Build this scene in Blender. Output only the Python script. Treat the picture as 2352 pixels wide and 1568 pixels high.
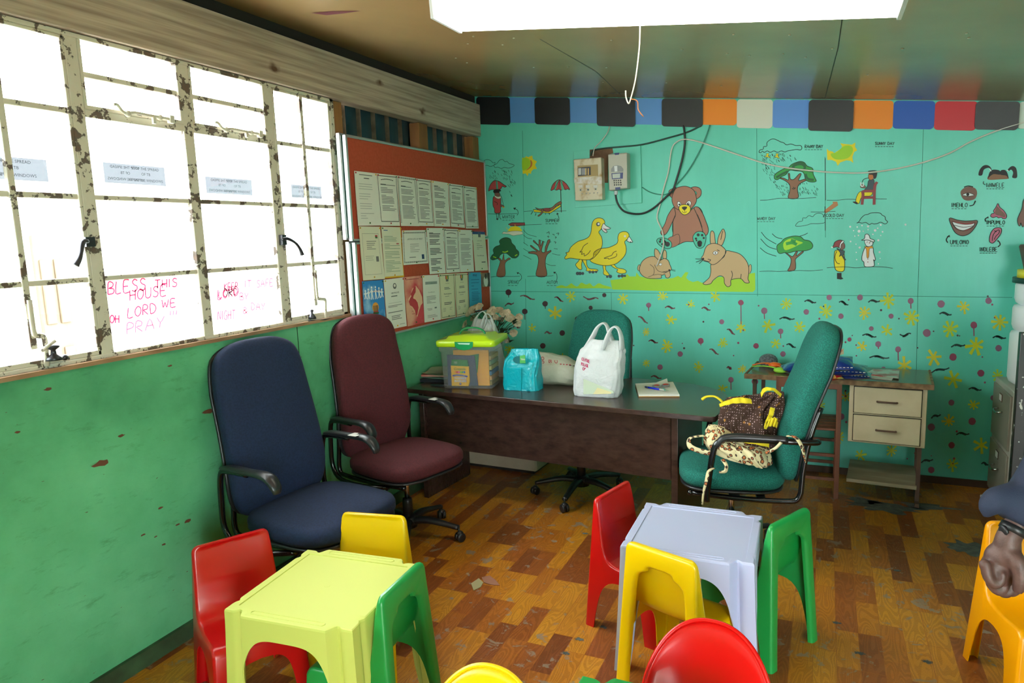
import bpy, bmesh, math, random
from mathutils import Vector, Matrix, Quaternion, noise
from mathutils.geometry import tessellate_polygon

for _o in list(bpy.data.objects):
    bpy.data.objects.remove(_o, do_unlink=True)
SC = bpy.context.scene
COL = SC.collection
PI = math.pi
rnd = random.Random(7)

# ------------------------------------------------------------------ camera
EYE = Vector((0.0, 0.0, 1.65))
CR = Vector((0.91293426, 0.40657298, -0.0353474)).normalized()
CD = Vector((0.02801651, -0.14884621, -0.98846339)).normalized()
CF = CR.cross(CD) * 1.0
if CF.y < 0: CF = -CF
FPX = 1600.0
_cam = bpy.data.cameras.new('camera')
_cam.sensor_width = 36.0
_cam.lens = 36.0 * FPX / 2352.0
_cam.clip_start = 0.05
_cam.clip_end = 200
camera = bpy.data.objects.new('camera', _cam)
COL.objects.link(camera)
_m = Matrix.Identity(4)
for i in range(3):
    _m[i][0] = CR[i]; _m[i][1] = -CD[i]; _m[i][2] = -CF[i]; _m[i][3] = EYE[i]
camera.matrix_world = _m
SC.camera = camera

# ------------------------------------------------------------------ world, daylight, exposure
SC.view_settings.view_transform = 'Standard'
SC.view_settings.look = 'None'
SC.view_settings.gamma = 1.0
SC.view_settings.use_curve_mapping = False
SC.view_settings.exposure = 0.24
SC.cycles.use_denoising = True
SC.cycles.max_bounces = 8
SC.cycles.diffuse_bounces = 5
SC.cycles.glossy_bounces = 3
SC.cycles.transmission_bounces = 6
SC.cycles.transparent_max_bounces = 12
SC.cycles.caustics_reflective = False
SC.cycles.caustics_refractive = False
SC.cycles.sample_clamp_indirect = 6.0
world = bpy.data.worlds.new('overcast_sky')
SC.world = world
world.use_nodes = True
_bg = world.node_tree.nodes['Background']
_bg.inputs['Color'].default_value = (0.93, 0.97, 1.0, 1)
_bg.inputs['Strength'].default_value = 23.0
def area_light(name, loc, rot, sx, sy, power, color=(1, 1, 1), portal=False):
    l = bpy.data.lights.new(name, 'AREA')
    l.shape = 'RECTANGLE'; l.size = sx; l.size_y = sy; l.energy = power; l.color = color
    if portal: l.cycles.is_portal = True
    o = bpy.data.objects.new(name, l)
    COL.objects.link(o); o.location = loc; o.rotation_euler = rot
    return o
# portals only guide the sampling of the sky through the modelled openings
area_light('sky_portal_window', (-2.60, 2.22, 1.85), (0, -PI / 2, 0), 1.3, 2.1, 1, portal=True)
area_light('sky_portal_window', (-2.60, -0.45, 1.85), (0, -PI / 2, 0), 1.3, 2.1, 1, portal=True)
area_light('sky_portal_doorway', (1.45, -1.72, 1.05), (-PI / 2, 0, 0), 1.3, 2.0, 1, portal=True)

# ------------------------------------------------------------------ pixel rays (measuring tape: photo pixel -> point on a real plane)
def ray(px, py):
    return CR * ((px - 1176) / FPX) + CD * ((py - 784) / FPX) + CF
def onY(px, py, y):
    d = ray(px, py); return EYE + d * ((y - EYE.y) / d.y)
def onX(px, py, x):
    d = ray(px, py); return EYE + d * ((x - EYE.x) / d.x)
def onZ(px, py, z):
    d = ray(px, py); return EYE + d * ((z - EYE.z) / d.z)

# ------------------------------------------------------------------ materials
def lin(c):
    if isinstance(c, str):
        c = c.lstrip('#'); c = [int(c[i:i + 2], 16) / 255 for i in (0, 2, 4)]
    return tuple((x / 12.92 if x <= 0.04045 else ((x + 0.055) / 1.055) ** 2.4) for x in c) + (1.0,)
MATS = {}
def mat(name, col, rough=0.5, metal=0.0, col2=None, scale=8.0, bump=0.0, bscale=60.0, coat=0.0, spec=0.5, trans=0.0, detail=4.0, lo=0.4, hi=0.65, stretch=None, sheen=0.0, alpha=1.0):
    if name in MATS: return MATS[name]
    m = bpy.data.materials.new(name); m.use_nodes = True
    nt = m.node_tree; b = nt.nodes['Principled BSDF']
    b.inputs['Base Color'].default_value = lin(col)
    b.inputs['Roughness'].default_value = rough
    b.inputs['Metallic'].default_value = metal
    b.inputs['Coat Weight'].default_value = coat
    b.inputs['Specular IOR Level'].default_value = spec
    b.inputs['Transmission Weight'].default_value = trans
    b.inputs['Sheen Weight'].default_value = sheen
    b.inputs['Alpha'].default_value = alpha
    tc = nt.nodes.new('ShaderNodeTexCoord')
    mp = nt.nodes.new('ShaderNodeMapping')
    nt.links.new(tc.outputs['Object'], mp.inputs['Vector'])
    if stretch: mp.inputs['Scale'].default_value = stretch
    if col2 is not None:
        n = nt.nodes.new('ShaderNodeTexNoise'); n.inputs['Scale'].default_value = scale; n.inputs['Detail'].default_value = detail
        nt.links.new(mp.outputs[0], n.inputs['Vector'])
        r = nt.nodes.new('ShaderNodeValToRGB')
        r.color_ramp.elements[0].position = lo; r.color_ramp.elements[1].position = hi
        r.color_ramp.elements[0].color = lin(col); r.color_ramp.elements[1].color = lin(col2)
        nt.links.new(n.outputs['Fac'], r.inputs[0]); nt.links.new(r.outputs[0], b.inputs['Base Color'])
    if bump:
        n = nt.nodes.new('ShaderNodeTexNoise'); n.inputs['Scale'].default_value = bscale; n.inputs['Detail'].default_value = 5
        nt.links.new(mp.outputs[0], n.inputs['Vector'])
        bp = nt.nodes.new('ShaderNodeBump'); bp.inputs['Strength'].default_value = bump; bp.inputs['Distance'].default_value = 0.01
        nt.links.new(n.outputs['Fac'], bp.inputs['Height']); nt.links.new(bp.outputs[0], b.inputs['Normal'])
    MATS[name] = m
    return m
def paint(col, rough=0.6):
    return mat('paint_' + col.lstrip('#'), col, rough)

# ------------------------------------------------------------------ geometry
def cr_smooth(pts, closed=False, n=4):
    pts = [Vector(p) for p in pts]
    N = len(pts)
    if N < 3: return pts
    out = []
    rng = range(N) if closed else range(N - 1)
    for i in rng:
        if closed:
            a, b, c, d = pts[i - 1], pts[i], pts[(i + 1) % N], pts[(i + 2) % N]
        else:
            a, b, c, d = pts[max(i - 1, 0)], pts[i], pts[i + 1], pts[min(i + 2, N - 1)]
        for k in range(n):
            t = k / n
            out.append(0.5 * ((2 * b) + (c - a) * t + (2 * a - 5 * b + 4 * c - d) * t * t + (3 * b - 3 * c + d - a) * t ** 3))
    if not closed: out.append(pts[-1])
    return out
class G:
    """collects shapes, links them as one mesh object"""
    def __init__(self):
        self.v = []; self.f = []; self.m = []; self.s = []; self.mats = []
    def mi(self, m):
        if m not in self.mats: self.mats.append(m)
        return self.mats.index(m)
    def add(self, verts, faces, m, smooth=False, M=None):
        o = len(self.v); k = self.mi(m)
        for p in verts:
            p = Vector(p)
            self.v.append(M @ p if M else p)
        for f in faces:
            self.f.append([i + o for i in f]); self.m.append(k); self.s.append(smooth)
        return self
    def box(self, c, s, m, M=None, rz=0.0, taper=1.0):
        x, y, z = s[0] / 2, s[1] / 2, s[2] / 2
        vs = [Vector((sx * x * (taper if sz > 0 else 1), sy * y * (taper if sz > 0 else 1), sz * z)) for sz in (-1, 1) for sy in (-1, 1) for sx in (-1, 1)]
        if rz:
            q = Matrix.Rotation(rz, 3, 'Z'); vs = [q @ p for p in vs]
        vs = [p + Vector(c) for p in vs]
        return self.add(vs, [(0, 2, 3, 1), (4, 5, 7, 6), (0, 1, 5, 4), (2, 6, 7, 3), (0, 4, 6, 2), (1, 3, 7, 5)], m, False, M)
    def bar(self, a, b, w, h, m, up=(0, 0, 1)):
        a, b = Vector(a), Vector(b); d = (b - a)
        L = d.length; d.normalize(); u = Vector(up)
        if abs(d.dot(u)) > 0.95: u = Vector((1, 0, 0))
        s = d.cross(u).normalized(); u = s.cross(d).normalized()
        vs = []
        for p in (a, b):
            for i, j in ((-1, -1), (1, -1), (1, 1), (-1, 1)):
                vs.append(p + s * i * w / 2 + u * j * h / 2)
        return self.add(vs, [(0, 1, 2, 3), (7, 6, 5, 4), (0, 4, 5, 1), (1, 5, 6, 2), (2, 6, 7, 3), (3, 7, 4, 0)], m)
    def tube(self, pts, r, m, n=8, sm=0, closed=False, cap=True, M=None, flat=None):
        pts = [Vector(p) for p in pts]
        rs = list(r) if isinstance(r, (list, tuple)) else [r] * len(pts)
        if sm:
            k = len(pts); pts2 = cr_smooth(pts, closed, sm); rr = []
            for i in range(len(pts2)):
                t = i / sm; a = int(t) % k; b = (a + 1) % k if closed else min(a + 1, k - 1)
                rr.append(rs[a] + (rs[b] - rs[a]) * (t - int(t)))
            pts, rs = pts2, rr
        N = len(pts); vs = []; up = None
        for i in range(N):
            a = pts[i - 1] if (i or closed) else pts[i]
            b = pts[(i + 1) % N] if (i < N - 1 or closed) else pts[i]
            d = (b - a)
            if d.length < 1e-9: d = Vector((0, 0, 1))
            d.normalize()
            if up is None:
                up = Vector((0, 0, 1)) if abs(d.z) < 0.9 else Vector((1, 0, 0))
            s = d.cross(up)
            if s.length < 1e-6: s = d.orthogonal()
            s.normalize(); up = s.cross(d).normalized()
            fx, fz = flat if flat else (1, 1)
            for k in range(n):
                t = 2 * PI * k / n
                vs.append(pts[i] + (s * math.cos(t) * fx + up * math.sin(t) * fz) * rs[i])
        fs = []
        for i in range(N if closed else N - 1):
            j = (i + 1) % N
            for k in range(n):
                fs.append((i * n + k, i * n + (k + 1) % n, j * n + (k + 1) % n, j * n + k))
        if cap and not closed:
            fs.append(tuple(range(n))[::-1]); fs.append(tuple((N - 1) * n + k for k in range(n)))
        return self.add(vs, fs, m, True, M)
    def lathe(self, prof, m, n=20, M=None, smooth=True, cap=True):
        vs = []; fs = []
        for r, z in prof:
            for k in range(n):
                vs.append((r * math.cos(2 * PI * k / n), r * math.sin(2 * PI * k / n), z))
        for i in range(len(prof) - 1):
            for k in range(n):
                fs.append((i * n + k, i * n + (k + 1) % n, (i + 1) * n + (k + 1) % n, (i + 1) * n + k))
        if cap:
            if prof[0][0] > 1e-5: fs.append(tuple(range(n))[::-1])
            if prof[-1][0] > 1e-5: fs.append(tuple((len(prof) - 1) * n + k for k in range(n)))
        return self.add(vs, fs, m, smooth, M)
    def poly(self, pts, m, M=None):
        pts = [Vector(p) for p in pts]
        tris = tessellate_polygon([pts])
        return self.add(pts, [tuple(t) for t in tris], m, False, M)
    def prism(self, pts, vec, m, M=None, smooth=False):
        """closed planar outline swept along vec"""
        pts = [Vector(p) for p in pts]; v = Vector(vec); N = len(pts)
        tris = [tuple(t) for t in tessellate_polygon([pts])]
        nrm = Vector((0, 0, 0))
        for i in range(N):
            a, b = pts[i], pts[(i + 1) % N]
            nrm += a.cross(b)
        if nrm.dot(v) < 0: pts = pts[::-1]; tris = [tuple(N - 1 - i for i in t) for t in tris]
        def fix(t, want):
            a, b, c = (pts[i] for i in t)
            return t if (b - a).cross(c - a).dot(v) * want > 0 else t[::-1]
        fs = [fix(t, -1) for t in tris] + [tuple(i + N for i in fix(t, 1)) for t in tris]
        o = len(self.v)
        self.add(pts + [p + v for p in pts], fs, m, False, M)
        k = self.mi(m)
        for i in range(N):
            j = (i + 1) % N
            self.f.append([o + i, o + j, o + j + N, o + i + N]); self.m.append(k); self.s.append(smooth)
        return self
    def grid(self, fn, nu, nv, m, smooth=True, closed_u=False, M=None):
        vs = [fn(i / (nu if closed_u else nu - 1), j / (nv - 1)) for j in range(nv) for i in range(nu)]
        fs = []
        for j in range(nv - 1):
            for i in range(nu if closed_u else nu - 1):
                a = j * nu + i; b = j * nu + (i + 1) % nu
                fs.append((a, b, b + nu, a + nu))
        return self.add(vs, fs, m, smooth, M)
    def ball(self, c, r, m, n=10, s=(1, 1, 1), M=None):
        vs = []; fs = []; h = n // 2 + 1
        for j in range(1, h):
            t = PI * j / h
            for k in range(n):
                p = 2 * PI * k / n
                vs.append(Vector(c) + Vector((math.sin(t) * math.cos(p) * r * s[0], math.sin(t) * math.sin(p) * r * s[1], math.cos(t) * r * s[2])))
        a = len(vs); vs += [Vector(c) + Vector((0, 0, r * s[2])), Vector(c) - Vector((0, 0, r * s[2]))]
        for j in range(h - 2):
            for k in range(n):
                fs.append((j * n + k, (j + 1) * n + k, (j + 1) * n + (k + 1) % n, j * n + (k + 1) % n))
        for k in range(n):
            fs.append((a, k, (k + 1) % n)); fs.append((a + 1, (h - 2) * n + (k + 1) % n, (h - 2) * n + k))
        return self.add(vs, fs, m, True, M)
    def ribbon(self, pts, w, nrm, m):
        pts = [Vector(p) for p in pts]; nrm = Vector(nrm); N = len(pts)
        if N < 2: return self
        vs = []
        for i in range(N):
            d = pts[min(i + 1, N - 1)] - pts[max(i - 1, 0)]
            if d.length < 1e-9: d = Vector((1, 0, 0))
            s = d.normalized().cross(nrm).normalized() * (w / 2)
            vs += [pts[i] - s, pts[i] + s]
        return self.add(vs, [(2 * i, 2 * i + 1, 2 * i + 3, 2 * i + 2) for i in range(N - 1)], m)
    def build(self, name, parent=None, bevel=0.0, seg=2, label=None, loc=None, rz=None, sub=0, solid=0.0, merge=False, angle=40, recalc=False):
        me = bpy.data.meshes.new(name)
        me.from_pydata([tuple(p) for p in self.v], [], self.f)
        for mm in self.mats: me.materials.append(mm)
        me.polygons.foreach_set('material_index', self.m)
        me.polygons.foreach_set('use_smooth', self.s)
        me.update()
        if merge or recalc:
            bm = bmesh.new(); bm.from_mesh(me)
            if merge: bmesh.ops.remove_doubles(bm, verts=bm.verts, dist=1e-5)
            bmesh.ops.recalc_face_normals(bm, faces=bm.faces)
            bm.to_mesh(me); bm.free()
        o = bpy.data.objects.new(name, me)
        COL.objects.link(o)
        if bevel:
            b = o.modifiers.new('bevel', 'BEVEL'); b.width = bevel; b.segments = seg; b.limit_method = 'ANGLE'; b.angle_limit = math.radians(angle)
            b.harden_normals = False
            for p in me.polygons: p.use_smooth = True
            me.set_sharp_from_angle(angle=math.radians(50))
        if solid:
            s = o.modifiers.new('solid', 'SOLIDIFY'); s.thickness = solid; s.offset = -1
        if sub:
            s = o.modifiers.new('sub', 'SUBSURF'); s.levels = sub; s.render_levels = sub
        if parent is not None: o.parent = parent
        if label: o['label'] = label
        if loc is not None: o.location = loc
        if rz is not None: o.rotation_euler = (0, 0, rz)
        return o
def tag(o, label=None, cat=None, group=None, kind=None):
    if label: o['label'] = label
    if cat: o['category'] = cat
    if group: o['group'] = group
    if kind: o['kind'] = kind
    return o
def thing(name, label, cat, loc=(0, 0, 0), rz=0.0, group=None):
    o = bpy.data.objects.new(name, None); COL.objects.link(o)
    o.empty_display_size = 0.1
    o.location = loc; o.rotation_euler = (0, 0, rz)
    return tag(o, label, cat, group)
def struct(g, name, label=None, **k):
    return tag(g.build(name, **k), label, None, None, 'structure')
def kids(o): return [c for c in bpy.data.objects if c.parent == o]
def copy_tree(o, parent=None):
    c = o.copy(); COL.objects.link(c)
    if parent is not None: c.parent = parent
    for ch in kids(o): copy_tree(ch, c)
    return c
def recolor(o, old, new):
    for c in [o] + kids(o) + [g for k in kids(o) for g in kids(k)]:
        if c.type == 'MESH' and old in list(c.data.materials):
            c.data = c.data.copy()
            for i, mm in enumerate(c.data.materials):
                if mm == old: c.data.materials[i] = new
def baked(o):
    """apply modifiers, return bmesh"""
    dg = bpy.context.evaluated_depsgraph_get()
    bm = bmesh.new(); bm.from_object(o, dg)
    return bm
def cut_parts(o, planes, classify, parent, deg=38):
    """divide one moulded mesh into its named parts along planes; classify(centre)->name,index"""
    dg = bpy.context.evaluated_depsgraph_get(); dg.update()
    bm = baked(o)
    for co, no in planes:
        bmesh.ops.bisect_plane(bm, geom=bm.verts[:] + bm.edges[:] + bm.faces[:], dist=1e-6, plane_co=co, plane_no=no)
    groups = {}
    for f in bm.faces:
        groups.setdefault(classify(f.calc_center_median()), []).append(f.index)
    bm.faces.index_update()
    out = []
    for key, idx in sorted(groups.items()):
        b2 = bm.copy(); b2.faces.ensure_lookup_table()
        keep = set(idx)
        bmesh.ops.delete(b2, geom=[f for f in b2.faces if f.index not in keep], context='FACES')
        me = bpy.data.meshes.new(key[0]); b2.to_mesh(me); b2.free()
        for mm in o.data.materials: me.materials.append(mm)
        for p in me.polygons: p.use_smooth = True
        me.set_sharp_from_angle(angle=math.radians(deg))
        c = bpy.data.objects.new(key[0], me); COL.objects.link(c); c.parent = parent
        out.append(c)
    bm.free()
    bpy.data.objects.remove(o, do_unlink=True)
    return out

# ------------------------------------------------------------------ lettering
_T = {}
def text_tris(s, bold=False):
    """printed lettering from the built-in font as flat triangles, height 1, left aligned"""
    key = (s, bold)
    if key in _T: return _T[key]
    c = bpy.data.curves.new('t', 'FONT'); c.body = s; c.resolution_u = 2
    if bold: c.offset = 0.02
    o = bpy.data.objects.new('t', c); COL.objects.link(o)
    dg = bpy.context.evaluated_depsgraph_get(); dg.update()
    me = bpy.data.meshes.new_from_object(o.evaluated_get(dg))
    vs = [v.co.copy() for v in me.vertices]; fs = [tuple(p.vertices) for p in me.polygons]
    w = max([v.x for v in vs] or [0.1])
    bpy.data.objects.remove(o, do_unlink=True); bpy.data.curves.remove(c); bpy.data.meshes.remove(me)
    _T[key] = (vs, fs, w)
    return _T[key]
def put_text(g, s, o, ux, uy, h, m, width=None, align='c', bold=False, flip=False):
    """o: anchor point, ux/uy unit vectors of the surface, h: letter height"""
    vs, fs, w = text_tris(s, bold)
    k = h / 0.73; kx = (width / w) if width else k
    off = {'c': -w / 2, 'l': 0, 'r': -w}[align]
    o, ux, uy = Vector(o), Vector(ux), Vector(uy)
    g.add([o + ux * ((v.x + off) * kx * (-1 if flip else 1)) + uy * (v.y * k) for v in vs], fs, m)
    return w * kx
HAND = {'A': '0,0 .45,1 .9,0|.2,.4 .75,.4', 'B': '0,0 .05,1 .6,.9 .55,.6 .1,.5 .7,.4 .65,.05 0,0', 'C': '.75,.85 .4,1 .05,.6 .1,.15 .5,0 .8,.15', 'D': '.05,0 0,1 .55,.85 .75,.45 .5,.08 .05,0',
 'E': '.7,1 .05,1 .05,0 .75,0|.05,.5 .6,.5', 'F': '.7,1 .05,1 .05,0|.05,.5 .6,.5', 'G': '.75,.85 .4,1 .05,.6 .1,.15 .5,0 .75,.15 .75,.45 .45,.45', 'H': '0,1 0,0|.7,1 .7,0|0,.5 .7,.5', 'I': '.1,1 .1,0', 'J': '.5,1 .5,.2 .3,0 0,.15',
 'K': '0,1 0,0|.65,1 .05,.45 .7,0', 'L': '.05,1 0,0 .65,.02', 'M': '0,0 .1,1 .4,.4 .75,1 .85,0', 'N': '0,0 .05,1 .65,0 .7,1', 'O': '.4,1 .05,.7 .05,.25 .4,0 .75,.3 .75,.75 .4,1', 'P': '0,0 .05,1 .6,.9 .6,.55 .05,.45',
 'R': '0,0 .05,1 .6,.9 .55,.55 .1,.5 .7,0', 'S': '.7,.85 .35,1 .08,.8 .3,.55 .65,.4 .6,.1 .3,0 0,.12', 'T': '0,1 .8,1|.4,1 .4,0', 'U': '0,1 .05,.2 .35,0 .7,.2 .72,1', 'V': '0,1 .35,0 .7,1', 'W': '0,1 .2,0 .45,.7 .7,0 .95,1',
 'Y': '0,1 .35,.5 .75,1|.35,.5 .25,0', 'Z': '0,1 .7,1 0,0 .7,0', 'i': '.1,.65 .1,0|.1,.9 .12,.85', '!': '.1,1 .05,.25|.02,.05 .05,0', '&': '.7,0 .2,.7 .35,1 .55,.75 .1,.35 .3,0 .7,.4', ' ': ''}
def hand_strokes(s):
    x = 0.0; out = []
    for ch in s:
        d = HAND.get(ch, '')
        wmax = 0.35
        for st in d.split('|'):
            if not st: continue
            p = [tuple(float(q) for q in t.split(',')) for t in st.split()]
            wmax = max(wmax, max(q[0] for q in p)) if ch not in 'Ii!' else 0.25
            out.append([(x + q[0], q[1]) for q in p])
        x += wmax + 0.28
    return out, x - 0.28
# ================================================================== the room shell
LX, BY = -2.455, 5.0          # inner faces: window wall and back wall
RX, FY = 2.30, -1.60          # unseen wall on the other side, wall behind the camera
def ceil_z(x): return 2.729 - 0.118 * (x - LX)

def node_mat(name):
    m = bpy.data.materials.new(name); m.use_nodes = True
    nt = m.node_tree
    return m, nt, nt.nodes['Principled BSDF']
def N(nt, t, **k):
    n = nt.nodes.new(t)
    for a, b in k.items():
        if hasattr(n, a): setattr(n, a, b)
        else: n.inputs[a.replace('_', ' ')].default_value = b
    return n
def ramp(nt, src, stops):
    r = nt.nodes.new('ShaderNodeValToRGB')
    els = r.color_ramp.elements
    while len(els) < len(stops): els.new(0.5)
    for e, (p, c) in zip(els, stops):
        e.position = p; e.color = c if len(c) == 4 else tuple(c) + (1,)
    nt.links.new(src, r.inputs[0]); return r
def mixc(nt, fac, a, b, mode='MIX'):
    m = nt.nodes.new('ShaderNodeMix'); m.data_type = 'RGBA'; m.blend_type = mode
    for s, v in ((0, fac), (6, a), (7, b)):
        if hasattr(v, 'links'): nt.links.new(v, m.inputs[s])
        else: m.inputs[s].default_value = v
    return m.outputs[2]

# floor: printed wood-block vinyl, strips running away from the camera
fm, nt, b = node_mat('vinyl_floor')
tc = N(nt, 'ShaderNodeTexCoord'); mp = N(nt, 'ShaderNodeMapping'); mp.inputs['Rotation'].default_value = (0, 0, PI / 2)
nt.links.new(tc.outputs['Object'], mp.inputs['Vector'])
br = N(nt, 'ShaderNodeTexBrick'); br.offset = 0.37; br.offset_frequency = 3; br.squash = 1.0
for k_, v_ in (('Scale', 1.0), ('Brick Width', 0.27), ('Row Height', 0.083), ('Mortar Size', 0.0012), ('Mortar Smooth', 0.3), ('Bias', 0.0)): br.inputs[k_].default_value = v_
br.inputs['Color1'].default_value = (0, 0, 0, 1); br.inputs['Color2'].default_value = (1, 1, 1, 1); br.inputs['Mortar'].default_value = (0.35, 0.35, 0.35, 1)
nt.links.new(mp.outputs[0], br.inputs['Vector'])
base = ramp(nt, br.outputs['Color'], [(0.0, lin('#854820')), (0.3, lin('#a45c22')), (0.5, lin('#c07a22')), (1.0, lin('#cf9028'))])
mp2 = N(nt, 'ShaderNodeMapping'); mp2.inputs['Scale'].default_value = (7, 1.3, 1); nt.links.new(tc.outputs['Object'], mp2.inputs['Vector'])
addv = N(nt, 'ShaderNodeMix'); addv.data_type = 'VECTOR'; addv.inputs[0].default_value = 0.12
nt.links.new(mp2.outputs[0], addv.inputs[4]); nt.links.new(br.outputs['Color'], addv.inputs[5])
gr = N(nt, 'ShaderNodeTexNoise'); gr.inputs['Scale'].default_value = 2.4; gr.inputs['Detail'].default_value = 1.0; gr.inputs['Distortion'].default_value = 0.3
nt.links.new(addv.outputs[1], gr.inputs['Vector'])
gs = N(nt, 'ShaderNodeMath', operation='MULTIPLY'); gs.inputs[1].default_value = 95.0; nt.links.new(gr.outputs['Fac'], gs.inputs[0])
gq = N(nt, 'ShaderNodeMath', operation='SINE'); nt.links.new(gs.outputs[0], gq.inputs[0])
grr = ramp(nt, gq.outputs[0], [(0.0, (0.62, 0.56, 0.5)), (0.35, (1, 1, 1)), (1.0, (1.0, 1.0, 1.0))])
c = mixc(nt, 0.5, base.outputs[0], grr.outputs[0], 'MULTIPLY')
fn = N(nt, 'ShaderNodeTexNoise'); fn.inputs['Scale'].default_value = 90; fn.inputs['Detail'].default_value = 6; nt.links.new(mp2.outputs[0], fn.inputs['Vector'])
fr = ramp(nt, fn.outputs['Fac'], [(0.4, (0.8, 0.78, 0.75)), (0.6, (1.05, 1.05, 1.05))])
c = mixc(nt, 0.7, c, fr.outputs[0], 'MULTIPLY')
# scuffs where the print has worn through, mostly in the walked middle of the room
wn = N(nt, 'ShaderNodeTexNoise'); wn.inputs['Scale'].default_value = 17; wn.inputs['Detail'].default_value = 9; wn.inputs['Roughness'].default_value = 0.62; wn.inputs['Distortion'].default_value = 0.6
nt.links.new(tc.outputs['Object'], wn.inputs['Vector'])
wb = N(nt, 'ShaderNodeTexNoise'); wb.inputs['Scale'].default_value = 1.7; wb.inputs['Detail'].default_value = 2; nt.links.new(tc.outputs['Object'], wb.inputs['Vector'])
wm = N(nt, 'ShaderNodeMath', operation='MULTIPLY_ADD'); nt.links.new(wb.outputs['Fac'], wm.inputs[0]); wm.inputs[1].default_value = 0.32; nt.links.new(wn.outputs['Fac'], wm.inputs[2])
wr = ramp(nt, wm.outputs[0], [(0.755, (0, 0, 0)), (0.79, (0.8, 0.8, 0.8))])
c = mixc(nt, wr.outputs[0], c, lin('#8f806e'))
nt.links.new(c, b.inputs['Base Color'])
rr = ramp(nt, wn.outputs['Fac'], [(0.3, (0.30, 0.30, 0.30)), (0.7, (0.48, 0.48, 0.48))]); nt.links.new(rr.outputs[0], b.inputs['Roughness'])
bp = N(nt, 'ShaderNodeBump'); bp.inputs['Strength'].default_value = 0.12; bp.inputs['Distance'].default_value = 0.004
nt.links.new(wm.outputs[0], bp.inputs['Height']); nt.links.new(bp.outputs[0], b.inputs['Normal'])
g = G(); g.box(((RX + LX) / 2, (BY + FY) / 2, -0.05), (RX - LX + 0.3, BY - FY + 0.3, 0.1), fm)
floor = struct(g, 'floor', 'wood-block printed vinyl floor, worn and torn')
# torn holes in the vinyl with the dark grey screed showing
screed = mat('grey_screed', '#4c524f', 0.9, col2='#656a64', scale=30, bump=0.5)
def blob(g, cx, cy, pts, m, z=0.0012):
    g.poly([(cx + a, cy + b_, z) for a, b_ in [(p.x, p.y) for p in cr_smooth([(x, y, 0) for x, y in pts], True, 3)]], m)
def torn(px, py, rx, ry, seed, name='worn_patch'):
    r_ = random.Random(seed); p = onZ(px, py, 0); pts = []
    for k in range(22):
        t = 2 * PI * k / 22; q = 0.55 + 0.6 * r_.random()
        pts.append((math.cos(t) * rx * q, math.sin(t) * ry * q))
    g = G(); blob(g, p.x, p.y, pts, screed, 0.0012)
    return g.build(name, floor)
torn(2035, 1165, 0.22, 0.09, 1); torn(2130, 1163, 0.16, 0.05, 2); torn(2225, 1258, 0.10, 0.10, 3); torn(1985, 1150, 0.12, 0.05, 4)
for k_, (a_, b_) in enumerate([(1330, 1468), (1385, 1440), (1650, 1470), (1920, 1430), (1975, 1500), (2060, 1310), (1345, 1225), (2130, 1520), (1300, 1500)]):
    torn(a_, b_, 0.020, 0.012, 20 + k_, 'scuff_mark')

# window wall: painted board below the sill, timber beam above, window between
greenwall, nt, b = node_mat('green_painted_board')
tc = N(nt, 'ShaderNodeTexCoord')
n1 = N(nt, 'ShaderNodeTexNoise'); n1.inputs['Scale'].default_value = 2.2; n1.inputs['Detail'].default_value = 6; n1.inputs['Roughness'].default_value = 0.6; nt.links.new(tc.outputs['Object'], n1.inputs['Vector'])
c1 = ramp(nt, n1.outputs['Fac'], [(0.30, lin('#479468')), (0.5, lin('#60b482')), (0.7, lin('#70c492'))])
mpz = N(nt, 'ShaderNodeMapping'); mpz.inputs['Scale'].default_value = (1, 2.5, 9); nt.links.new(tc.outputs['Object'], mpz.inputs['Vector'])
n2 = N(nt, 'ShaderNodeTexNoise'); n2.inputs['Scale'].default_value = 3.0; n2.inputs['Detail'].default_value = 8; n2.inputs['Roughness'].default_value = 0.7; nt.links.new(mpz.outputs[0], n2.inputs['Vector'])
r2 = ramp(nt, n2.outputs['Fac'], [(0.58, (1, 1, 1)), (0.72, (0.62, 0.68, 0.62))])
c = mixc(nt, 1.0, c1.outputs[0], r2.outputs[0], 'MULTIPLY')
n3 = N(nt, 'ShaderNodeTexNoise'); n3.inputs['Scale'].default_value = 9; n3.inputs['Detail'].default_value = 3; nt.links.new(mpz.outputs[0], n3.inputs['Vector'])
r3 = ramp(nt, n3.outputs['Fac'], [(0.735, (0, 0, 0)), (0.745, (1, 1, 1))])
c = mixc(nt, r3.outputs[0], c, lin('#5a4030'))
nt.links.new(c, b.inputs['Base Color']); b.inputs['Roughness'].default_value = 0.42
bp = N(nt, 'ShaderNodeBump'); bp.inputs['Strength'].default_value = 0.15; bp.inputs['Distance'].default_value = 0.01; nt.links.new(n2.outputs['Fac'], bp.inputs['Height']); nt.links.new(bp.outputs[0], b.inputs['Normal'])
W1 = (1.225, 3.215)            # the window seen, along y
W0 = (-1.45, 0.55)             # unseen second window, added to let in daylight
SILL, HEAD = 1.245, 2.425
g = G()
g.box((LX - 0.04, (FY + BY) / 2, SILL / 2), (0.08, BY - FY, SILL), greenwall)
wl = struct(g, 'wall_left', 'green painted board wall under the windows')
g = G(); g.box((LX - 0.05, (W0[1] + W1[0]) / 2, (SILL + HEAD) / 2), (0.06, W1[0] - W0[1], HEAD - SILL), greenwall)
g.box((LX - 0.05, (FY + W0[0]) / 2, (SILL + HEAD) / 2), (0.06, W0[0] - FY, HEAD - SILL), greenwall)
g.build('wall_panel', wl)
seam = mat('dark_seam', '#1d3d28', 0.9)
g = G()
for px in (685,):
    y_ = onX(px, 790, LX).y; g.box((LX + 0.0005, y_, SILL / 2), (0.002, 0.004, SILL), seam)
y_ = 1.95
g.build('board_joint', wl)
rust = mat('bare_brown', '#6b3f2c', 0.8)
g = G()
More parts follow.
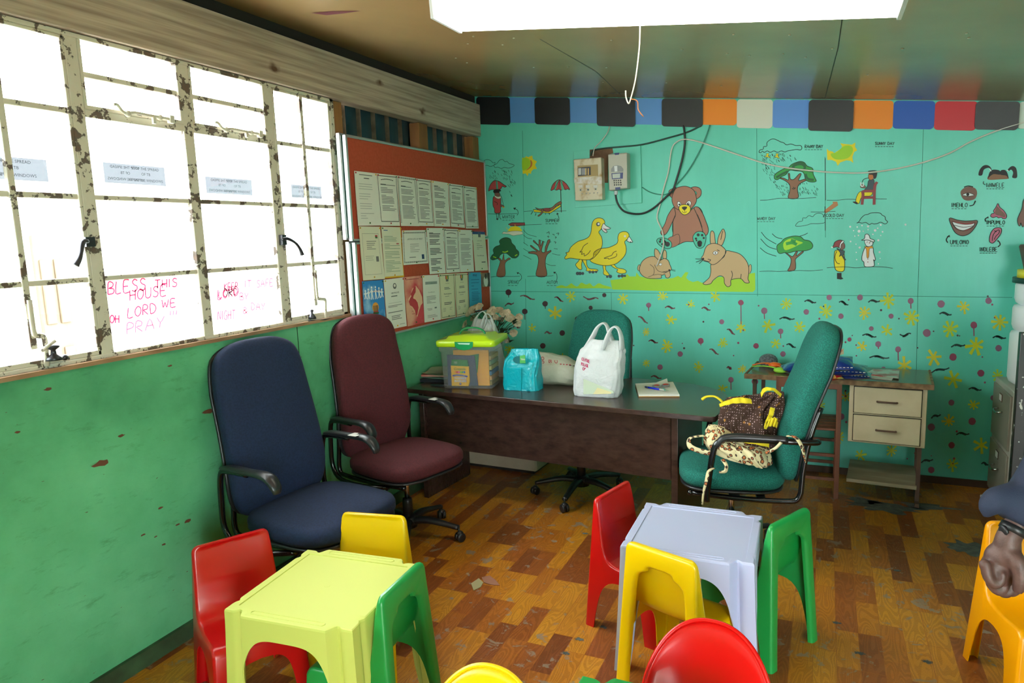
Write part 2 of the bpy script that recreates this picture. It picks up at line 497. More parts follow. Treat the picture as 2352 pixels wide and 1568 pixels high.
for k_, (a_, b_, s_) in enumerate([(478, 944, 1.4), (110, 893, .7), (278, 1000, .7), (233, 1063, 1.6), (40, 992, .5), (390, 840, .5), (368, 1166, .6), (430, 1196, 1.0), (408, 1204, .6), (328, 1228, .6), (357, 1232, .4), (375, 1250, .5)]):
    p = onX(a_, b_, LX); r_ = random.Random(k_)
    g.poly([(LX + 0.0012, p.y + math.cos(t) * 0.022 * s_ * (0.6 + 0.6 * r_.random()), p.z + math.sin(t) * 0.008 * s_ * (0.6 + 0.6 * r_.random())) for t in [2 * PI * q / 10 for q in range(10)]], rust)
g.build('chipped_paint', wl)
# corrugated cladding seen above the pin board
tin = mat('blue_grey_tin', '#33505c', 0.38, 0.55, col2='#24414a', scale=5)
tinb = mat('pale_tin', '#8d7f6c', 0.35, 0.6, col2='#6f6250', scale=14)
g = G()
pr = []; y0_ = 3.30
while y0_ < BY + 0.05:
    pr += [(0.000, y0_), (0.0, y0_ + 0.045), (-0.028, y0_ + 0.052), (-0.03, y0_ + 0.125), (-0.002, y0_ + 0.132)]; y0_ += 0.150
for i in range(len(pr) - 1):
    (a, ya), (b_, yb) = pr[i], pr[i + 1]
    g.add([(LX - 0.10 + a, ya, 1.2), (LX - 0.10 + b_, yb, 1.2), (LX - 0.10 + b_, yb, 2.66), (LX - 0.10 + a, ya, 2.66)], [(0, 1, 2, 3)], tinb if abs(a - b_) > 0.01 and b_ > a else tin)  # one flank of each rib takes the paler tin colour
g.build('corrugated_sheet', wl)
# wooden strip under the window frame
pine = mat('pale_pine', '#a88463', 0.6, col2='#8d6a4c', scale=6, stretch=(1, 1, 6))
g = G(); g.box((LX + 0.003, (W1[0] + W1[1]) / 2, SILL + 0.004), (0.03, W1[1] - W1[0] + 0.02, 0.016), pine)
struct(g, 'trim_1', 'thin pale wooden strip under the window frame')
# beam
bmx, nt, b = node_mat('rough_timber')
tc = N(nt, 'ShaderNodeTexCoord'); mpz = N(nt, 'ShaderNodeMapping'); mpz.inputs['Scale'].default_value = (3, 0.35, 9); nt.links.new(tc.outputs['Object'], mpz.inputs['Vector'])
n1 = N(nt, 'ShaderNodeTexNoise'); n1.inputs['Scale'].default_value = 5; n1.inputs['Detail'].default_value = 7; nt.links.new(mpz.outputs[0], n1.inputs['Vector'])
wv = N(nt, 'ShaderNodeTexWave'); wv.bands_direction = 'Z'; wv.inputs['Scale'].default_value = 1.6; wv.inputs['Distortion'].default_value = 7; wv.inputs['Detail'].default_value = 3; wv.inputs['Detail Scale'].default_value = 0.6; nt.links.new(mpz.outputs[0], wv.inputs['Vector'])
c1 = ramp(nt, n1.outputs['Fac'], [(0.35, lin('#9a887a')), (0.55, lin('#b9a797')), (0.7, lin('#c9b8a8'))])
c2 = ramp(nt, wv.outputs['Fac'], [(0.0, (0.88, 0.85, 0.82)), (0.3, (1, 1, 1))])
c = mixc(nt, 0.8, c1.outputs[0], c2.outputs[0], 'MULTIPLY')
vk = N(nt, 'ShaderNodeTexVoronoi'); vk.inputs['Scale'].default_value = 3.2; mpk = N(nt, 'ShaderNodeMapping'); mpk.inputs['Scale'].default_value = (1, 1, 1.6); nt.links.new(tc.outputs['Object'], mpk.inputs['Vector'])
nd = N(nt, 'ShaderNodeTexNoise'); nd.inputs['Scale'].default_value = 9; nt.links.new(mpk.outputs[0], nd.inputs['Vector'])
mv = N(nt, 'ShaderNodeMix'); mv.data_type = 'VECTOR'; mv.inputs[0].default_value = 0.10; nt.links.new(mpk.outputs[0], mv.inputs[4]); nt.links.new(nd.outputs['Color'], mv.inputs[5])
nt.links.new(mv.outputs[1], vk.inputs['Vector'])
rk = ramp(nt, vk.outputs['Distance'], [(0.05, (1, 1, 1)), (0.13, (0, 0, 0))])
c = mixc(nt, rk.outputs[0], c, lin('#5a3d2c'))
nt.links.new(c, b.inputs['Base Color']); b.inputs['Roughness'].default_value = 0.75
bp = N(nt, 'ShaderNodeBump'); bp.inputs['Strength'].default_value = 0.3; bp.inputs['Distance'].default_value = 0.01; nt.links.new(n1.outputs['Fac'], bp.inputs['Height']); nt.links.new(bp.outputs[0], b.inputs['Normal'])
g = G(); g.box((LX - 0.03, (FY + 4.965) / 2, 2.545), (0.09, 4.965 - FY, 0.235), bmx)
struct(g, 'trim_2', 'rough pale timber beam over the window', bevel=0.005)
g = G(); g.box((LX - 0.06, (FY + BY) / 2, 2.85), (0.03, BY - FY, 0.4), mat('dark_gap_board', '#2b241e', 0.9))
g.build('wall_panel', wl)
# studs
stud = mat('orange_stud_timber', '#9a6a3c', 0.7, col2='#7c5230', scale=5, stretch=(2, 2, .3), bump=0.2)
g = G(); g.box((LX - 0.055, 3.255, (SILL + HEAD) / 2 - 0.002), (0.075, 0.075, HEAD - SILL), stud); struct(g, 'trim_3', 'wooden stud beside the window frame', bevel=0.003)
g = G(); g.box((LX - 0.055, 4.16, (SILL + HEAD) / 2 - 0.002), (0.075, 0.11, HEAD - SILL), stud); struct(g, 'trim_4', 'wooden stud above the pin boards', bevel=0.003)
g = G(); g.box((LX - 0.055, 4.93, (SILL + HEAD) / 2 - 0.002), (0.075, 0.10, HEAD - SILL), stud); struct(g, 'trim_5', 'wooden stud in the corner of the room', bevel=0.003)
g = G(); g.box((LX - 0.035, 3.27, 2.335), (0.012, 0.022, 0.085), mat('white_bracket', '#c9c5ba', 0.5)); g.box((LX - 0.035, 3.27, 2.35), (0.012, 0.075, 0.012), MATS['white_bracket'])
struct(g, 'trim_6', 'small white cross bracket on the stud')

# back wall
turq, nt, b = node_mat('turquoise_painted_board')
tc = N(nt, 'ShaderNodeTexCoord')
n1 = N(nt, 'ShaderNodeTexNoise'); n1.inputs['Scale'].default_value = 1.3; n1.inputs['Detail'].default_value = 5; nt.links.new(tc.outputs['Object'], n1.inputs['Vector'])
c1 = ramp(nt, n1.outputs['Fac'], [(0.3, lin('#5ccab4')), (0.7, lin('#6cdcc8'))])
mpz = N(nt, 'ShaderNodeMapping'); mpz.inputs['Scale'].default_value = (9, 1, 1.2); nt.links.new(tc.outputs['Object'], mpz.inputs['Vector'])
n2 = N(nt, 'ShaderNodeTexNoise'); n2.inputs['Scale'].default_value = 2; n2.inputs['Detail'].default_value = 9; n2.inputs['Roughness'].default_value = 0.65; nt.links.new(mpz.outputs[0], n2.inputs['Vector'])
r2 = ramp(nt, n2.outputs['Fac'], [(0.3, (0.93, 0.95, 0.94)), (0.7, (1.0, 1.0, 1.0))])
c = mixc(nt, 1.0, c1.outputs[0], r2.outputs[0], 'MULTIPLY'); nt.links.new(c, b.inputs['Base Color']); b.inputs['Roughness'].default_value = 0.38
bp = N(nt, 'ShaderNodeBump'); bp.inputs['Strength'].default_value = 0.10; bp.inputs['Distance'].default_value = 0.01; nt.links.new(n2.outputs['Fac'], bp.inputs['Height']); nt.links.new(bp.outputs[0], b.inputs['Normal'])
g = G(); g.box(((LX + RX) / 2, BY + 0.05, 1.5), (RX - LX + 0.2, 0.1, 3.0), turq)
wb_ = struct(g, 'wall_back', 'turquoise painted board wall with a mural')
tseam = mat('turquoise_seam', '#2a7a64', 0.9)
g = G()
for a_, b_ in (((1104, 668), (2325, 683)), ((1200, 300), (1204, 560)), ((1404, 672), (1406, 880)), ((1738, 295), (1740, 680)), ((1895, 360), (1896, 545)), ((2121, 297), (2108, 676)), ((2108, 676), (2104, 900)), ((1207, 640), (1209, 800))):
    p, q = onY(*a_, BY), onY(*b_, BY); g.ribbon([(p.x, BY - 0.0006, p.z), (q.x, BY - 0.0006, q.z)], 0.0028, (0, -1, 0), tseam)
g.build('board_joint', wb_)
skirt_m = mat('dark_green_skirting', '#3d5a3c', 0.6, col2='#2f3f2a', scale=9)
g = G(); g.box((LX + 0.008, (FY + BY) / 2, 0.035), (0.018, BY - FY, 0.07), skirt_m); struct(g, 'baseboard_left', 'low dark green skirting board')
g = G(); g.box(((LX + RX) / 2, BY - 0.006, 0.022), (RX - LX - 0.04, 0.014, 0.044), mat('brown_skirting', '#4a3524', 0.7)); struct(g, 'baseboard_back', 'low brown skirting strip')
# unseen walls; the doorway is added and sized for its daylight
ww = mat('turquoise_plain', '#62c9b0', 0.6)
g = G(); g.box((RX + 0.05, (FY + BY) / 2, 1.4), (0.1, BY - FY, 2.8), ww); struct(g, 'wall_right', 'turquoise wall opposite the windows')
g = G()
g.box(((LX + .8) / 2, FY - 0.05, 1.4), (.8 - LX, 0.1, 2.8), ww); g.box(((RX + 2.1) / 2, FY - 0.05, 1.4), (RX - 2.1, 0.1, 2.8), ww); g.box((1.45, FY - 0.05, 2.45), (1.3, 0.1, 0.7), ww)
struct(g, 'wall_front', 'unseen turquoise wall with a doorway added for daylight')
# ceiling: glossy brown hardboard sloping down away from the window
cm, nt, b = node_mat('brown_hardboard')
tc = N(nt, 'ShaderNodeTexCoord')
n1 = N(nt, 'ShaderNodeTexNoise'); n1.inputs['Scale'].default_value = 1.5; n1.inputs['Detail'].default_value = 4; nt.links.new(tc.outputs['Object'], n1.inputs['Vector'])
c1 = ramp(nt, n1.outputs['Fac'], [(0.3, lin('#8f7450')), (0.7, lin('#a08258'))])
mpz = N(nt, 'ShaderNodeMapping'); mpz.inputs['Scale'].default_value = (3, 12, 1); mpz.inputs['Rotation'].default_value = (0, 0, 0.5); nt.links.new(tc.outputs['Object'], mpz.inputs['Vector'])
n2 = N(nt, 'ShaderNodeTexNoise'); n2.inputs['Scale'].default_value = 3; n2.inputs['Detail'].default_value = 9; n2.inputs['Roughness'].default_value = 0.7; nt.links.new(mpz.outputs[0], n2.inputs['Vector'])
r2 = ramp(nt, n2.outputs['Fac'], [(0.66, (0, 0, 0)), (0.75, (0.35, 0.35, 0.35))])
c = mixc(nt, r2.outputs[0], c1.outputs[0], lin('#9c8b70')); nt.links.new(c, b.inputs['Base Color'])
b.inputs['Roughness'].default_value = 0.24; b.inputs['Specular IOR Level'].default_value = 0.85
g = G()
xa, xb = LX - 0.12, RX + 0.12
g.add([(xa, FY - 0.1, ceil_z(xa)), (xb, FY - 0.1, ceil_z(xb)), (xb, BY + 0.1, ceil_z(xb)), (xa, BY + 0.1, ceil_z(xa)),
       (xa, FY - 0.1, ceil_z(xa) + 0.05), (xb, FY - 0.1, ceil_z(xb) + 0.05), (xb, BY + 0.1, ceil_z(xb) + 0.05), (xa, BY + 0.1, ceil_z(xa) + 0.05)],
      [(0, 3, 2, 1), (4, 5, 6, 7), (0, 1, 5, 4), (1, 2, 6, 5), (2, 3, 7, 6), (3, 0, 4, 7)], cm)
ceil_o = struct(g, 'ceiling', 'sloping glossy brown hardboard ceiling')
def on_ceil(px, py, d=0.0):
    r_ = ray(px, py); # z = ceil_z(x) - d
    t = (2.729 + 0.118 * LX - d - EYE.z - 0.118 * EYE.x) / (r_.z + 0.118 * r_.x)
    return EYE + r_ * t
g = G(); cs = mat('ceiling_joint', '#3e3322', 0.8)
for pts in (((1935, 40), (1925, 110), (1895, 225)), ((1240, 90), (1310, 130), (1370, 165), (1430, 222))):
    g.ribbon([on_ceil(*p, 0.001) for p in pts], 0.004, (0, 0, 1), cs)
g.build('board_joint', ceil_o)
g = G(); g.poly([on_ceil(*p, 0.0015) for p in ((715, 30), (760, 26), (828, 25), (790, 31), (750, 35))], mat('dark_red_tear', '#5a1420', 0.8)); g.build('tear', ceil_o)
g = G(); nm_ = mat('nail_head', '#b9ae90', 0.4, 0.5)
for k_ in range(26):
    p = on_ceil(rnd.uniform(1000, 2250), rnd.uniform(70, 215), 0.001)
    if p.y < BY: g.lathe([(0.006, -0.002), (0.006, 0.0), (0.0, 0.0)], nm_, 6, Matrix.Translation(p))
g.build('nail_heads', ceil_o)

# ------------------------------------------------------------------ steel window frames
steel, nt, b = node_mat('chipped_cream_steel')
tc = N(nt, 'ShaderNodeTexCoord')
n1 = N(nt, 'ShaderNodeTexNoise'); n1.inputs['Scale'].default_value = 19; n1.inputs['Detail'].default_value = 7; n1.inputs['Roughness'].default_value = 0.62; nt.links.new(tc.outputs['Object'], n1.inputs['Vector'])
sx = N(nt, 'ShaderNodeSeparateXYZ'); nt.links.new(tc.outputs['Object'], sx.inputs[0])
hm = N(nt, 'ShaderNodeMapRange'); nt.links.new(sx.outputs['Z'], hm.inputs['Value']); hm.inputs['From Min'].default_value = 1.25; hm.inputs['From Max'].default_value = 2.4; hm.inputs['To Min'].default_value = 0.11; hm.inputs['To Max'].default_value = -0.06
am = N(nt, 'ShaderNodeMath', operation='ADD'); nt.links.new(n1.outputs['Fac'], am.inputs[0]); nt.links.new(hm.outputs[0], am.inputs[1])
c1 = ramp(nt, am.outputs[0], [(0.0, lin('#d9d3c8')), (0.655, lin('#d0c8b8')), (0.67, lin('#5a5048')), (0.80, lin('#6a5040'))])
nt.links.new(c1.outputs[0], b.inputs['Base Color']); b.inputs['Roughness'].default_value = 0.5
glass = bpy.data.materials.new('window_glass'); glass.use_nodes = True; nt = glass.node_tree; nt.nodes.clear()
out = nt.nodes.new('ShaderNodeOutputMaterial'); tr = nt.nodes.new('ShaderNodeBsdfTransparent'); gl = nt.nodes.new('ShaderNodeBsdfGlossy'); gl.inputs['Roughness'].default_value = 0.02
lw = nt.nodes.new('ShaderNodeLayerWeight'); lw.inputs['Blend'].default_value = 0.5
pw_ = nt.nodes.new('ShaderNodeMath'); pw_.operation = 'POWER'; pw_.inputs[1].default_value = 5.0; nt.links.new(lw.outputs['Facing'], pw_.inputs[0])
fz = nt.nodes.new('ShaderNodeMath'); fz.operation = 'MULTIPLY_ADD'; fz.inputs[1].default_value = 0.9; fz.inputs[2].default_value = 0.04; nt.links.new(pw_.outputs[0], fz.inputs[0]); mx = nt.nodes.new('ShaderNodeMixShader'); tr.inputs['Color'].default_value = (0.95, 0.97, 0.96, 1)
nt.links.new(fz.outputs[0], mx.inputs[0]); nt.links.new(tr.outputs[0], mx.inputs[1]); nt.links.new(gl.outputs[0], mx.inputs[2]); nt.links.new(mx.outputs[0], out.inputs[0])
def translucent(name, col, t=0.9):
    m = bpy.data.materials.new(name); m.use_nodes = True; nt = m.node_tree; nt.nodes.clear()
    out = nt.nodes.new('ShaderNodeOutputMaterial'); a = nt.nodes.new('ShaderNodeBsdfTranslucent'); d = nt.nodes.new('ShaderNodeBsdfDiffuse'); mx = nt.nodes.new('ShaderNodeMixShader')
    mx.inputs[0].default_value = t; a.inputs['Color'].default_value = lin(col); d.inputs['Color'].default_value = lin(col)
    nt.links.new(d.outputs[0], mx.inputs[1]); nt.links.new(a.outputs[0], mx.inputs[2]); nt.links.new(mx.outputs[0], out.inputs[0])
    return m
frost = translucent('white_film', '#e6e8e6', 0.85)
dark_steel = mat('dark_handle_steel', '#3f3f44', 0.35, 0.7)
WX = LX - 0.03        # plane of the panes
def window(idx, y0, detail):
    """steel window: side casement | two middle bays | side casement, y0 = its near jamb"""
    T = bpy.data.objects.new('window_%d' % idx, None); COL.objects.link(T); T.location = (WX, y0, SILL)
    tag(T, 'wide cream painted steel window with rusted bars' if detail else 'matching steel window out of view, added for daylight', None, None, 'structure')
    Lw = 1.975
    A, B, C, D, E_ = 0.0, 0.49, 0.97, 1.457, Lw - 0.035   # mullion starts (width .05)
    def bars(lst, name='window_frame'):
        g = G()
        for (ya, yb, za, zb, xo, dp) in lst:
            g.box((xo, (ya + yb) / 2, (za + zb) / 2 - SILL), (dp, yb - ya, zb - za), steel)
        return g.build(name, T, bevel=0.003)
    z = [1.262, 1.553, 1.852, 2.152, 2.290, 2.415]
    bars([(0, 0.035, 1.25, 2.425, 0, 0.05), (E_, Lw, 1.25, 2.425, 0, 0.05), (B, B + 0.05, 1.25, 2.425, 0, 0.045), (C, C + 0.05, 1.25, 2.425, 0, 0.045), (D, D + 0.05, 1.25, 2.425, 0, 0.045),
          (0, Lw, 1.25, 1.272, 0, 0.05), (0, Lw, 2.408, 2.425, 0, 0.05),
          (B + .05, C, 2.138, 2.170, 0, 0.043), (C + .05, D, 2.138, 2.170, 0, 0.043)])
    for a, b_ in ((0.035, B), (D + 0.05, E_)):      # casements
        m_ = (a + b_) / 2 - 0.012
        bars([(a, a + 0.014, 1.272, 2.408, 0.008, 0.03), (b_ - 0.014, b_, 1.272, 2.408, 0.008, 0.03), (a, b_, 1.272, 1.290, 0.008, 0.03), (a, b_, 2.396, 2.408, 0.008, 0.03)] +
             [(m_ - 0.011, m_ + 0.011, 1.33, 2.40, 0.016, 0.02)] + [(a, b_, q - 0.010, q + 0.010, 0.006, 0.02) for q in z[1:4]], 'casement')
        zz = [1.29] + z[1:4] + [2.396]
        for i in range(4):
            for ya, yb in ((a + 0.014, m_), (m_, b_ - 0.014)):
                g = G(); g.box((0, (ya + yb) / 2, (zz[i] + zz[i + 1]) / 2 - SILL), (0.003, yb - ya - 0.002, zz[i + 1] - zz[i] - 0.002), glass); g.build('pane', T)
    for a, b_ in ((B + 0.05, C), (C + 0.05, D)):
        bars([(a, b_, q - 0.009, q + 0.009, 0, 0.03) for q in z[1:3]], 'glazing_bar')
        bars([(a, b_, 2.290 - 0.010, 2.290 + 0.010, 0.004, 0.02), (a, b_, 2.165, 2.180, 0.012, 0.03), (a, a + 0.012, 2.17, 2.408, 0.010, 0.03), (b_ - 0.012, b_, 2.17, 2.408, 0.010, 0.03)], 'vent_sash')
        for za, zb, mm in ((1.272, 1.544, frost), (1.562, 1.843, frost), (1.861, 2.138, glass), (2.180, 2.283, glass), (2.297, 2.408, glass)):
            g = G(); g.box((0, (a + b_) / 2, (za + zb) / 2 - SILL), (0.003, b_ - a - 0.002, zb - za - 0.001), mm); g.build('pane', T)
    return T
win1 = window(1, W1[0] + 0.005, True)
win2 = window(2, W0[0] + 0.01, False)
# furniture of the window in view (parts of it, world placed)
def wpart(g, name):
    o = g.build(name); o.parent = win1; o.location = Vector((0, 0, 0)) - Vector(win1.location); return o
def PW(px, py, dx=0.0): p = onX(px, py, WX + dx); return Vector((WX + dx, p.y, p.z))
def C1(a, b_, dx=0.03): return PW(a / 1.7425, b_ / 1.7425, dx)
g = G(); p = C1(352, 968); g.box(p, (0.03, 0.035, 0.035), dark_steel); g.tube([C1(350, 965, .05), C1(332, 970, .055), C1(325, 1010, .06), C1(318, 1035, .06), C1(303, 1062, .06)], [.008, .009, .007, .009, .012], dark_steel, 8, 4); wpart(g, 'handle')
g = G(); p = C1(1130, 960); g.box(p, (0.03, 0.03, 0.05), dark_steel); g.tube([C1(1128, 958, .05), C1(1150, 955, .055), C1(1180, 970, .06), C1(1200, 995, .06), C1(1210, 1020, .06)], [.008, .009, .007, .008, .011], dark_steel, 8, 4); wpart(g, 'handle')
for dx_, dy_, s_ in ((0, 0, 1.0), (405, 72, 0.78)):
    g = G()
    q = lambda a, b_, d=0.05: C1(460 + (a - 460) * s_ + dx_, 418 + (b_ - 418) * s_ + dy_, d)
    g.tube([q(455, 418), q(470, 420), q(490, 445), q(512, 455), q(535, 450), q(600, 462), q(645, 470), q(688, 478)], .006, steel, 6, 3)
    g.ball(q(512, 455), .013, steel, 8); g.ball(q(640, 470), .012, steel, 8); g.box(q(684, 478), (0.02, 0.02, 0.03), steel); g.bar(q(615, 465), q(617, 495), .012, .012, steel)
    wpart(g, 'stay_arm')
for a, b_ in (((115, 1195), (135, 1335)), ((1260, 1060), (1270, 1190))):
    g = G()
    if a[0] < 500: pts = [C1(118, 1200), C1(135, 1325), C1(148, 1342), C1(172, 1345), C1(182, 1375), C1(188, 1465)]
    else: pts = [C1(1262, 1080), C1(1270, 1185), C1(1278, 1195), C1(1298, 1197), C1(1303, 1210), C1(1303, 1285)]
    g.tube(pts, .010, steel, 6, 3, flat=(1, .6)); wpart(g, 'bent_bar')
g = G(); g.lathe([(.0, .055), (.022, .05), (.022, .045), (.008, .035), (.010, .02), (.022, .012), (.03, 0)], dark_steel, 12, Matrix.Translation(C1(218, 1440, .04))); g.tube([C1(165, 1405, .05), C1(220, 1362, .06)], .006, steel, 6); g.ball(C1(260, 1430, .04), .011, dark_steel, 8); wpart(g, 'peg_stay')
g = G(); g.lathe([(.0, .05), (.012, .045), (.006, .03), (.018, .012), (.022, 0)], dark_steel, 10, Matrix.Translation(C1(1250, 1275, .04))); g.tube([C1(1235, 1285, .04), C1(1300, 1278, .045), C1(1370, 1262, .04)], .005, dark_steel, 6); wpart(g, 'peg_stay')
# red marker prayer on the frosted panes
red_ink = translucent('red_marker', '#a02848', 0.85); red_ink2 = translucent('faint_red_marker', '#b84860', 0.85)
def pane_write(words, name):
    g = G()
    for s, x0, y0, h, w, m_, sl in words:      # crop coordinates
        st, tw = hand_strokes(s)
        for line in st:
            pts = [PW((x0 + u * w / tw) / 1.7425, (y0 - v * h + u * w / tw * sl) / 1.7425, 0.004) for u, v in [(p.x, p.y) for p in cr_smooth([(a, b_, 0) for a, b_ in line], False, 3)]]
            g.ribbon(pts, 0.0055, (1, 0, 0), m_)
    wpart(g, name)
pane_write([('BLESS', 432, 1178, 48, 150, red_ink, -.12), ('THIS', 620, 1155, 34, 88, red_ink, -.1), ('HOUSE', 520, 1203, 42, 145, red_ink, -.15),
            ('OH', 440, 1292, 32, 36, red_ink, 0), ('LORD', 512, 1272, 40, 112, red_ink, -.18), ('WE', 648, 1232, 32, 55, red_ink, -.1), ('PRAY', 508, 1338, 44, 150, red_ink2, -.2), ('!!!', 680, 1268, 24, 30, red_ink2, -.1)], 'marker_writing')
pane_write([('KEEP', 898, 1163, 28, 52, red_ink, -.1), ('LORD', 872, 1198, 38, 82, red_ink, -.2), ('LORD', 876, 1192, 26, 74, red_ink, -.2), ('IT', 980, 1150, 28, 26, red_ink2, 0), ('SAFE', 1028, 1150, 28, 64, red_ink2, -.1), ('BY', 960, 1200, 28, 34, red_ink2, 0), ('NIGHT', 872, 1280, 36, 70, red_ink2, -.05), ('&', 970, 1255, 26, 20, red_ink2, 0), ('DAY', 1006, 1240, 28, 54, red_ink2, 0)], 'marker_writing')
# paper signs stuck on the clear panes, printed both ways round
sign_p = translucent('backlit_paper', '#888a8e', 0.9); sign_t = translucent('backlit_print', '#505458', 0.9)
for i, (ya, yb, zt, zb) in enumerate([(1.30, 1.622, 1.975, 1.90), (1.834, 2.104, 1.985, 1.910), (2.31, 2.583, 1.963, 1.891), (2.852, 3.087, 1.958, 1.892)]):
    g = G(); yc = (ya + yb) / 2
    g.box((WX - 0.004, yc, (zt + zb) / 2), (0.0006, yb - ya, zt - zb), sign_p)
    for k_, (s, dz) in enumerate([('STOP THE SPREAD', .0), ('OF TB', .021), ('OPEN THE WINDOWS', .045)]):
        h = .011; zz = zt - .018 - dz
        for flip, off in ((False, .045), (True, -.045)):
            put_text(g, s, (WX - 0.0035, yc + off, zz), (0, 1, 0), (0, 0, 1), h, sign_t, flip=flip)
    o = g.build('paper_sign'); tag(o, ['paper sign about open windows behind the casement bars at the frame edge', 'paper window sign on the pane over the words BLESS THIS HOUSE', 'paper window sign on the pane over the words KEEP IT SAFE', 'paper window sign on the pane nearest the pin boards'][i], 'sign', 'tuberculosis signs on the window panes')

# ------------------------------------------------------------------ outside
conc = mat('pale_yard', '#c9c4ba', 0.9, col2='#b5b0a4', scale=3)
g = G(); g.box((-12, 0, -0.25), (19, 60, 0.1), conc); g.box((12, -18, -0.25), (29, 32, 0.1), conc); struct(g, 'ground', 'pale yard outside')
house = thing('house', 'white rendered house with wooden doors seen through the window', 'house', (-7.2, 6.0, -0.2))
render_m = mat('white_render', '#f2efe8', 0.8)
g = G(); g.box((-1.0, 0, 1.3), (2.0, 14, 2.6), render_m); g.build('wall', house)
g = G(); g.prism([(-2.2, -7.3, 2.6), (0.25, -7.3, 2.6), (-1.0, -7.3, 3.3)], (0, 14.6, 0), mat('pale_roof', '#b8b4ae', 0.8)); g.build('roof', house)
odoor = mat('orange_wood_door', '#5c4c3c', 0.6, col2='#544434', scale=5)
p1_ = onX(65, 540, -7.2); p2_ = onX(152, 640, -7.2)
for ya, yb in ((p1_.y, p2_.y), (p1_.y - 2.1, p2_.y - 1.6)):
    yc = (ya + yb) / 2; w_ = yb - ya; zt = p1_.z + 0.2
    g = G(); g.box((0.02, yc - 6.0, zt / 2), (0.05, w_, zt), odoor)
    for i in (-1, 1):
        for z_ in (0.28, 0.72): g.box((0.05, yc - 6.0 + i * w_ * 0.22, zt * z_), (0.03, w_ * 0.32, zt * 0.32), odoor)
    g.build('door', house, bevel=0.01)
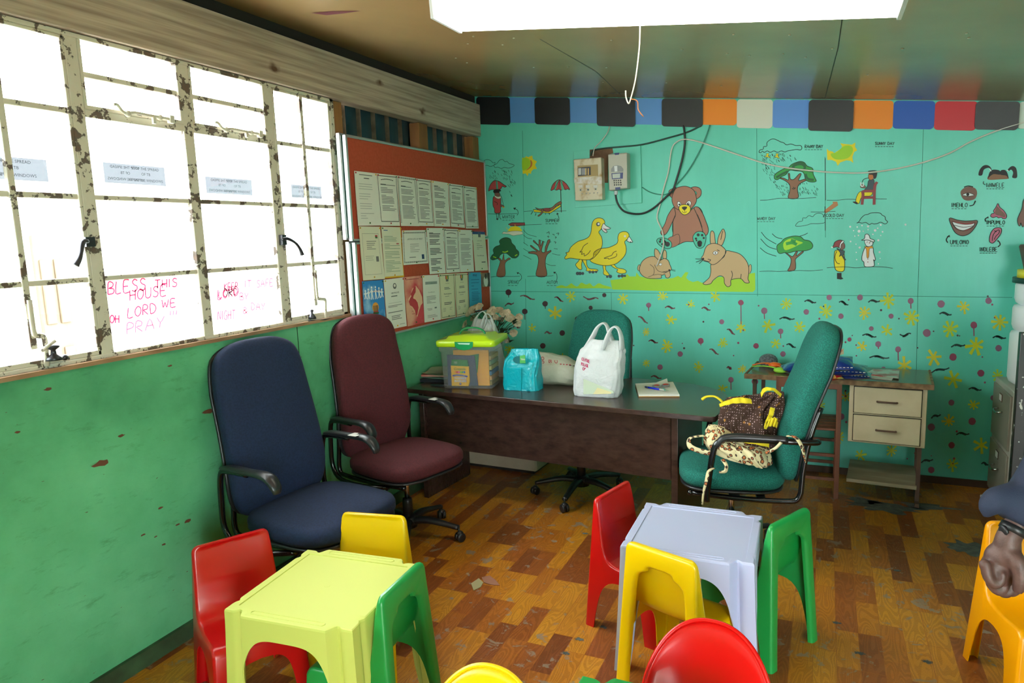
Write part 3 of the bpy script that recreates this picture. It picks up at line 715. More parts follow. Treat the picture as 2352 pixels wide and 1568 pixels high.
# ================================================================== children's plastic furniture
def plastic(name, col, rough=0.32):
    return mat(name, col, rough, coat=0.15, spec=0.5, bump=0.02, bscale=180)
P_RED = plastic('red_plastic', '#bd0a0c', 0.28); P_YEL = plastic('yellow_plastic', '#efc400', 0.3); P_GRN = plastic('green_plastic', '#199040', 0.38)
P_LIME = mat('pale_lime_plastic', '#c6cc62', 0.62); P_GREY = plastic('pale_lilac_grey_plastic', '#b4badb', 0.45); P_ORG = plastic('orange_plastic', '#f3a100', 0.3)
def chair_wx(z):
    w = 0.172 - (0.172 - 0.138) * min(max(z, 0), 0.56) / 0.56
    r = .024; d = z - (.56 - r)
    return w - r + math.sqrt(max(0, r * r - d * d)) if d > 0 else w
def kid_chair(name, label, m, loc, ang, group, z=0.0, rot=None):
    T = thing(name, label, 'chair', (loc[0], loc[1], z), ang - PI / 2, group)
    if kid_chair.proto is None:
        g = G()
        prof = [(-.122, .558), (-.1215, .555), (-.121, .548), (-.1195, .538), (-.112, .50), (-.104, .44), (-.097, .385), (-.085, .335), (-.064, .302), (-.03, .287), (.02, .282), (.08, .284), (.125, .286), (.146, .278), (.156, .258)]
        prof = [(p.x, p.y) for p in cr_smooth([(a, b_, 0) for a, b_ in prof], False, 2)]
        arch = [(.112, 0), (.098, .09), (.085, .15), (.062, .195), (.025, .218), (-.02, .222), (-.06, .212), (-.09, .18), (-.108, .13), (-.122, .06), (-.130, 0)]
        arch = [(p.x, p.y) for p in cr_smooth([(a, b_, 0) for a, b_ in arch], False, 2)]
        ZT = [.5365, .545, .552, .557, .56]
        rear = [(-.172 + .03 * z / .56, z) for z in ZT]
        side = [(-.172, 0)] + rear + prof + [(.172, 0)] + arch
        for s in (-1, 1):
            g.poly([(s * chair_wx(z), y, z) for y, z in side], m)
        for i in range(len(prof) - 1):      # seat and back sheet, slightly dished
            (ya, za), (yb, zb) = prof[i], prof[i + 1]
            nx = 8
            def X(z, k): return chair_wx(z) * (2 * k / nx - 1)
            def dz(k, i_): e = min(i_, len(prof) - 1 - i_) / 5; return -0.010 * min(1, e) * (1 - (2 * k / nx - 1) ** 2)
            for k in range(nx):
                g.add([(X(za, k), ya + dz(k, i) * (1 if i < 10 else 0), za + (dz(k, i) if i >= 10 else 0)), (X(za, k + 1), ya + dz(k + 1, i) * (1 if i < 10 else 0), za + (dz(k + 1, i) if i >= 10 else 0)),
                       (X(zb, k + 1), yb + dz(k + 1, i + 1) * (1 if i + 1 < 10 else 0), zb + (dz(k + 1, i + 1) if i + 1 >= 10 else 0)), (X(zb, k), yb + dz(k, i + 1) * (1 if i + 1 < 10 else 0), zb + (dz(k, i + 1) if i + 1 >= 10 else 0))], [(0, 1, 2, 3)], m)
        # top cap
        g.add([(-chair_wx(.56), -.142, .56), (chair_wx(.56), -.142, .56), (chair_wx(.558), -.122, .558), (-chair_wx(.558), -.122, .558)], [(0, 1, 2, 3)], m)
        ry = lambda z: -.172 + .03 * z / .56
        # rear frame: upside-down U with the stepped notch
        inn = [(.128, 0), (.122, .12), (.112, .25), (.105, .36), (.100, .42), (.092, .452), (.070, .468), (.056, .472), (.052, .486), (.040, .493), (0, .494)]
        inn = [(p.x, p.y) for p in cr_smooth([(a, b_, 0) for a, b_ in inn], False, 2)]
        hole = inn + [(-x, z) for x, z in inn[::-1][1:]]
        out = [(-chair_wx(0), 0)] + [(-chair_wx(z), z) for z in ZT] + [(chair_wx(z), z) for z in ZT[::-1]] + [(chair_wx(0), 0)]
        g.poly([(x, ry(z), z) for x, z in out + hole], m)
        # lip round the opening, going inwards
        g.add([(x, ry(z), z) for x, z in hole] + [(x * .985, ry(z) + .018, z - .002 if z > .3 else z) for x, z in hole], [(i, i + 1, i + 1 + len(hole), i + len(hole)) for i in range(len(hole) - 1)], m)
        # front skirt with its arch
        fy = lambda z: .172 - .016 * z / .258
        fin = [(.118, 0), (.108, .10), (.092, .165), (.06, .198), (0, .208)]
        fin = [(p.x, p.y) for p in cr_smooth([(a, b_, 0) for a, b_ in fin], False, 3)]
        hole = fin + [(-x, z) for x, z in fin[::-1][1:]]
        out = [(-chair_wx(0), 0), (-chair_wx(.258), .258), (chair_wx(.258), .258), (chair_wx(0), 0)]
        g.poly([(x, fy(z), z) for x, z in out + hole], m)
        o = g.build('moulded', merge=True)
        bm = bmesh.new(); bm.from_mesh(o.data); bmesh.ops.remove_doubles(bm, verts=bm.verts, dist=.0008); bmesh.ops.dissolve_limit(bm, angle_limit=math.radians(1.2), verts=bm.verts, edges=bm.edges); bm.to_mesh(o.data); bm.free()
        for p in o.data.polygons: p.use_smooth = True
        w = o.modifiers.new('weld', 'WELD'); w.merge_threshold = 0.0008
        b_ = o.modifiers.new('bevel', 'BEVEL'); b_.width = 0.010; b_.use_clamp_overlap = False; b_.segments = 3; b_.limit_method = 'ANGLE'; b_.angle_limit = math.radians(42)
        s_ = o.modifiers.new('solid', 'SOLIDIFY'); s_.thickness = 0.004; s_.offset = 0
        def cl(c):
            if c.z < .20: return ('leg', (c.x > 0, c.y > 0))
            if c.y < -.06 and c.z > .25 or c.y < -.11: return ('backrest', 0)
            return ('seat', 0)
        kid_chair.proto = cut_parts(o, [((0, 0, .20), (0, 0, 1)), ((0, -.06, 0), (0, 1, 0))], cl, T)
        kid_chair.m0 = m
        return T
    for c in kid_chair.proto:
        d = c.copy(); COL.objects.link(d); d.parent = T
        key = (c.name, m.name)
        if key not in kid_chair.cache:
            me = c.data.copy()
            for i in range(len(me.materials)): me.materials[i] = m
            kid_chair.cache[key] = me
        d.data = kid_chair.cache[key]
    return T
kid_chair.proto = None; kid_chair.cache = {}
A = math.radians
kid_chair('kids_chair', 'red plastic kids chair facing the lime table from the window wall side', P_RED, (-2.055 + .13, 1.855 - .075), A(-30), 'kids chairs round the lime table')
kid_chair('kids_chair', 'yellow plastic kids chair behind the lime table, its smooth back front towards us', P_YEL, (-1.625, 2.09), A(-80), 'kids chairs round the lime table')
kid_chair('kids_chair', 'green plastic kids chair with scuffed hollow back at the lime table', P_GRN, (-1.368, 1.785), A(183), 'kids chairs round the lime table')
kid_chair('kids_chair', 'glossy red plastic kids chair at the pale grey table beside the desk leg', P_RED, (-.685, 2.765), A(-15), 'kids chairs round the pale grey table')
kid_chair('kids_chair', 'yellow plastic kids chair with its hollow back towards us at the pale grey table', P_YEL, (-.445, 2.395), A(70), 'kids chairs round the pale grey table')
kid_chair('kids_chair', 'green plastic kids chair with its hollow back turned away from the pale grey table', P_GRN, (-.215, 2.79), A(153), 'kids chairs round the pale grey table')
kid_chair('kids_chair', 'orange plastic kids chair beside the person at the frame edge', P_ORG, (.738, 2.83), A(-74), 'kids chairs in orange')

def kid_table(label, m, loc, ang):
    T = thing('kids_table', label, 'table', (loc[0], loc[1], 0), ang)
    a, b_, H = 0.238, 0.225, 0.50
    g = G()
    out = []                                    # perimeter outline, tagged by side
    leg = 0.062
    # long front/back edges bulge outward between the legs; straight sides
    def sidept(t):  # front side, t -1..1 along x
        x = t * a; e = (a - leg - abs(x)) / 0.02
        s = max(0, min(1, e)); s = s * s * (3 - 2 * s)
        groove = 0.012 * math.exp(-((abs(x) - (a - leg + 0.006)) / 0.012) ** 2)
        return x, -(b_ + 0.022 * s - groove)
    n = 64; per = []
    for i in range(n): t = -1 + 2 * i / n; x, y = sidept(t); per.append((x, y, 'f', t))
    for i in range(n):
        t = -1 + 2 * i / n; gr = 0.010 * math.exp(-((abs(t) * b_ - (b_ - leg + 0.004)) / 0.010) ** 2)
        per.append((a - gr, t * b_, 'r', t))
    for i in range(n): t = 1 - 2 * i / n; x, y = sidept(t); per.append((x, -y, 'b', t))
    for i in range(n):
        t = 1 - 2 * i / n; gr = 0.010 * math.exp(-((abs(t) * b_ - (b_ - leg + 0.004)) / 0.010) ** 2)
        per.append((-a + gr, t * b_, 'l', t))
    def zb(t, half):
        lim = 1 - leg * .95 / half; u = abs(t) / lim
        return 0.0 if u >= 1 else 0.43 * (1 - u ** 4.2) ** (1 / 2.8)
    rows = [0, .006, .02, .05, .1, .2, .35, .5, .7, .85, 1]
    cols = []
    for x, y, s, t in per:
        z0 = zb(t, a if s in 'fb' else b_); col = []
        for q in rows:
            z = H - .008 + (z0 - H + .008) * q; k = 1 + .10 * (1 - z / H) ** 1.3 * (1 if z < .4 else .8)
            col.append((x * k, y * k, z))
        cols.append(col)
    P_ = len(per); R_ = len(rows)
    vs = [cols[i][j] for i in range(P_) for j in range(R_)]
    fs = []
    for i in range(P_):
        k = (i + 1) % P_
        for j in range(R_ - 1):
            q = [i * R_ + j, k * R_ + j, k * R_ + j + 1, i * R_ + j + 1]
            if cols[i][j + 1][2] < H - .02 and abs(cols[i][j][2] - cols[i][j + 1][2]) < 1e-5: continue
            fs.append(q)
    g.add(vs, fs, m)
    # top with rounded rim, sunk work surface
    def ring(k, z): return [(x * k, y * k, z) for x, y, s, t in per]
    rings = [ring(1, H - .008), ring(.992, H - .002), ring(.975, H)]
    inner = []
    for x, y, s, t in per:
        ix = max(-a * .87, min(a * .87, x)); iy = max(-b_ * .86, min(b_ * .86, y)); inner.append((ix, iy))
    rings.append([(x, y, H) for x, y in inner]); rings.append([(x * .994, y * .994, H - .003) for x, y in inner])
    base = len(g.v)
    g.add([p for r_ in rings for p in r_], [(r_ * P_ + i, r_ * P_ + (i + 1) % P_, (r_ + 1) * P_ + (i + 1) % P_, (r_ + 1) * P_ + i) for r_ in range(len(rings) - 1) for i in range(P_)], m)
    g.add([(x * .994, y * .994, H - .003) for x, y in inner] + [(0, 0, H - .003)], [(i, (i + 1) % P_, P_) for i in range(P_)], m)
    g.lathe([(.012, H - .0035), (.010, H - .0025), (0, H - .0025)], m, 12)
    for s in (-1, 1):       # pencil grooves along two edges
        pts = [(x, s * (b_ - .006), H + .0006) for x in (-.13, -.05, .05, .13)]
        for d in (-.009, .009): g.tube([(-.13, s * (b_ - .006) + d, H), (.13, s * (b_ - .006) + d, H)], .0018, m, 6)
        for e in (-1, 1): g.tube([(e * .13, s * (b_ - .006) - .009, H), (e * .137, s * (b_ - .006), H), (e * .13, s * (b_ - .006) + .009, H)], .0018, m, 6, 3)
    o = g.build('moulded', merge=True)
    for p in o.data.polygons: p.use_smooth = True
    s_ = o.modifiers.new('solid', 'SOLIDIFY'); s_.thickness = 0.004; s_.offset = -1
    cl = lambda c: ('leg', (c.x > 0, c.y > 0)) if c.z < .42 else ('tabletop', 0)
    cut_parts(o, [((0, 0, .42), (0, 0, 1))], cl, T, 24)
    return T
kid_table('pale lime plastic kids table standing close to the window wall', P_LIME, (-1.522, 1.765), A(5))
kid_table('pale lilac grey plastic kids table in front of the desk', P_GREY, (-.436, 2.628), A(1))
_p = onZ(1333, 1550, .5)
kid_table('green plastic kids table cut off by the bottom of the photo', P_GRN, (_p.x + .238, _p.y - .225), A(-1))

def tub_chair(label, m, loc, ang):
    """child's chair with a round scooped back"""
    T = thing('tub_chair', label, 'chair', (loc[0], loc[1], 0), ang + PI / 2, 'round-backed kids chairs')
    g = G()
    def back(u, v):       # u across 0..1, v up 0..1 ; +y is behind
        t = (u - .5) * 2
        top = .30 + .29 * math.sqrt(max(0, 1 - abs(t) ** 2.2))
        z = .27 + (top - .27) * v
        x = t * (.175 + .022 * (z - .27) / .3); y = .13 + .06 * v - .10 * abs(t) ** 2.4
        y += .006 * max(0, v - .93) / .07
        return (x, y, z)
    g.grid(back, 25, 14, m)
    g.build('backrest', T, solid=.004)
    g = G(); g.tube([Vector(back(i / 40, 1)) for i in range(41)], .006, m, 8); g.build('back_rim', T)
    g = G()
    g.grid(lambda u, v: (((u - .5) * 2) * .17 * (1 - .1 * (1 - v)), -.17 + .32 * v, .275 - .012 * math.sin(PI * u) * math.sin(PI * v) - (.02 * (1 - v / .12) if v < .12 else 0)), 13, 13, m)
    g.build('seat', T, solid=.004, bevel=0)
    for sx in (-1, 1):
        for sy in (-1, 1):
            g = G(); g.bar((sx * .135, sy * .12, .275), (sx * .17, sy * .165, 0), .04, .03, m); g.build('leg', T, bevel=.006)
    return T
tub_chair('red plastic kids chair with a tall rounded back nearest the camera', mat('scarlet_plastic', '#d00c0a', .25, coat=.15), (-.262, 1.638), A(-93))
tub_chair('yellow plastic kids chair of which only the rounded top shows at the bottom edge', P_YEL, (-.735, 1.238), A(-92))
# ================================================================== office chairs
def fabric(name, col, col2, weave=False):
    m = mat(name, col, 0.9, col2=col2, scale=120, bump=0.25, bscale=380, sheen=0.0)
    return m
F_BLUE = fabric('navy_fabric', '#152648', '#101e3c'); F_RED = fabric('burgundy_fabric', '#531c24', '#46171e')
F_GRN, nt, b = node_mat('teal_woven_fabric')
tc = N(nt, 'ShaderNodeTexCoord'); mpz = N(nt, 'ShaderNodeMapping'); mpz.inputs['Scale'].default_value = (1, 1, 1); mpz.inputs['Rotation'].default_value = (0.6, 0.6, 0.3); nt.links.new(tc.outputs['Object'], mpz.inputs['Vector'])
vo = N(nt, 'ShaderNodeTexVoronoi'); vo.inputs['Scale'].default_value = 190; nt.links.new(mpz.outputs[0], vo.inputs['Vector'])
c1 = ramp(nt, vo.outputs['Distance'], [(0.1, lin('#1b8474')), (0.6, lin('#0f5f55'))]); nt.links.new(c1.outputs[0], b.inputs['Base Color']); b.inputs['Roughness'].default_value = 0.9
bp = N(nt, 'ShaderNodeBump'); bp.inputs['Strength'].default_value = 0.5; bp.inputs['Distance'].default_value = 0.003; bp.invert = True; nt.links.new(vo.outputs['Distance'], bp.inputs['Height']); nt.links.new(bp.outputs[0], b.inputs['Normal'])
BLK = mat('black_moulded_plastic', '#1c1d20', 0.35, col2='#26272a', scale=20); BLKM = mat('black_enamel_tube', '#0e0f12', 0.18, spec=0.7); CHR = mat('chrome', '#c8c8c8', 0.15, 1.0)
def superc(t, n):
    c, s = math.cos(t), math.sin(t)
    return math.copysign(abs(c) ** (2 / n), c), math.copysign(abs(s) ** (2 / n), s)
def cushion(g, M, w, l, th, m, n=4.0, crown=0.02, taper=0.0, roundtop=0.0, curve=None, folds=None):
    """upholstered pad: local x across w, local y along l (0..l), local z thickness (front face +z)"""
    NU, NV = 44, 9
    vs = []; fs = []
    def outline(t, k):
        cx, cy = superc(t, n)
        y = l / 2 + cy * l / 2 * k
        f = 1 - taper * (y / l)
        if roundtop and y > l * (1 - roundtop):
            q = (y / l - (1 - roundtop)) / roundtop; f *= math.sqrt(max(0.0, 1 - 0.55 * q ** 3.0))
        return cx * w / 2 * f * k, y
    def bend(x, y, z):
        dy = curve(y) if curve else 0
        fz = folds(y) if folds and z > 0 else 0
        return (x, y, z + dy + fz)
    layers = [(0.0, -th / 2), (0.80, -th / 2), (0.955, -th / 2 + th * .06), (1.0, -th / 2 + th * .28), (1.0, th * .12), (0.975, th / 2 - th * .18), (0.90, th / 2 - .004), (0.7, th / 2 + crown * .5), (0.35, th / 2 + crown * .95), (0.0, th / 2 + crown)]
    for k, z in layers:
        for i in range(NU):
            x, y = outline(2 * PI * i / NU, max(k, 1e-4)); vs.append(bend(x, y, z))
    for j in range(len(layers) - 1):
        for i in range(NU):
            fs.append((j * NU + i, j * NU + (i + 1) % NU, (j + 1) * NU + (i + 1) % NU, (j + 1) * NU + i))
    g.add(vs, fs, m, True, M)
def office_chair(label, fab, loc, ang, recline=0.2, arms='droop', folds=None, bw=.47, bl=.74, group=None, seat_z=.47, base_ang=0.3, parts_group='high-backed office chairs', sw=.50, sd=.50, az=.675, th=.08):
    T = thing('office_chair', label, 'chair', (loc[0], loc[1], 0), ang - PI / 2, parts_group)
    # local +y = facing
    g = G(); cushion(g, Matrix.Translation((0, -.24, seat_z)), sw, sd, .085, fab, 3.6, .018); g.build('seat', T)
    g = G(); cushion(g, Matrix.Translation((0, -.235, seat_z - .048)), sw - .01, sd - .01, .02, BLK, 3.6, 0.0); g.build('seat_pan', T)
    # backrest: stands at the rear of the seat, leaning
    R_ = Matrix.Translation((0, -.235, seat_z - .015)) @ Matrix.Rotation(PI / 2 + recline, 4, 'X')
    cv = lambda y: .030 * math.sin(min(1, y / .5) * PI) * (1 if y < .5 else 0) - .05 * max(0, y - .5) ** 1.5
    g = G(); M2 = R_ @ Matrix.Rotation(PI, 4, 'Y')
    # flip so the crowned face looks forward
    Mb = Matrix.Translation((0, -.235, seat_z - .015)) @ Matrix(((1, 0, 0, 0), (0, -math.sin(recline), math.cos(recline), 0), (0, math.cos(recline), math.sin(recline), 0), (0, 0, 0, 1)))
    cushion(g, Mb, bw, bl, th, fab, 5.0, .02, taper=.13, roundtop=.12, curve=cv, folds=folds); g.build('backrest', T, sub=1)
    g = G(); cushion(g, Mb @ Matrix.Translation((0, .004, -.045)), bw * .985, bl - .012, .018, BLK, 5.0, 0.0, taper=.13, roundtop=.12, curve=cv); g.build('back_shell', T)
    bp_ = lambda x, y, z: Mb @ Vector((x, y, z + cv(y)))
    g = G()
    for s in (-1, 1):
        g.tube([(s * .20, .20, seat_z - .075), (s * .215, .0, seat_z - .085), (s * .225, -.22, seat_z - .085), (s * .228, -.285, seat_z - .06), bp_(s * .222, .09, -.06), bp_(s * .215, .25, -.062), bp_(s * .20, .40, -.06)], .0125, BLKM, 10, 4)
        g.ball((s * .20, .205, seat_z - .075), .016, BLKM, 10)
    g.bar((-.2, 0, seat_z - .085), (.2, 0, seat_z - .085), .05, .015, BLK); g.bar((-.2, -.12, seat_z - .085), (.2, -.12, seat_z - .085), .04, .015, BLK)
    g.build('frame', T)
    for s in (-1, 1):
        xs = s * (sw / 2 + .015)
        if arms == 'droop':
            g = G(); g.tube([(s * .225, .10, seat_z - .085), (xs, -.02, seat_z - .085), (xs, -.20, seat_z - .08), (xs, -.265, seat_z - .02), (xs, -.27, seat_z + .10), (xs, -.255, az - .035), (xs, -.21, az - .012), (xs, -.08, az - .010)], .0125, BLKM, 10, 4); g.build('arm_tube', T)
            g = G(); pts = [(xs, -.24, az - .004), (xs, -.18, az + .004), (xs, -.06, az + .004), (xs, .02, az + .004), (xs, .065, az - .008), (xs, .092, az - .04), (xs, .095, az - .062)]
            g.tube(pts, [.016, .024, .026, .029, .031, .027, .018], BLK, 10, 4, flat=(1.0, .55)); g.build('armrest', T)
        else:
            g = G(); g.tube([(xs, .13, seat_z - .09), (xs, .125, seat_z - .02), (xs, .10, az - .06), (xs, .07, az - .012), (xs, .02, az), (xs, -.30, az - .005), (s * .235, -.36, az - .01)], .0145, BLKM, 10, 4); g.build('arm_tube', T)
            g = G(); g.tube([(xs, .088, az - .042), (xs, .06, az), (xs, .0, az + .010), (xs, -.13, az + .008), (xs, -.225, az + .004)], [.017, .023, .026, .026, .024], BLK, 8, 4, flat=(1.0, .7)); g.build('armrest', T)
    g = G(); g.lathe([(.014, .22), (.014, seat_z - .08)], CHR, 14); g.lathe([(.028, .08), (.028, .22), (.024, .235)], BLK, 14); g.build('gas_lift', T)
    g = G(); g.lathe([(.05, .07), (.055, .11), (.04, .135)], BLK, 16); g.build('base_hub', T)
    g = G(); g.tube([(.02, .05, seat_z - .09), (.10, .05, seat_z - .10), (.20, .07, seat_z - .115), (.235, .08, seat_z - .14)], [.005, .005, .006, .012], BLK, 6, 3); g.build('lever', T)
    for k in range(5):
        a = base_ang + 2 * PI * k / 5; c, s = math.cos(a), math.sin(a)
        g = G(); g.tube([(c * .03, s * .03, .105), (c * .12, s * .12, .112), (c * .23, s * .23, .092), (c * .295, s * .295, .078)], [.030, .026, .020, .018], BLK, 8, 3, flat=(1, .75)); L_ = g.build('base_leg', T)
        g = G()
        ca, sa = math.cos(a + .9), math.sin(a + .9)
        for e in (-.013, .013):
            Mw = Matrix.Translation((c * .30 - sa * e, s * .30 + ca * e, .026)) @ Matrix.Rotation(a + .9, 4, 'Z') @ Matrix.Rotation(PI / 2, 4, 'X')
            g.lathe([(.012, -.009), (.024, -.009), (.0258, -.004), (.0258, .004), (.024, .009), (.012, .009)], BLK, 16, Mw)
        g.ball((c * .30, s * .30, .046), .020, BLK, 8, (1, 1, .8)); g.lathe([(.006, .04), (.006, .085)], BLK, 8, Matrix.Translation((c * .295, s * .295, 0)))
        g.build('caster', T)
    return T
sticker = mat('white_sticker', '#d8d8d2', 0.5)
t_ = office_chair('tall navy blue office chair leaning against the window wall', F_BLUE, (-2.05, 2.36), A(-7), recline=.12, base_ang=.9, bl=.79, bw=.55, sw=.56, sd=.54, az=.725)
fr = lambda y: .010 * math.cos((y - .18) * 26) * (1 if .05 < y < .42 else 0) - (.012 * math.exp(-((y - .62) / .02) ** 2))
t2_ = office_chair('tall burgundy office chair with ribbed back beside the blue one', F_RED, (-2.095, 3.14), A(-15), recline=.055, folds=fr, base_ang=.76, bl=.80, bw=.50, sw=.54, sd=.52, az=.725)
t3_ = office_chair('green office chair standing behind the desk against the back wall', F_GRN, (-1.385, 4.07), A(-96), recline=.22, base_ang=2.9, bl=.72)
t4_ = office_chair('green office chair with clothes thrown over the seat, turned towards the desk', F_GRN, (-.40, 3.53), A(190), recline=.245, arms='loop', base_ang=.5, bl=.77, bw=.47, th=.10, az=.69)
for tt, s in ((t_, 1), (t2_, 1)):
    g = G(); x = -(.285 if tt is t_ else .275) + .005
    g.box((x, -.02, .743), (.05, .05, .002), sticker); g.build('sticker', tt)

# ================================================================== desks
WENGE, nt, b = node_mat('dark_wenge_laminate')
tc = N(nt, 'ShaderNodeTexCoord'); mpz = N(nt, 'ShaderNodeMapping'); mpz.inputs['Scale'].default_value = (1.2, 14, 3); nt.links.new(tc.outputs['Object'], mpz.inputs['Vector'])
n1 = N(nt, 'ShaderNodeTexNoise'); n1.inputs['Scale'].default_value = 9; n1.inputs['Detail'].default_value = 7; n1.inputs['Roughness'].default_value = .65; nt.links.new(mpz.outputs[0], n1.inputs['Vector'])
c1 = ramp(nt, n1.outputs['Fac'], [(0.3, lin('#2a1c1a')), (0.7, lin('#46322c'))]); nt.links.new(c1.outputs[0], b.inputs['Base Color']); b.inputs['Roughness'].default_value = 0.26
D = thing('executive_desk', 'long dark brown desk with a curved right end and deep front panel', 'desk', (-2.40, 3.66, 0), A(-5.3))
L_ = 1.93
g = G()
out = [(0, 0), (L_ - .02, 0), (L_, .015)] + [(L_ + .0, .10), (L_ - .005, .25), (L_ - .02, .40), (L_ - .055, .52), (L_ - .11, .61), (L_ - .20, .68), (L_ - .32, .735), (L_ - .50, .775), (L_ - .75, .79), (.55, .79), (0, .79)]
g.prism([(x, y, .702) for x, y in out], (0, 0, .028), WENGE); g.build('desktop', D, bevel=.003)
g = G(); g.box((L_ / 2 - .1, .095, .52), (L_ - .30, .018, .36), WENGE); g.build('modesty_panel', D)
for x in (.075, L_ - .22):
    g = G(); g.box((x, .30, .351), (.035, .50, .702), WENGE); g.build('leg', D, bevel=.002)
g = G(); g.prism([(L_ - .32, .10, .70), (L_ - .22, .10, .70), (L_ - .22, .10, .64)], (0, .02, 0), WENGE); g.build('bracket', D)
# beige box below the desk
beige = mat('beige_enamel', '#b9ad94', 0.45, col2='#ab9f86', scale=4)
B_ = thing('drawer_unit', 'cream metal cabinet lying low behind the desk panel', 'cabinet', (-2.09, 4.50, 0), A(-3))
g = G(); g.prism([(-.30, -.16, 0.03), (.30, -.16, 0.03), (.30, -.15, 0.03), (.30, .04, 0.03), (.27, .12, 0.03), (.20, .16, 0.03), (-.30, .16, 0.03)], (0, 0, .35), beige); g.build('body', B_, bevel=.006)
g = G(); g.box((0, -.165, .2), (.59, .012, .34), beige); g.build('door', B_, bevel=.003)
g = G(); g.box((0, 0, .016), (.54, .28, .030), mat('dark_plinth', '#2a2622', .8)); g.build('plinth', B_)

# small old desk
ODK = mat('worn_green_brown_top', '#6a6248', 0.22, col2='#5b5540', scale=3); EDGE = mat('chipped_wood_edge', '#6e5236', 0.7, col2='#8e714d', scale=25)
CREAM = mat('cream_painted_steel', '#c3b695', 0.5, col2='#b5a785', scale=6); RUSTY = mat('brown_steel_leg', '#4a3428', 0.6, col2='#5d4331', scale=12)
WD = mat('reddish_wood', '#6f3d20', 0.5, col2='#5a2f18', scale=5, stretch=(6, 6, .6)); ply = mat('grey_ply_shelf', '#a89b7e', 0.7, col2='#8f8369', scale=3, stretch=(1, 5, 1))
D2 = thing('small_desk', 'small old desk with two cream drawers against the mural wall', 'desk', (.085, 4.72, 0), A(-4.5))
g = G(); g.box((0, 0, .735), (1.02, .47, .024), ODK); g.build('desktop', D2, bevel=.003)
g = G(); g.box((0, -.232, .735), (1.024, .012, .030), EDGE); g.box((.508, 0, .735), (.012, .47, .030), EDGE); g.box((-.508, 0, .735), (.012, .47, .030), EDGE); g.build('edge_strip', D2)
g = G(); g.box((.285, .0, .545), (.40, .42, .35), CREAM); g.build('drawer_case', D2, bevel=.004)
for z_ in (.632, .462):
    g = G(); g.box((.285, -.216, z_), (.345, .016, .155), CREAM); d_ = g.build('drawer', D2, bevel=.003)
    g = G(); g.tube([(.235, -.226, z_ - .002), (.235, -.243, z_), (.25, -.246, z_), (.32, -.246, z_), (.335, -.243, z_), (.335, -.226, z_ - .002)], .0055, RUSTY, 8, 2); g.build('handle', d_)
    g = G(); g.box((.285, -.2115, z_), (.353, .002, .163), mat('dark_gap', '#1c1712', .9)); g.build('drawer_gap', d_)
for x in (-.46, .46):
    for y in (-.17, .17):
        g = G(); g.box((x, y, .36), (.022, .022, .72), RUSTY); g.build('leg', D2)
    g = G(); g.box((x, 0, .03), (.022, .46, .022), RUSTY); g.build('foot_rail', D2)
g = G(); g.box((.27, .0, .125), (.37, .40, .022), ply); g.build('lower_shelf', D2, bevel=.002)
# wooden chair tucked in
C2 = thing('wooden_chair', 'reddish wooden slatted chair tucked under the small desk', 'chair', (-.07, 4.69, 0), A(0))
for x in (-.17, .17):
    g = G(); g.bar((x, -.175, 0), (x, -.185, .745), .028, .028, WD, up=(0, 1, 0)); g.build('rear_leg', C2, bevel=.002)
    g = G(); g.bar((x, .17, 0), (x, .17, .42), .028, .028, WD, up=(0, 1, 0)); g.build('front_leg', C2, bevel=.002)
    g = G(); g.bar((x, -.17, .21), (x, .17, .21), .018, .018, WD); g.build('side_rail', C2)
    g = G(); g.bar((x, -.17, .40), (x, .17, .40), .02, .05, WD); g.build('seat_rail', C2)
for i in range(5):
    g = G(); g.box((0, -.15 + i * .075, .432), (.35, .06, .014), WD); g.build('seat_slat', C2, bevel=.002)
g = G(); g.box((0, -.19, .715), (.36, .018, .06), WD); g.build('top_rail', C2, bevel=.004)
for z_ in (.12, .27):
    g = G(); g.bar((-.17, -.172, z_), (.17, -.172, z_), .018, .018, WD); g.build('stretcher', C2)
    g = G(); g.bar((-.17, .17, z_), (.17, .17, z_), .018, .018, WD); g.build('stretcher', C2)

# filing cabinet, water tank, dark panel
FC = thing('filing_cabinet', 'grey two-drawer steel filing cabinet against the mural wall', 'cabinet', (1.24, 4.72, 0))
grey = mat('filing_grey', '#b4b1a5', 0.45, col2='#a5a296', scale=4); greyd = mat('filing_grey_front', '#8f897a', 0.4, col2='#857f70', scale=4)
g = G(); g.box((0, 0, .37), (.56, .46, .70), grey); g.build('body', FC, bevel=.006)
g = G(); g.box((0.005, 0, .012), (.54, .44, .024), greyd); g.build('plinth', FC)
for z_ in (.195, .535):
    g = G(); g.box((-.284, 0, z_), (.014, .42, .31), greyd); d_ = g.build('drawer', FC, bevel=.003)
    g = G(); g.tube([(-.291, .05, z_ + .03), (-.315, .045, z_ + .025), (-.318, 0, z_ + .02), (-.315, -.045, z_ + .025), (-.291, -.05, z_ + .03)], .006, CHR, 8, 3); g.build('handle', d_)
    g = G(); g.box((-.292, 0, z_ + .105), (.004, .06, .045), RUSTY); g.box((-.295, 0, z_ + .105), (.002, .05, .035), sticker); g.build('label_holder', d_)
TK = thing('stacking_drum', 'stacked white plastic drum standing on the filing cabinet', 'container', (1.175, 4.74, .72))
wp = mat('white_polythene', '#e9edf0', 0.3)
for i, (z0, z1, r0) in enumerate([(0, .30, .20), (.302, .45, .195), (.452, .58, .19)]):
    g = G(); g.lathe([(0, z0), (r0 - .03, z0), (r0 - .008, z0 + .015), (r0, z0 + .04), (r0, z1 - .015), (r0 - .006, z1), (0, z1)], wp, 40); g.build('drum_section', TK)
BK = thing('black_bucket', 'black rimmed tub with a yellow band on top of the white drum', 'tub', (1.175, 4.74, 1.30))
g = G(); g.lathe([(.17, 0), (.205, .0), (.205, .028), (.17, .028), (0, .03)], mat('dark_green_rim', '#1e4038', .4), 36); g.build('rim', BK)
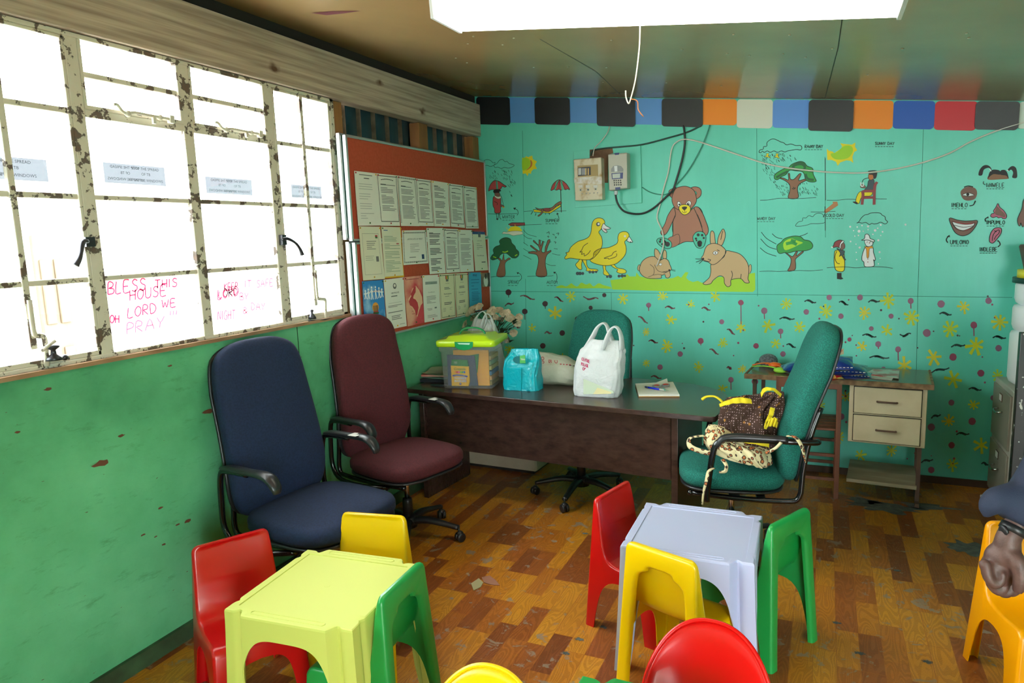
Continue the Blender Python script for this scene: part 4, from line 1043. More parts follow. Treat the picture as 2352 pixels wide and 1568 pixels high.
g = G(); g.lathe([(.185, .028), (.185, .07), (0, .07)], mat('yellow_band', '#e8dc3a', .4), 36); g.build('band', BK)
g = G(); g.lathe([(.155, .07), (.185, .20), (.18, .21), (0, .205)], mat('brown_glaze', '#5b4038', .5), 36); g.build('bowl', BK)
DP = thing('security_gate', 'black enamelled steel gate edge with scratched paint near the person', 'gate', (onY(2336, 850, 3.75).x + .243, 3.75, 0))
bg_ = mat('scratched_black', '#101114', .3, col2='#c9ccc8', scale=38, lo=.66, hi=.68, detail=8)
g = G(); g.box((-.22, 0, .575), (.045, .04, 1.15), bg_); g.build('stile', DP, bevel=.003)
g = G(); g.box((.24, 0, .575), (.045, .04, 1.15), bg_); g.build('stile', DP, bevel=.003)
g = G(); g.box((.01, 0, 1.125), (.42, .036, .05), bg_); g.box((.01, 0, .05), (.42, .036, .05), bg_); g.build('rail', DP, bevel=.003)
g = G(); g.box((.01, .004, .58), (.42, .004, 1.05), bg_); g.build('sheet', DP)
# ================================================================== mural (paint on the back wall)
INK = paint('#24302b', .7)
PC = {'y': '#e6d51c', 'yd': '#d6a71c', 'br': '#a4705a', 'bn': '#c0a377', 'tk': '#8a6249', 'dg': '#1f5f3a', 'g': '#2f9a45', 'lg': '#9fd22a', 'w': '#e4e9ea', 'r': '#b04848', 'rd': '#8f3f44', 'sk': '#7b5a50', 'k': '#241f22', 'o': '#e39a2c', 'hr': '#1f1b1f', 'gr': '#3f5058', 'cr': '#d9dcc8', 'mg': '#7f5f78', 'pk': '#b7627c', 'oc': '#c2703c', 't': '#46b79a', 'tk2': '#b27a4e'}
ZC = {'a': (1090, 280, 3.5104), 'b': (1700, 280, 3.6074), 'c': (1090, 640, 1.8637)}
_layer = [0]
def mural(name, crop, items, parent=None):
    ox, oy, s = ZC[crop]; g = G(); k = 0
    for it in items:
        k += 1; d = BY - 0.0007 - 0.00022 * k
        t, col = it[0], it[1]
        m = INK if col == 'i' else paint(PC[col], .55)
        if t in 'fp':        # filled shape; f smooth outline, p straight edges
            pts = [tuple(float(q) for q in w.split(',')) for w in it[2].split()]
            P = [(x, y, 0) for x, y in pts]
            if t == 'f': P = cr_smooth(P, True, 4)
            P3 = [onY(ox + p[0] / s, oy + p[1] / s, d) for p in P]
            g.poly(P3, m)
            ow = it[3] if len(it) > 3 else .004
            if ow:
                P4 = [onY(ox + p[0] / s, oy + p[1] / s, d - .0001) for p in P]; P4.append(P4[0]); g.ribbon(P4, ow, (0, -1, 0), INK)
        elif t == 's':       # stroke
            w_ = it[3] if len(it) > 3 else .004
            for st in it[2].split('|'):
                pts = [tuple(float(q) for q in w.split(',')) for w in st.split()]
                P = cr_smooth([(x, y, 0) for x, y in pts], False, 4) if len(pts) > 2 else [Vector((x, y, 0)) for x, y in pts]
                g.ribbon([onY(ox + p[0] / s, oy + p[1] / s, d) for p in P], w_, (0, -1, 0), m)
        elif t == 'd':       # dots x,y,r
            for w in it[2].split():
                x, y, r = [float(q) for q in w.split(',')]
                g.poly([onY(ox + (x + r * math.cos(a)) / s, oy + (y + r * math.sin(a)) / s, d) for a in [2 * PI * i / 14 for i in range(14)]], m)
        elif t == 't':       # hand lettering: text, x, y, height, width
            st, tw = hand_strokes(it[2]); x0, y0, h, w_ = it[3:7]
            for line in st:
                g.ribbon([onY(ox + (x0 + p.x * w_ / tw) / s, oy + (y0 - p.y * h) / s, d) for p in cr_smooth([(a, b_, 0) for a, b_ in line], False, 2)], it[7] if len(it) > 7 else .0032, (0, -1, 0), m)
            n = int(w_ // 22)
            for i in range(n):
                x = x0 + w_ * i / n; g.ribbon([onY(ox + x / s, oy + (y0 + 14) / s, d), onY(ox + (x + w_ / n * .7) / s, oy + (y0 + 14) / s, d)], .003, (0, -1, 0), m)
    return g.build(name, wb_)
# raindrops helper
def rain(x0, y0, x1, y1, n, dx, dy, seed, skip=None):
    r_ = random.Random(seed); out = []
    while len(out) < n:
        x, y = r_.uniform(x0, x1), r_.uniform(y0, y1)
        if skip and skip(x, y): continue
        out.append('%.0f,%.0f %.0f,%.0f' % (x, y, x + dx, y + dy))
    return '|'.join(out)
mural('painted_winter_scene', 'a', [
 ('s', 'i', '72,330 80,310 105,303 130,312 150,330 165,325 160,345 130,358 100,350 75,355', .003),
 ('s', 'i', '165,368 155,350 180,335 200,310 225,302 245,320 262,318 280,335 320,348 300,365 270,372 240,366 215,375 190,365 165,368', .003),
 ('s', 'i', rain(90, 380, 325, 590, 55, 8, 16, 3, lambda x, y: x < 260 and y > 460 or x < 100 + (y - 380) * .1), .0025),
 ('f', 'r', '112,555 125,510 150,478 170,472 200,480 235,505 257,520 240,525 225,518 210,540 190,545 175,552 150,545 130,548'),
 ('p', 't', '172,475 184,476 190,545 176,550', 0), ('s', 'i', '178,475 183,550 215,600 235,680', .003),
 ('f', 'r', '150,610 165,600 205,600 212,640 210,700 208,730 165,732 160,700 148,670'),
 ('f', 'k', '152,560 165,545 200,545 212,555 200,560 195,575 165,575'), ('f', 'sk', '165,572 200,572 205,590 195,605 170,600 162,585', .002),
 ('f', 'cr', '160,592 185,602 210,600 212,612 190,620 165,606', .002), ('f', 'sk', '210,665 232,672 238,682 222,684 208,678', .002),
 ('s', 'yd', '226,680 232,690 242,684', .006), ('s', 'i', '158,640 185,655 180,670|175,735 180,780 188,785 196,735|200,735 205,772 215,785', .004),
 ('p', 'k', '178,770 192,785 176,788', 0), ('s', 'i', '108,740 200,742 345,738', .003), ('s', 'i', '322,700 345,710 352,735 342,752', .004), ('p', 'i', '312,692 335,690 322,710', 0),
 ('t', 'i', 'WINTER', 225, 778, 26, 98)])
mural('painted_sun', 'a', [('p', 'y', '383,290 405,287 420,275 430,285 465,270 470,300 503,318 488,345 503,378 475,380 458,398 455,420 437,410 428,437 412,415 388,418', 0), ('f', 'lg', '384,300 410,287 440,300 452,330 440,365 415,385 386,385', 0), ('f', 'oc', '450,305 465,325 462,355 440,378 412,392 440,368 452,340', 0)])
mural('painted_summer_scene', 'a', [
 ('s', 'i', '398,722 470,716|590,722 740,716', .003), ('f', 'r', '615,552 630,505 660,475 685,466 715,478 745,505 767,545 750,540 735,546 720,542 700,550 680,543 660,550 640,543'),
 ('p', 't', '660,480 680,468 655,545 640,543', 0), ('p', 't', '690,468 705,475 722,543 702,550', 0), ('s', 'i', '683,468 640,543|685,467 680,545|687,467 735,545', .003),
 ('s', 'i', '694,545 700,728', .006), ('p', 'y', '475,705 600,720 690,665 695,680 610,735 480,725'), ('s', 'i', '470,720 455,745|495,735 490,755|600,730 605,748|575,738 570,745', .005),
 ('f', 'tk', '490,690 520,700 560,697 620,690 655,660 690,640 702,650 695,665 660,675 640,700 600,722 560,720 520,712', .003), ('f', 'rd', '560,697 600,695 612,712 590,722 562,715', .002), ('f', 'tk', '555,705 548,735 520,760 510,755 535,735 542,705', .003),
 ('s', 'i', '668,745 680,770 680,800', .004), ('p', 'i', '660,748 680,742 665,730', 0), ('t', 'i', 'SUMMER', 572, 806, 24, 104)])
mural('painted_spring_scene', 'a', [
 ('p', 'rd', '272,825 300,812 405,812 408,832 345,838 290,836'), ('f', 'y', '275,880 285,855 310,842 345,842 372,860 378,880', 0), ('s', 'y', '255,850 268,868|280,830 292,850|325,825 328,840|375,845 360,858|262,880 272,885', .004),
 ('f', 'cr', '222,900 235,885 262,888 300,880 340,878 375,882 388,890 385,905 340,912 310,916 280,905 245,902', .002),
 ('f', 'tk', '180,1095 205,1098 222,1115 235,1060 242,1115 275,1095 290,1105 262,1120 245,1150 245,1240 178,1240 200,1150 205,1120', .003),
 ('f', 'dg', '130,1100 140,1075 155,1060 150,1030 170,1005 205,990 200,960 225,938 260,932 290,945 300,975 325,1000 335,1025 355,1045 355,1075 335,1095 305,1095 285,1080 260,1060 245,1058 225,1060 205,1075 195,1095 165,1108 145,1112'),
 ('s', 'lg', '150,1085 175,1095|225,1045 245,1050 270,1040|325,1080 345,1068', .008), ('s', 'i', '130,1250 200,1244 300,1246 365,1242', .003), ('s', 'i', '345,1215 372,1230 378,1262 355,1285', .004), ('p', 'i', '340,1212 360,1212 346,1228', 0), ('t', 'i', 'SPRING', 268, 1304, 27, 84)])
mural('painted_autumn_scene', 'a', [
 ('s', 'i', '395,830 540,825|393,868 430,905 500,925|393,910 425,935 462,942|393,970 432,998|393,1020 425,1040 462,1052|393,1075 425,1090 458,1108|515,950 570,968|625,1060 660,1070 690,1072|640,1020 670,1025|575,1140 610,1155 655,1157', .003),
 ('f', 'tk', '437,1050 470,1042 505,1045 480,1025 450,1000 458,995 490,1020 525,1040 515,1000 475,965 480,955 515,990 520,955 530,955 532,1000 548,965 556,970 540,1040 565,1050 570,1010 580,985 590,955 605,948 608,960 590,1005 582,1045 612,1035 615,1045 585,1070 572,1110 572,1160 580,1240 498,1240 510,1160 515,1110 500,1070 440,1058'),
 ('s', 'i', '580,895 592,890 600,885 602,905|585,925 598,920 595,935|628,905 640,908 642,915|660,900 680,895 672,912|648,925 660,930 650,938|640,965 655,968 650,980|605,968 618,965', .004),
 ('s', 'i', '425,1245 500,1242 590,1243 635,1238', .003), ('s', 'i', '640,1210 660,1225 665,1260 655,1285', .004), ('p', 'i', '635,1208 657,1208 642,1225', 0), ('t', 'i', 'AUTOM', 583, 1304, 25, 84)])
mural('painted_grass', 'a', [('f', 'lg', '655,1335 700,1315 740,1325 780,1300 800,1315 830,1325 860,1295 900,1310 930,1300 960,1325 1000,1300 1040,1315 1095,1330 1095,1345 1000,1340 880,1342 760,1340', 0),
 ('p', 'lg', '1095,1275 1180,1265 1230,1225 1250,1245 1300,1245 1305,1212 1330,1245 1420,1262 1500,1268 1600,1258 1640,1240 1665,1255 1700,1210 1725,1212 1705,1255 1725,1275 1760,1290 1800,1280 1830,1295 1900,1300 1960,1250 2100,1240 2200,1225 2262,1215 2264,1350 2245,1370 2000,1368 1500,1362 1110,1350', 0)])
mural('painted_tall_duckling', 'a', [
 ('f', 'y', '815,1150 835,1125 850,1105 868,1115 862,1150 865,1185 850,1190 832,1178'), ('f', 'y', '870,1108 900,1112 905,1150 925,1180 985,1188 992,1202 940,1205 900,1198 905,1182 885,1145'),
 ('d', 'gr', '830,1221,14 850,1221,14 872,1221,12 930,1209,12 955,1210,12 980,1208,10'),
 ('f', 'y', '945,830 955,800 975,780 1005,773 1035,782 1050,805 1042,835 1015,870 1002,890 1025,930 1030,985 1015,1030 985,1070 945,1105 890,1112 830,1105 770,1098 735,1105 727,1092 745,1065 735,1055 760,1045 775,1010 830,965 890,945 925,920 940,880'),
 ('f', 'w', '1025,850 1040,818 1062,838 1097,858 1068,865 1045,862 1070,885 1055,892 1030,872'), ('p', 'pk', '1035,852 1060,866 1068,880 1045,868', 0), ('d', 'gr', '997,824,17'), ('d', 'w', '1000,822,9'),
 ('s', 'i', '915,975 880,1000 865,1030 848,1050 868,1045 862,1068 885,1060 885,1080 915,1062 935,1035', .004)])
mural('painted_small_duckling', 'a', [
 ('f', 'y', '1035,1155 1055,1160 1058,1190 1080,1220 1085,1235 1065,1238 1040,1225 1040,1195'), ('f', 'y', '1100,1155 1125,1150 1150,1175 1200,1185 1222,1200 1215,1218 1170,1220 1145,1205 1155,1190 1125,1175'),
 ('d', 'gr', '1095,1245,14 1070,1247,10 1165,1242,12 1190,1240,14 1212,1240,10'),
 ('f', 'y', '1155,930 1165,900 1190,885 1220,884 1242,900 1245,930 1225,950 1210,968 1220,1000 1222,1045 1205,1085 1160,1130 1120,1150 1060,1158 1000,1150 945,1130 932,1110 955,1090 965,1050 1010,1022 1080,1012 1140,985 1155,960'),
 ('f', 'w', '1228,955 1245,925 1262,945 1275,970 1255,965 1262,972 1240,965'), ('d', 'w', '1213,921,9'), ('s', 'i', '1145,1040 1120,1052 1105,1075 1075,1085 1045,1098 1060,1100 1078,1098 1085,1105 1140,1085 1145,1060', .004)])
mural('painted_bear', 'a', [
 ('f', 'br', '1600,535 1625,530 1605,600 1590,610 1570,585 1568,555'), ('f', 't', '1600,555 1612,548 1622,560 1608,590 1597,575', .002), ('f', 'br', '1745,535 1775,522 1810,530 1828,555 1825,590 1805,612 1785,618 1765,590'), ('f', 't', '1765,565 1780,558 1792,572 1785,590 1772,585', .002),
 ('f', 'br', '1600,690 1640,700 1700,740 1770,690 1810,690 1840,740 1840,850 1830,900 1780,960 1700,965 1640,990 1580,1005 1560,950 1595,925 1600,840 1595,770'),
 ('f', 'br', '1770,690 1805,688 1840,740 1865,800 1882,850 1883,890 1865,915 1845,905 1838,870 1815,800 1790,740'), ('f', 'br', '1605,690 1560,750 1535,820 1502,880 1505,905 1525,912 1550,895 1580,840 1610,770 1620,740'),
 ('f', 'br', '1560,940 1600,920 1645,905 1655,960 1640,990 1590,1010 1565,980', .003),
 ('f', 't', '1470,950 1490,935 1530,935 1565,950 1588,975 1585,1010 1560,1022 1520,1012 1488,990 1472,970'), ('d', 'k', '1555,985,20 1500,948,8 1495,965,9 1515,985,10 1530,960,9 1540,968,8'),
 ('f', 't', '1762,920 1785,890 1820,882 1850,895 1865,925 1862,965 1850,1000 1825,1018 1795,1012 1775,985 1762,950'), ('d', 'k', '1815,975,20 1815,990,17 1785,940,9 1790,955,7 1803,910,12 1835,912,10 1848,935,9'),
 ('f', 'br', '1625,535 1660,522 1700,518 1740,530 1770,555 1785,595 1788,640 1765,680 1730,710 1690,722 1650,710 1615,690 1595,650 1592,610 1605,565'),
 ('f', 'w', '1635,660 1640,642 1655,645 1668,668 1660,682 1642,680', .003), ('f', 'w', '1705,665 1712,645 1732,635 1745,648 1742,668 1722,680', .003), ('d', 'k', '1652,664,9 1724,661,11'), ('d', 'w', '1650,658,3 1728,658,4'),
 ('f', 'y', '1648,690 1660,672 1690,665 1725,672 1740,690 1738,720 1715,742 1690,748 1668,735 1652,712'), ('f', 'k', '1672,690 1690,683 1712,686 1706,700 1692,710 1680,702', .002), ('s', 'i', '1694,708 1694,725|1672,720 1690,733 1712,722', .003), ('s', 'i', '1620,755 1600,800 1595,860 1600,900|1795,745 1815,790 1835,850', .004)])
mural('painted_small_rabbit', 'a', [
 ('f', 'bn', '1330,1150 1318,1160 1313,1185 1325,1200 1338,1180', .003), ('f', 'bn', '1450,1055 1455,1022 1480,1035 1500,1075 1505,1105 1480,1118 1455,1085'), ('f', 'bn', '1520,1098 1518,1060 1530,1030 1545,1045 1548,1075 1545,1100'),
 ('f', 'bn', '1330,1200 1335,1160 1355,1120 1400,1090 1450,1085 1490,1115 1530,1100 1560,1115 1575,1150 1588,1185 1575,1205 1578,1240 1560,1258 1540,1250 1535,1230 1505,1240 1505,1258 1440,1262 1390,1258 1350,1235'),
 ('s', 'i', '1450,1150 1480,1200 1540,1210 1580,1195|1415,1148 1445,1175 1448,1215 1435,1235 1400,1250|1440,1235 1480,1228 1520,1235|1588,1190 1620,1195|1588,1195 1620,1205|1560,1200 1510,1210|1560,1205 1525,1222', .003), ('f', 'w', '1485,1148 1498,1138 1512,1145 1500,1158', .002), ('d', 'k', '1570,1195,8')])
mural('painted_large_rabbit', 'a', [
 ('f', 'bn', '2215,1155 2228,1150 2232,1170 2230,1200 2215,1225 2208,1190', .003), ('f', 'bn', '1905,985 1900,920 1905,885 1918,878 1932,895 1938,940 1940,985'), ('f', 'bn', '1960,985 1965,930 1985,885 2005,862 2020,890 2020,930 2005,975 1990,995'),
 ('f', 'bn', '1905,1150 1905,1200 1895,1250 1860,1285 1842,1302 1865,1312 1905,1302 1925,1275 1975,1240 2010,1255 2015,1300 2040,1328 2065,1315 2065,1280 2080,1268 2145,1262 2180,1295 2215,1295 2205,1265 2210,1220 2208,1160 2185,1110 2140,1065 2080,1045 2025,1040 1990,1090 1940,1130'),
 ('f', 'bn', '1828,1098 1845,1070 1860,1020 1885,990 1930,978 1975,990 2010,1015 2028,1045 2010,1080 1985,1110 1950,1140 1915,1150 1885,1130 1850,1120'),
 ('f', 'w', '1922,1058 1935,1042 1958,1045 1960,1060 1940,1070', .003), ('d', 'k', '1942,1056,6 1842,1104,10'), ('s', 'i', '1955,1030 1975,1040|2025,1035 2015,1080 1990,1105|1840,1105 1780,1103|1840,1110 1785,1130|1840,1115 1810,1142|1850,1115 1890,1125 1905,1110|1880,1105 1905,1112|2070,1200 2080,1230 2070,1268|2150,1225 2145,1262|2000,880 1985,950', .004)])
mural('painted_rainy_day', 'b', [
 ('s', 'i', '155,250 165,232 190,225 195,205 220,200 222,172 245,150 275,140 310,152 335,165 360,172 385,190 420,182 460,195 500,195 512,215 500,232 470,228 440,232 400,238 370,248 340,240 310,252 280,240 250,252 225,240 200,252 185,242 170,255 155,250', .004),
 ('s', 'i', rain(170, 255, 640, 600, 190, 8, 14, 5, lambda x, y: abs(x - (250 + (y - 250) * .75)) > 170 or (y > 325 and 290 < x < 620 and y < 500) or (405 < x < 480 and y > 490)), .0022),
 ('p', 'y', '215,262 240,260 232,280 255,300 200,285 220,280', .002), ('p', 'y', '295,262 318,262 312,280 330,302 282,288 300,280', .002),
 ('f', 'tk', '318,462 360,465 400,480 398,430 410,430 415,470 445,475 490,430 505,435 485,485 545,470 555,480 490,515 475,560 480,628 400,630 412,570 410,520 370,485'),
 ('f', 'g', '285,470 288,435 330,405 370,385 400,378 430,350 490,328 530,335 555,365 600,385 605,430 620,465 630,490 600,498 560,490 540,470 530,430 510,410 460,405 410,400 380,435 340,455 310,478'),
 ('f', 'dg', '430,362 460,340 500,330 535,345 545,385 500,400 440,400', 0), ('s', 'dg', '300,460 350,430 395,410|540,430 560,470 610,480|560,400 600,410', .014), ('f', 'g', '450,375 480,360 515,362 525,385 480,395', 0), ('s', 'i', '430,550 445,555 460,545|440,540 450,548', .004),
 ('s', 'i', '165,648 240,645 330,632 480,635 630,625', .003), ('t', 'i', 'RAiNY DAY', 536, 216, 26, 150)])
mural('painted_sunny_day', 'b', [
 ('p', 'y', '718,222 735,238 765,245 780,258 830,225 845,205 830,175 865,182 925,188 955,170 952,205 970,235 945,250 930,290 938,340 915,322 880,318 830,335 808,365 795,330 760,315 722,315', 0), ('f', 'lg', '750,265 800,250 860,200 920,200 935,240 905,290 850,310 780,305', 0),
 ('t', 'i', 'SUNNY DAY', 1118, 190, 24, 160), ('s', 'i', '718,648 800,648 900,640 1000,645|1120,636 1215,638', .003),
 ('f', 'y', '958,665 965,620 990,580 1040,572 1095,580 1080,612 1010,620 985,675', .003), ('f', 'k', '932,662 960,660 975,672 968,682 945,672', 0), ('f', 'gr', '1030,570 1055,530 1065,485 1105,475 1110,520 1105,568', .003), ('f', 'sk', '995,540 1010,515 1040,535 1030,548', .002),
 ('s', 'w', '1000,500 1003,530 1020,530 1020,500', .006), ('s', 'i', '1010,500 1025,475 1065,462', .004), ('f', 'oc', '1065,435 1095,430 1105,465 1085,480 1065,470', .002), ('f', 'k', '1062,420 1065,405 1130,402 1135,430 1125,465 1108,470 1100,440 1070,435', 0),
 ('s', 'rd', '1135,497 1115,540 1110,685|1010,685 1018,600 1020,575 1108,572|1015,628 1108,625', .016)])
mural('painted_windy_day', 'b', [
 ('t', 'i', 'WiNDY DAY', 142, 812, 24, 148), ('s', 'i', '585,745 700,745 790,740|700,762 690,790 685,765 650,755 620,765 600,785 570,775 545,795 520,795 515,820 490,825 470,840 460,862 510,862 560,852 590,842 640,842 690,838 700,830', .003),
 ('s', 'i', '175,912 220,965 300,1012|170,968 230,1030 300,1055|165,1042 220,1085 300,1112|265,925 300,955 350,968|495,945 530,935 560,920|705,300 707,650|703,700 706,900', .004),
 ('f', 'tk', '370,1080 385,1085 420,1110 440,1110 465,1072 475,1075 465,1108 515,1072 522,1080 480,1115 458,1140 460,1185 452,1225 395,1235 415,1190 420,1130'),
 ('f', 'g', '305,1050 308,1020 340,995 370,965 440,945 500,950 530,975 575,985 600,1015 595,1045 560,1062 520,1068 460,1070 400,1085 370,1082 330,1090 312,1075'), ('f', 'lg', '360,1000 420,965 480,985 520,1000 480,1020 430,1045 370,1060', 0), ('s', 'g', '380,1010 430,1000 470,1015|420,980 460,990', .02),
 ('s', 'i', '160,1238 240,1235 330,1238 480,1230 580,1232 685,1225', .003)])
mural('painted_cold_day', 'b', [
 ('t', 'i', 'COLD DAY', 712, 786, 25, 148), ('p', 'tk2', '700,752 695,735 770,675 765,660 805,660 812,690 790,705 715,755', 0),
 ('s', 'i', '965,838 985,825 1000,800 1030,772 1060,765 1080,755 1120,752 1160,755 1175,770 1200,785 1205,810 1222,828 1200,845 1165,830 1140,840 1110,845 1090,840 1070,850 1040,832 1010,838 985,832 965,838', .004),
 ('d', 'w', '912,868,8 1010,858,6 1060,865,9 1165,853,7 985,905,12 1118,898,11 1140,880,6 970,870,6 1020,905,5 1180,910,7 1145,980,9 1100,930,6 950,945,5 980,940,6 915,990,7 990,1040,9 1155,1078,9 962,1080,5 965,1140,5 1145,1175,5 1370,850,9 940,900,5 1060,892,5 1165,940,5 960,1012,5 1160,1130,4'),
 ('f', 'w', '1035,1040 1060,1032 1100,1042 1105,1080 1120,1130 1115,1150 1105,1140 1110,1165 1105,1195 1035,1198 1025,1160 1010,1145 1012,1100'), ('f', 'w', '1030,990 1045,975 1085,975 1100,995 1095,1020 1070,1032 1045,1025', .003), ('f', 'w', '1005,980 1030,965 1035,935 1055,928 1072,945 1078,965 1110,978 1105,995 1060,978', .004),
 ('f', 'o', '1030,1030 1060,1035 1095,1028 1098,1045 1072,1052 1065,1118 1050,1122 1045,1055', .002), ('d', 'rd', '1058,1135,4 1058,1160,4 1072,1002,5'), ('s', 'i', '1050,1000 1055,990|1075,990 1085,995', .003),
 ('f', 'y', '782,1080 800,1062 845,1060 862,1100 862,1228 800,1232 780,1180'), ('s', 'i', '800,1070 785,1120 800,1165 825,1175', .004), ('f', 'sk', '830,1010 855,1000 868,1020 865,1045 840,1062 825,1040', .002), ('f', 'rd', '775,1020 785,995 820,978 850,985 830,1010 825,1040 800,1035 765,1040'), ('f', 'w', '828,1008 850,982 860,992 838,1015 832,1045 822,1040', .003), ('d', 'w', '762,1038,7'),
 ('f', 'gr', '800,1045 830,1060 865,1070 855,1110 875,1140 862,1140 840,1105 822,1115 830,1085', .003), ('p', 'k', '802,1250 840,1250 840,1285 856,1298 835,1305 802,1300', 0), ('s', 'i', '718,1208 780,1203 870,1200 960,1208 1060,1200 1180,1200 1265,1212', .003)])
mural('painted_face_parts', 'b', [
 ('f', 'tk', '2055,478 2060,440 2095,425 2140,430 2190,428 2218,450 2222,470 2160,475', 0), ('f', 'hr', '2052,475 2065,420 2095,395 2150,402 2155,435 2100,432 2065,455', 0), ('f', 'hr', '2155,435 2160,402 2195,398 2215,425 2225,470 2205,445', 0),
 ('f', 'hr', '2085,400 2060,380 2020,395 2005,440 1975,440 1985,395 2015,362 2050,358 2075,375', 0), ('f', 'hr', '2215,400 2235,375 2260,365 2285,380 2295,420 2292,462 2255,460 2262,420 2245,395 2222,410', 0), ('s', 'w', '2068,388 2080,408|2212,398 2225,408', .004),
 ('t', 'i', 'IiNWELE', 2040, 540, 34, 148), ('s', 'i', '2030,520 2015,510 2018,492', .004),
 ('f', 'sk', '1828,600 1830,570 1860,545 1900,535 1945,548 1962,575 1960,610 1940,640 1890,652 1850,640', 0), ('f', 'w', '1840,605 1865,592 1900,588 1940,605 1900,615 1865,612', .003), ('d', 'k', '1886,600,13'), ('s', 'i', '1855,540 1890,530 1930,538', .006), ('t', 'i', 'IMEHLO', 1752, 705, 34, 130), ('s', 'i', '1900,695 1930,688 1945,665', .006), ('p', 'i', '1935,668 1955,662 1948,648', 0),
 ('f', 'sk', '1733,798 1800,812 1860,820 1920,818 1965,818 1950,865 1905,920 1850,943 1800,930 1765,890'), ('f', 'r', '1752,825 1800,828 1860,838 1920,835 1948,832 1935,862 1890,895 1840,902 1790,885', .002), ('f', 'w', '1758,828 1800,838 1860,848 1915,845 1942,838 1928,865 1880,890 1838,898 1790,878', .003), ('s', 'i', '1775,855 1850,872 1930,860', .003),
 ('t', 'i', 'UMLOMO', 1742, 1012, 34, 150), ('s', 'i', '1720,1000 1708,975 1725,945', .006), ('p', 'i', '1712,950 1738,955 1735,935', 0),
 ('f', 'pk', '2075,780 2085,760 2105,755 2100,735 2120,705 2135,675 2150,705 2185,735 2208,775 2200,800 2175,800 2165,790 2140,795 2125,785 2095,792', .003), ('f', 'sk', '2110,750 2130,700 2150,720 2195,765 2190,790 2150,775 2125,770', 0), ('t', 'i', 'IMPUMLO', 2042, 848, 32, 150), ('s', 'i', '2035,825 2030,805 2050,790', .006), ('p', 'i', '2040,795 2060,798 2055,780', 0),
 ('f', 'pk', '2065,985 2070,940 2085,905 2110,880 2145,875 2165,885 2162,920 2135,960 2100,1000 2080,1002'), ('s', 'i', '2090,985 2095,940 2120,905 2145,895 2145,920 2120,945 2105,975|2105,900 2125,910', .004), ('t', 'i', 'INDLEBE', 1985, 1072, 34, 145), ('s', 'i', '2135,1035 2155,1015 2145,990', .006), ('p', 'i', '2130,990 2155,995 2135,975', 0),
 ('f', 'sk', '2352,640 2335,720 2300,800 2305,850 2318,862 2325,835 2340,868 2352,860 2420,800 2420,620', .003)])
# stars, dots and squiggles of the lower half
_r = random.Random(11)
STARS = '413,75,24 635,85,24 805,75,22 345,148,34 1030,75,26 925,110,18 245,212,18 443,240,32 840,175,24 825,288,28 1063,275,24 735,228,18 735,360,18 960,378,22 1148,386,20 375,335,16 1140,208,26 1060,470,22 1335,108,24 1505,140,30 1770,92,34 1668,145,28 1390,208,26 1255,200,30 1765,222,26 1870,165,34 1555,260,26 1660,290,26 1290,275,24 2095,120,28 2035,215,34 2145,285,42 1965,335,36 1840,370,36 2050,430,36 2240,415,26 2250,185,36 2135,540,26 2030,610,28 2170,712,34 2045,795,30 950,660,18 1590,505,24 1560,680,26 1650,755,26 1785,735,26 1480,540,22 150,300,18 740,590,20'
DOTS = '145,58,13 215,140,12 302,107,12 375,232,12 440,172,11 497,124,9 292,287,12 555,70,9 794,378,12 880,322,12 968,266,13 1097,432,12 1058,184,11 1140,102,12 745,113,11 1240,137,14 1310,225,12 1205,287,12 1320,322,12 1518,80,12 1420,142,12 1650,80,13 1568,160,12 1867,95,13 1698,213,10 1605,260,9 1728,280,13 1813,302,13 1783,160,11 1997,108,16 2200,94,14 2137,198,15 1936,232,17 2048,335,16 2167,404,15 2243,297,14 2041,530,13 2130,610,16 1955,635,16 2042,712,14 1955,818,14 2220,510,12 2052,130,0 1750,388,12 1545,788,13 1695,390,0 1830,560,0 1200,440,14 1570,590,14 1670,600,0'
DRIP = '215,150,175 1140,112,195 1240,148,172 745,120,138 1310,235,255 1813,312,350 2137,208,245 2052,205,0 1097,440,475 1867,105,128 145,65,80 302,115,128 2243,305,310 1728,290,300 968,270,285'
SQG = '195,72 225,88 258,85|342,78 360,92 380,94|465,78 495,78 530,88|130,115 150,118 168,100|700,160 725,185 742,187|815,122 835,130 858,122|972,125 990,138 1010,130|745,265 770,268 785,270|755,418 775,425 800,422|1005,300 1030,318 1045,320|1080,215 1095,228 1115,235|1412,95 1435,105 1462,98|1560,98 1580,108 1600,108|1685,98 1710,108 1735,92|1305,170 1335,180 1370,168|1660,240 1690,250 1720,245|1820,240 1845,225 1868,238|1990,148 2015,150 2042,150|2040,290 2070,290 2100,280|2218,250 2245,260 2275,250|1955,400 1995,402 2032,378|2115,470 2145,478 2170,472|1955,595 1975,598 1995,578|2062,665 2090,672 2118,660|1912,785 1935,785 1962,770|1690,335 1735,338 1775,335|1335,280 1355,290 1375,290|1080,380 1095,385 1100,382|165,205 180,208 195,205|300,232 315,235 330,228|2170,790 2185,795 2200,792'
g = G(); d = BY - .0011; ox, oy, s = ZC['c']
def cpt(x, y, dd=0.0): return onY(ox + x / s, oy + y / s, d - dd)
ycols = [paint('#c9d22a', .5), paint('#b9cc2c', .5), paint('#cfcb34', .5)]
for w in STARS.split():
    x, y, r = [float(q) for q in w.split(',')]
    n = _r.choice([6, 7, 8]); a0 = _r.random(); m_ = _r.choice(ycols); P = []
    for i in range(n):
        a = a0 + 2 * PI * i / n; q = r * _r.uniform(.75, 1.15)
        P.append(cpt(x + math.cos(a - .16) * q, y + math.sin(a - .16) * q)); P.append(cpt(x + math.cos(a + .16) * q, y + math.sin(a + .16) * q)); P.append(cpt(x + math.cos(a + PI / n) * r * .27, y + math.sin(a + PI / n) * r * .27))
    g.poly(P, m_)
g.build('painted_yellow_stars', wb_)
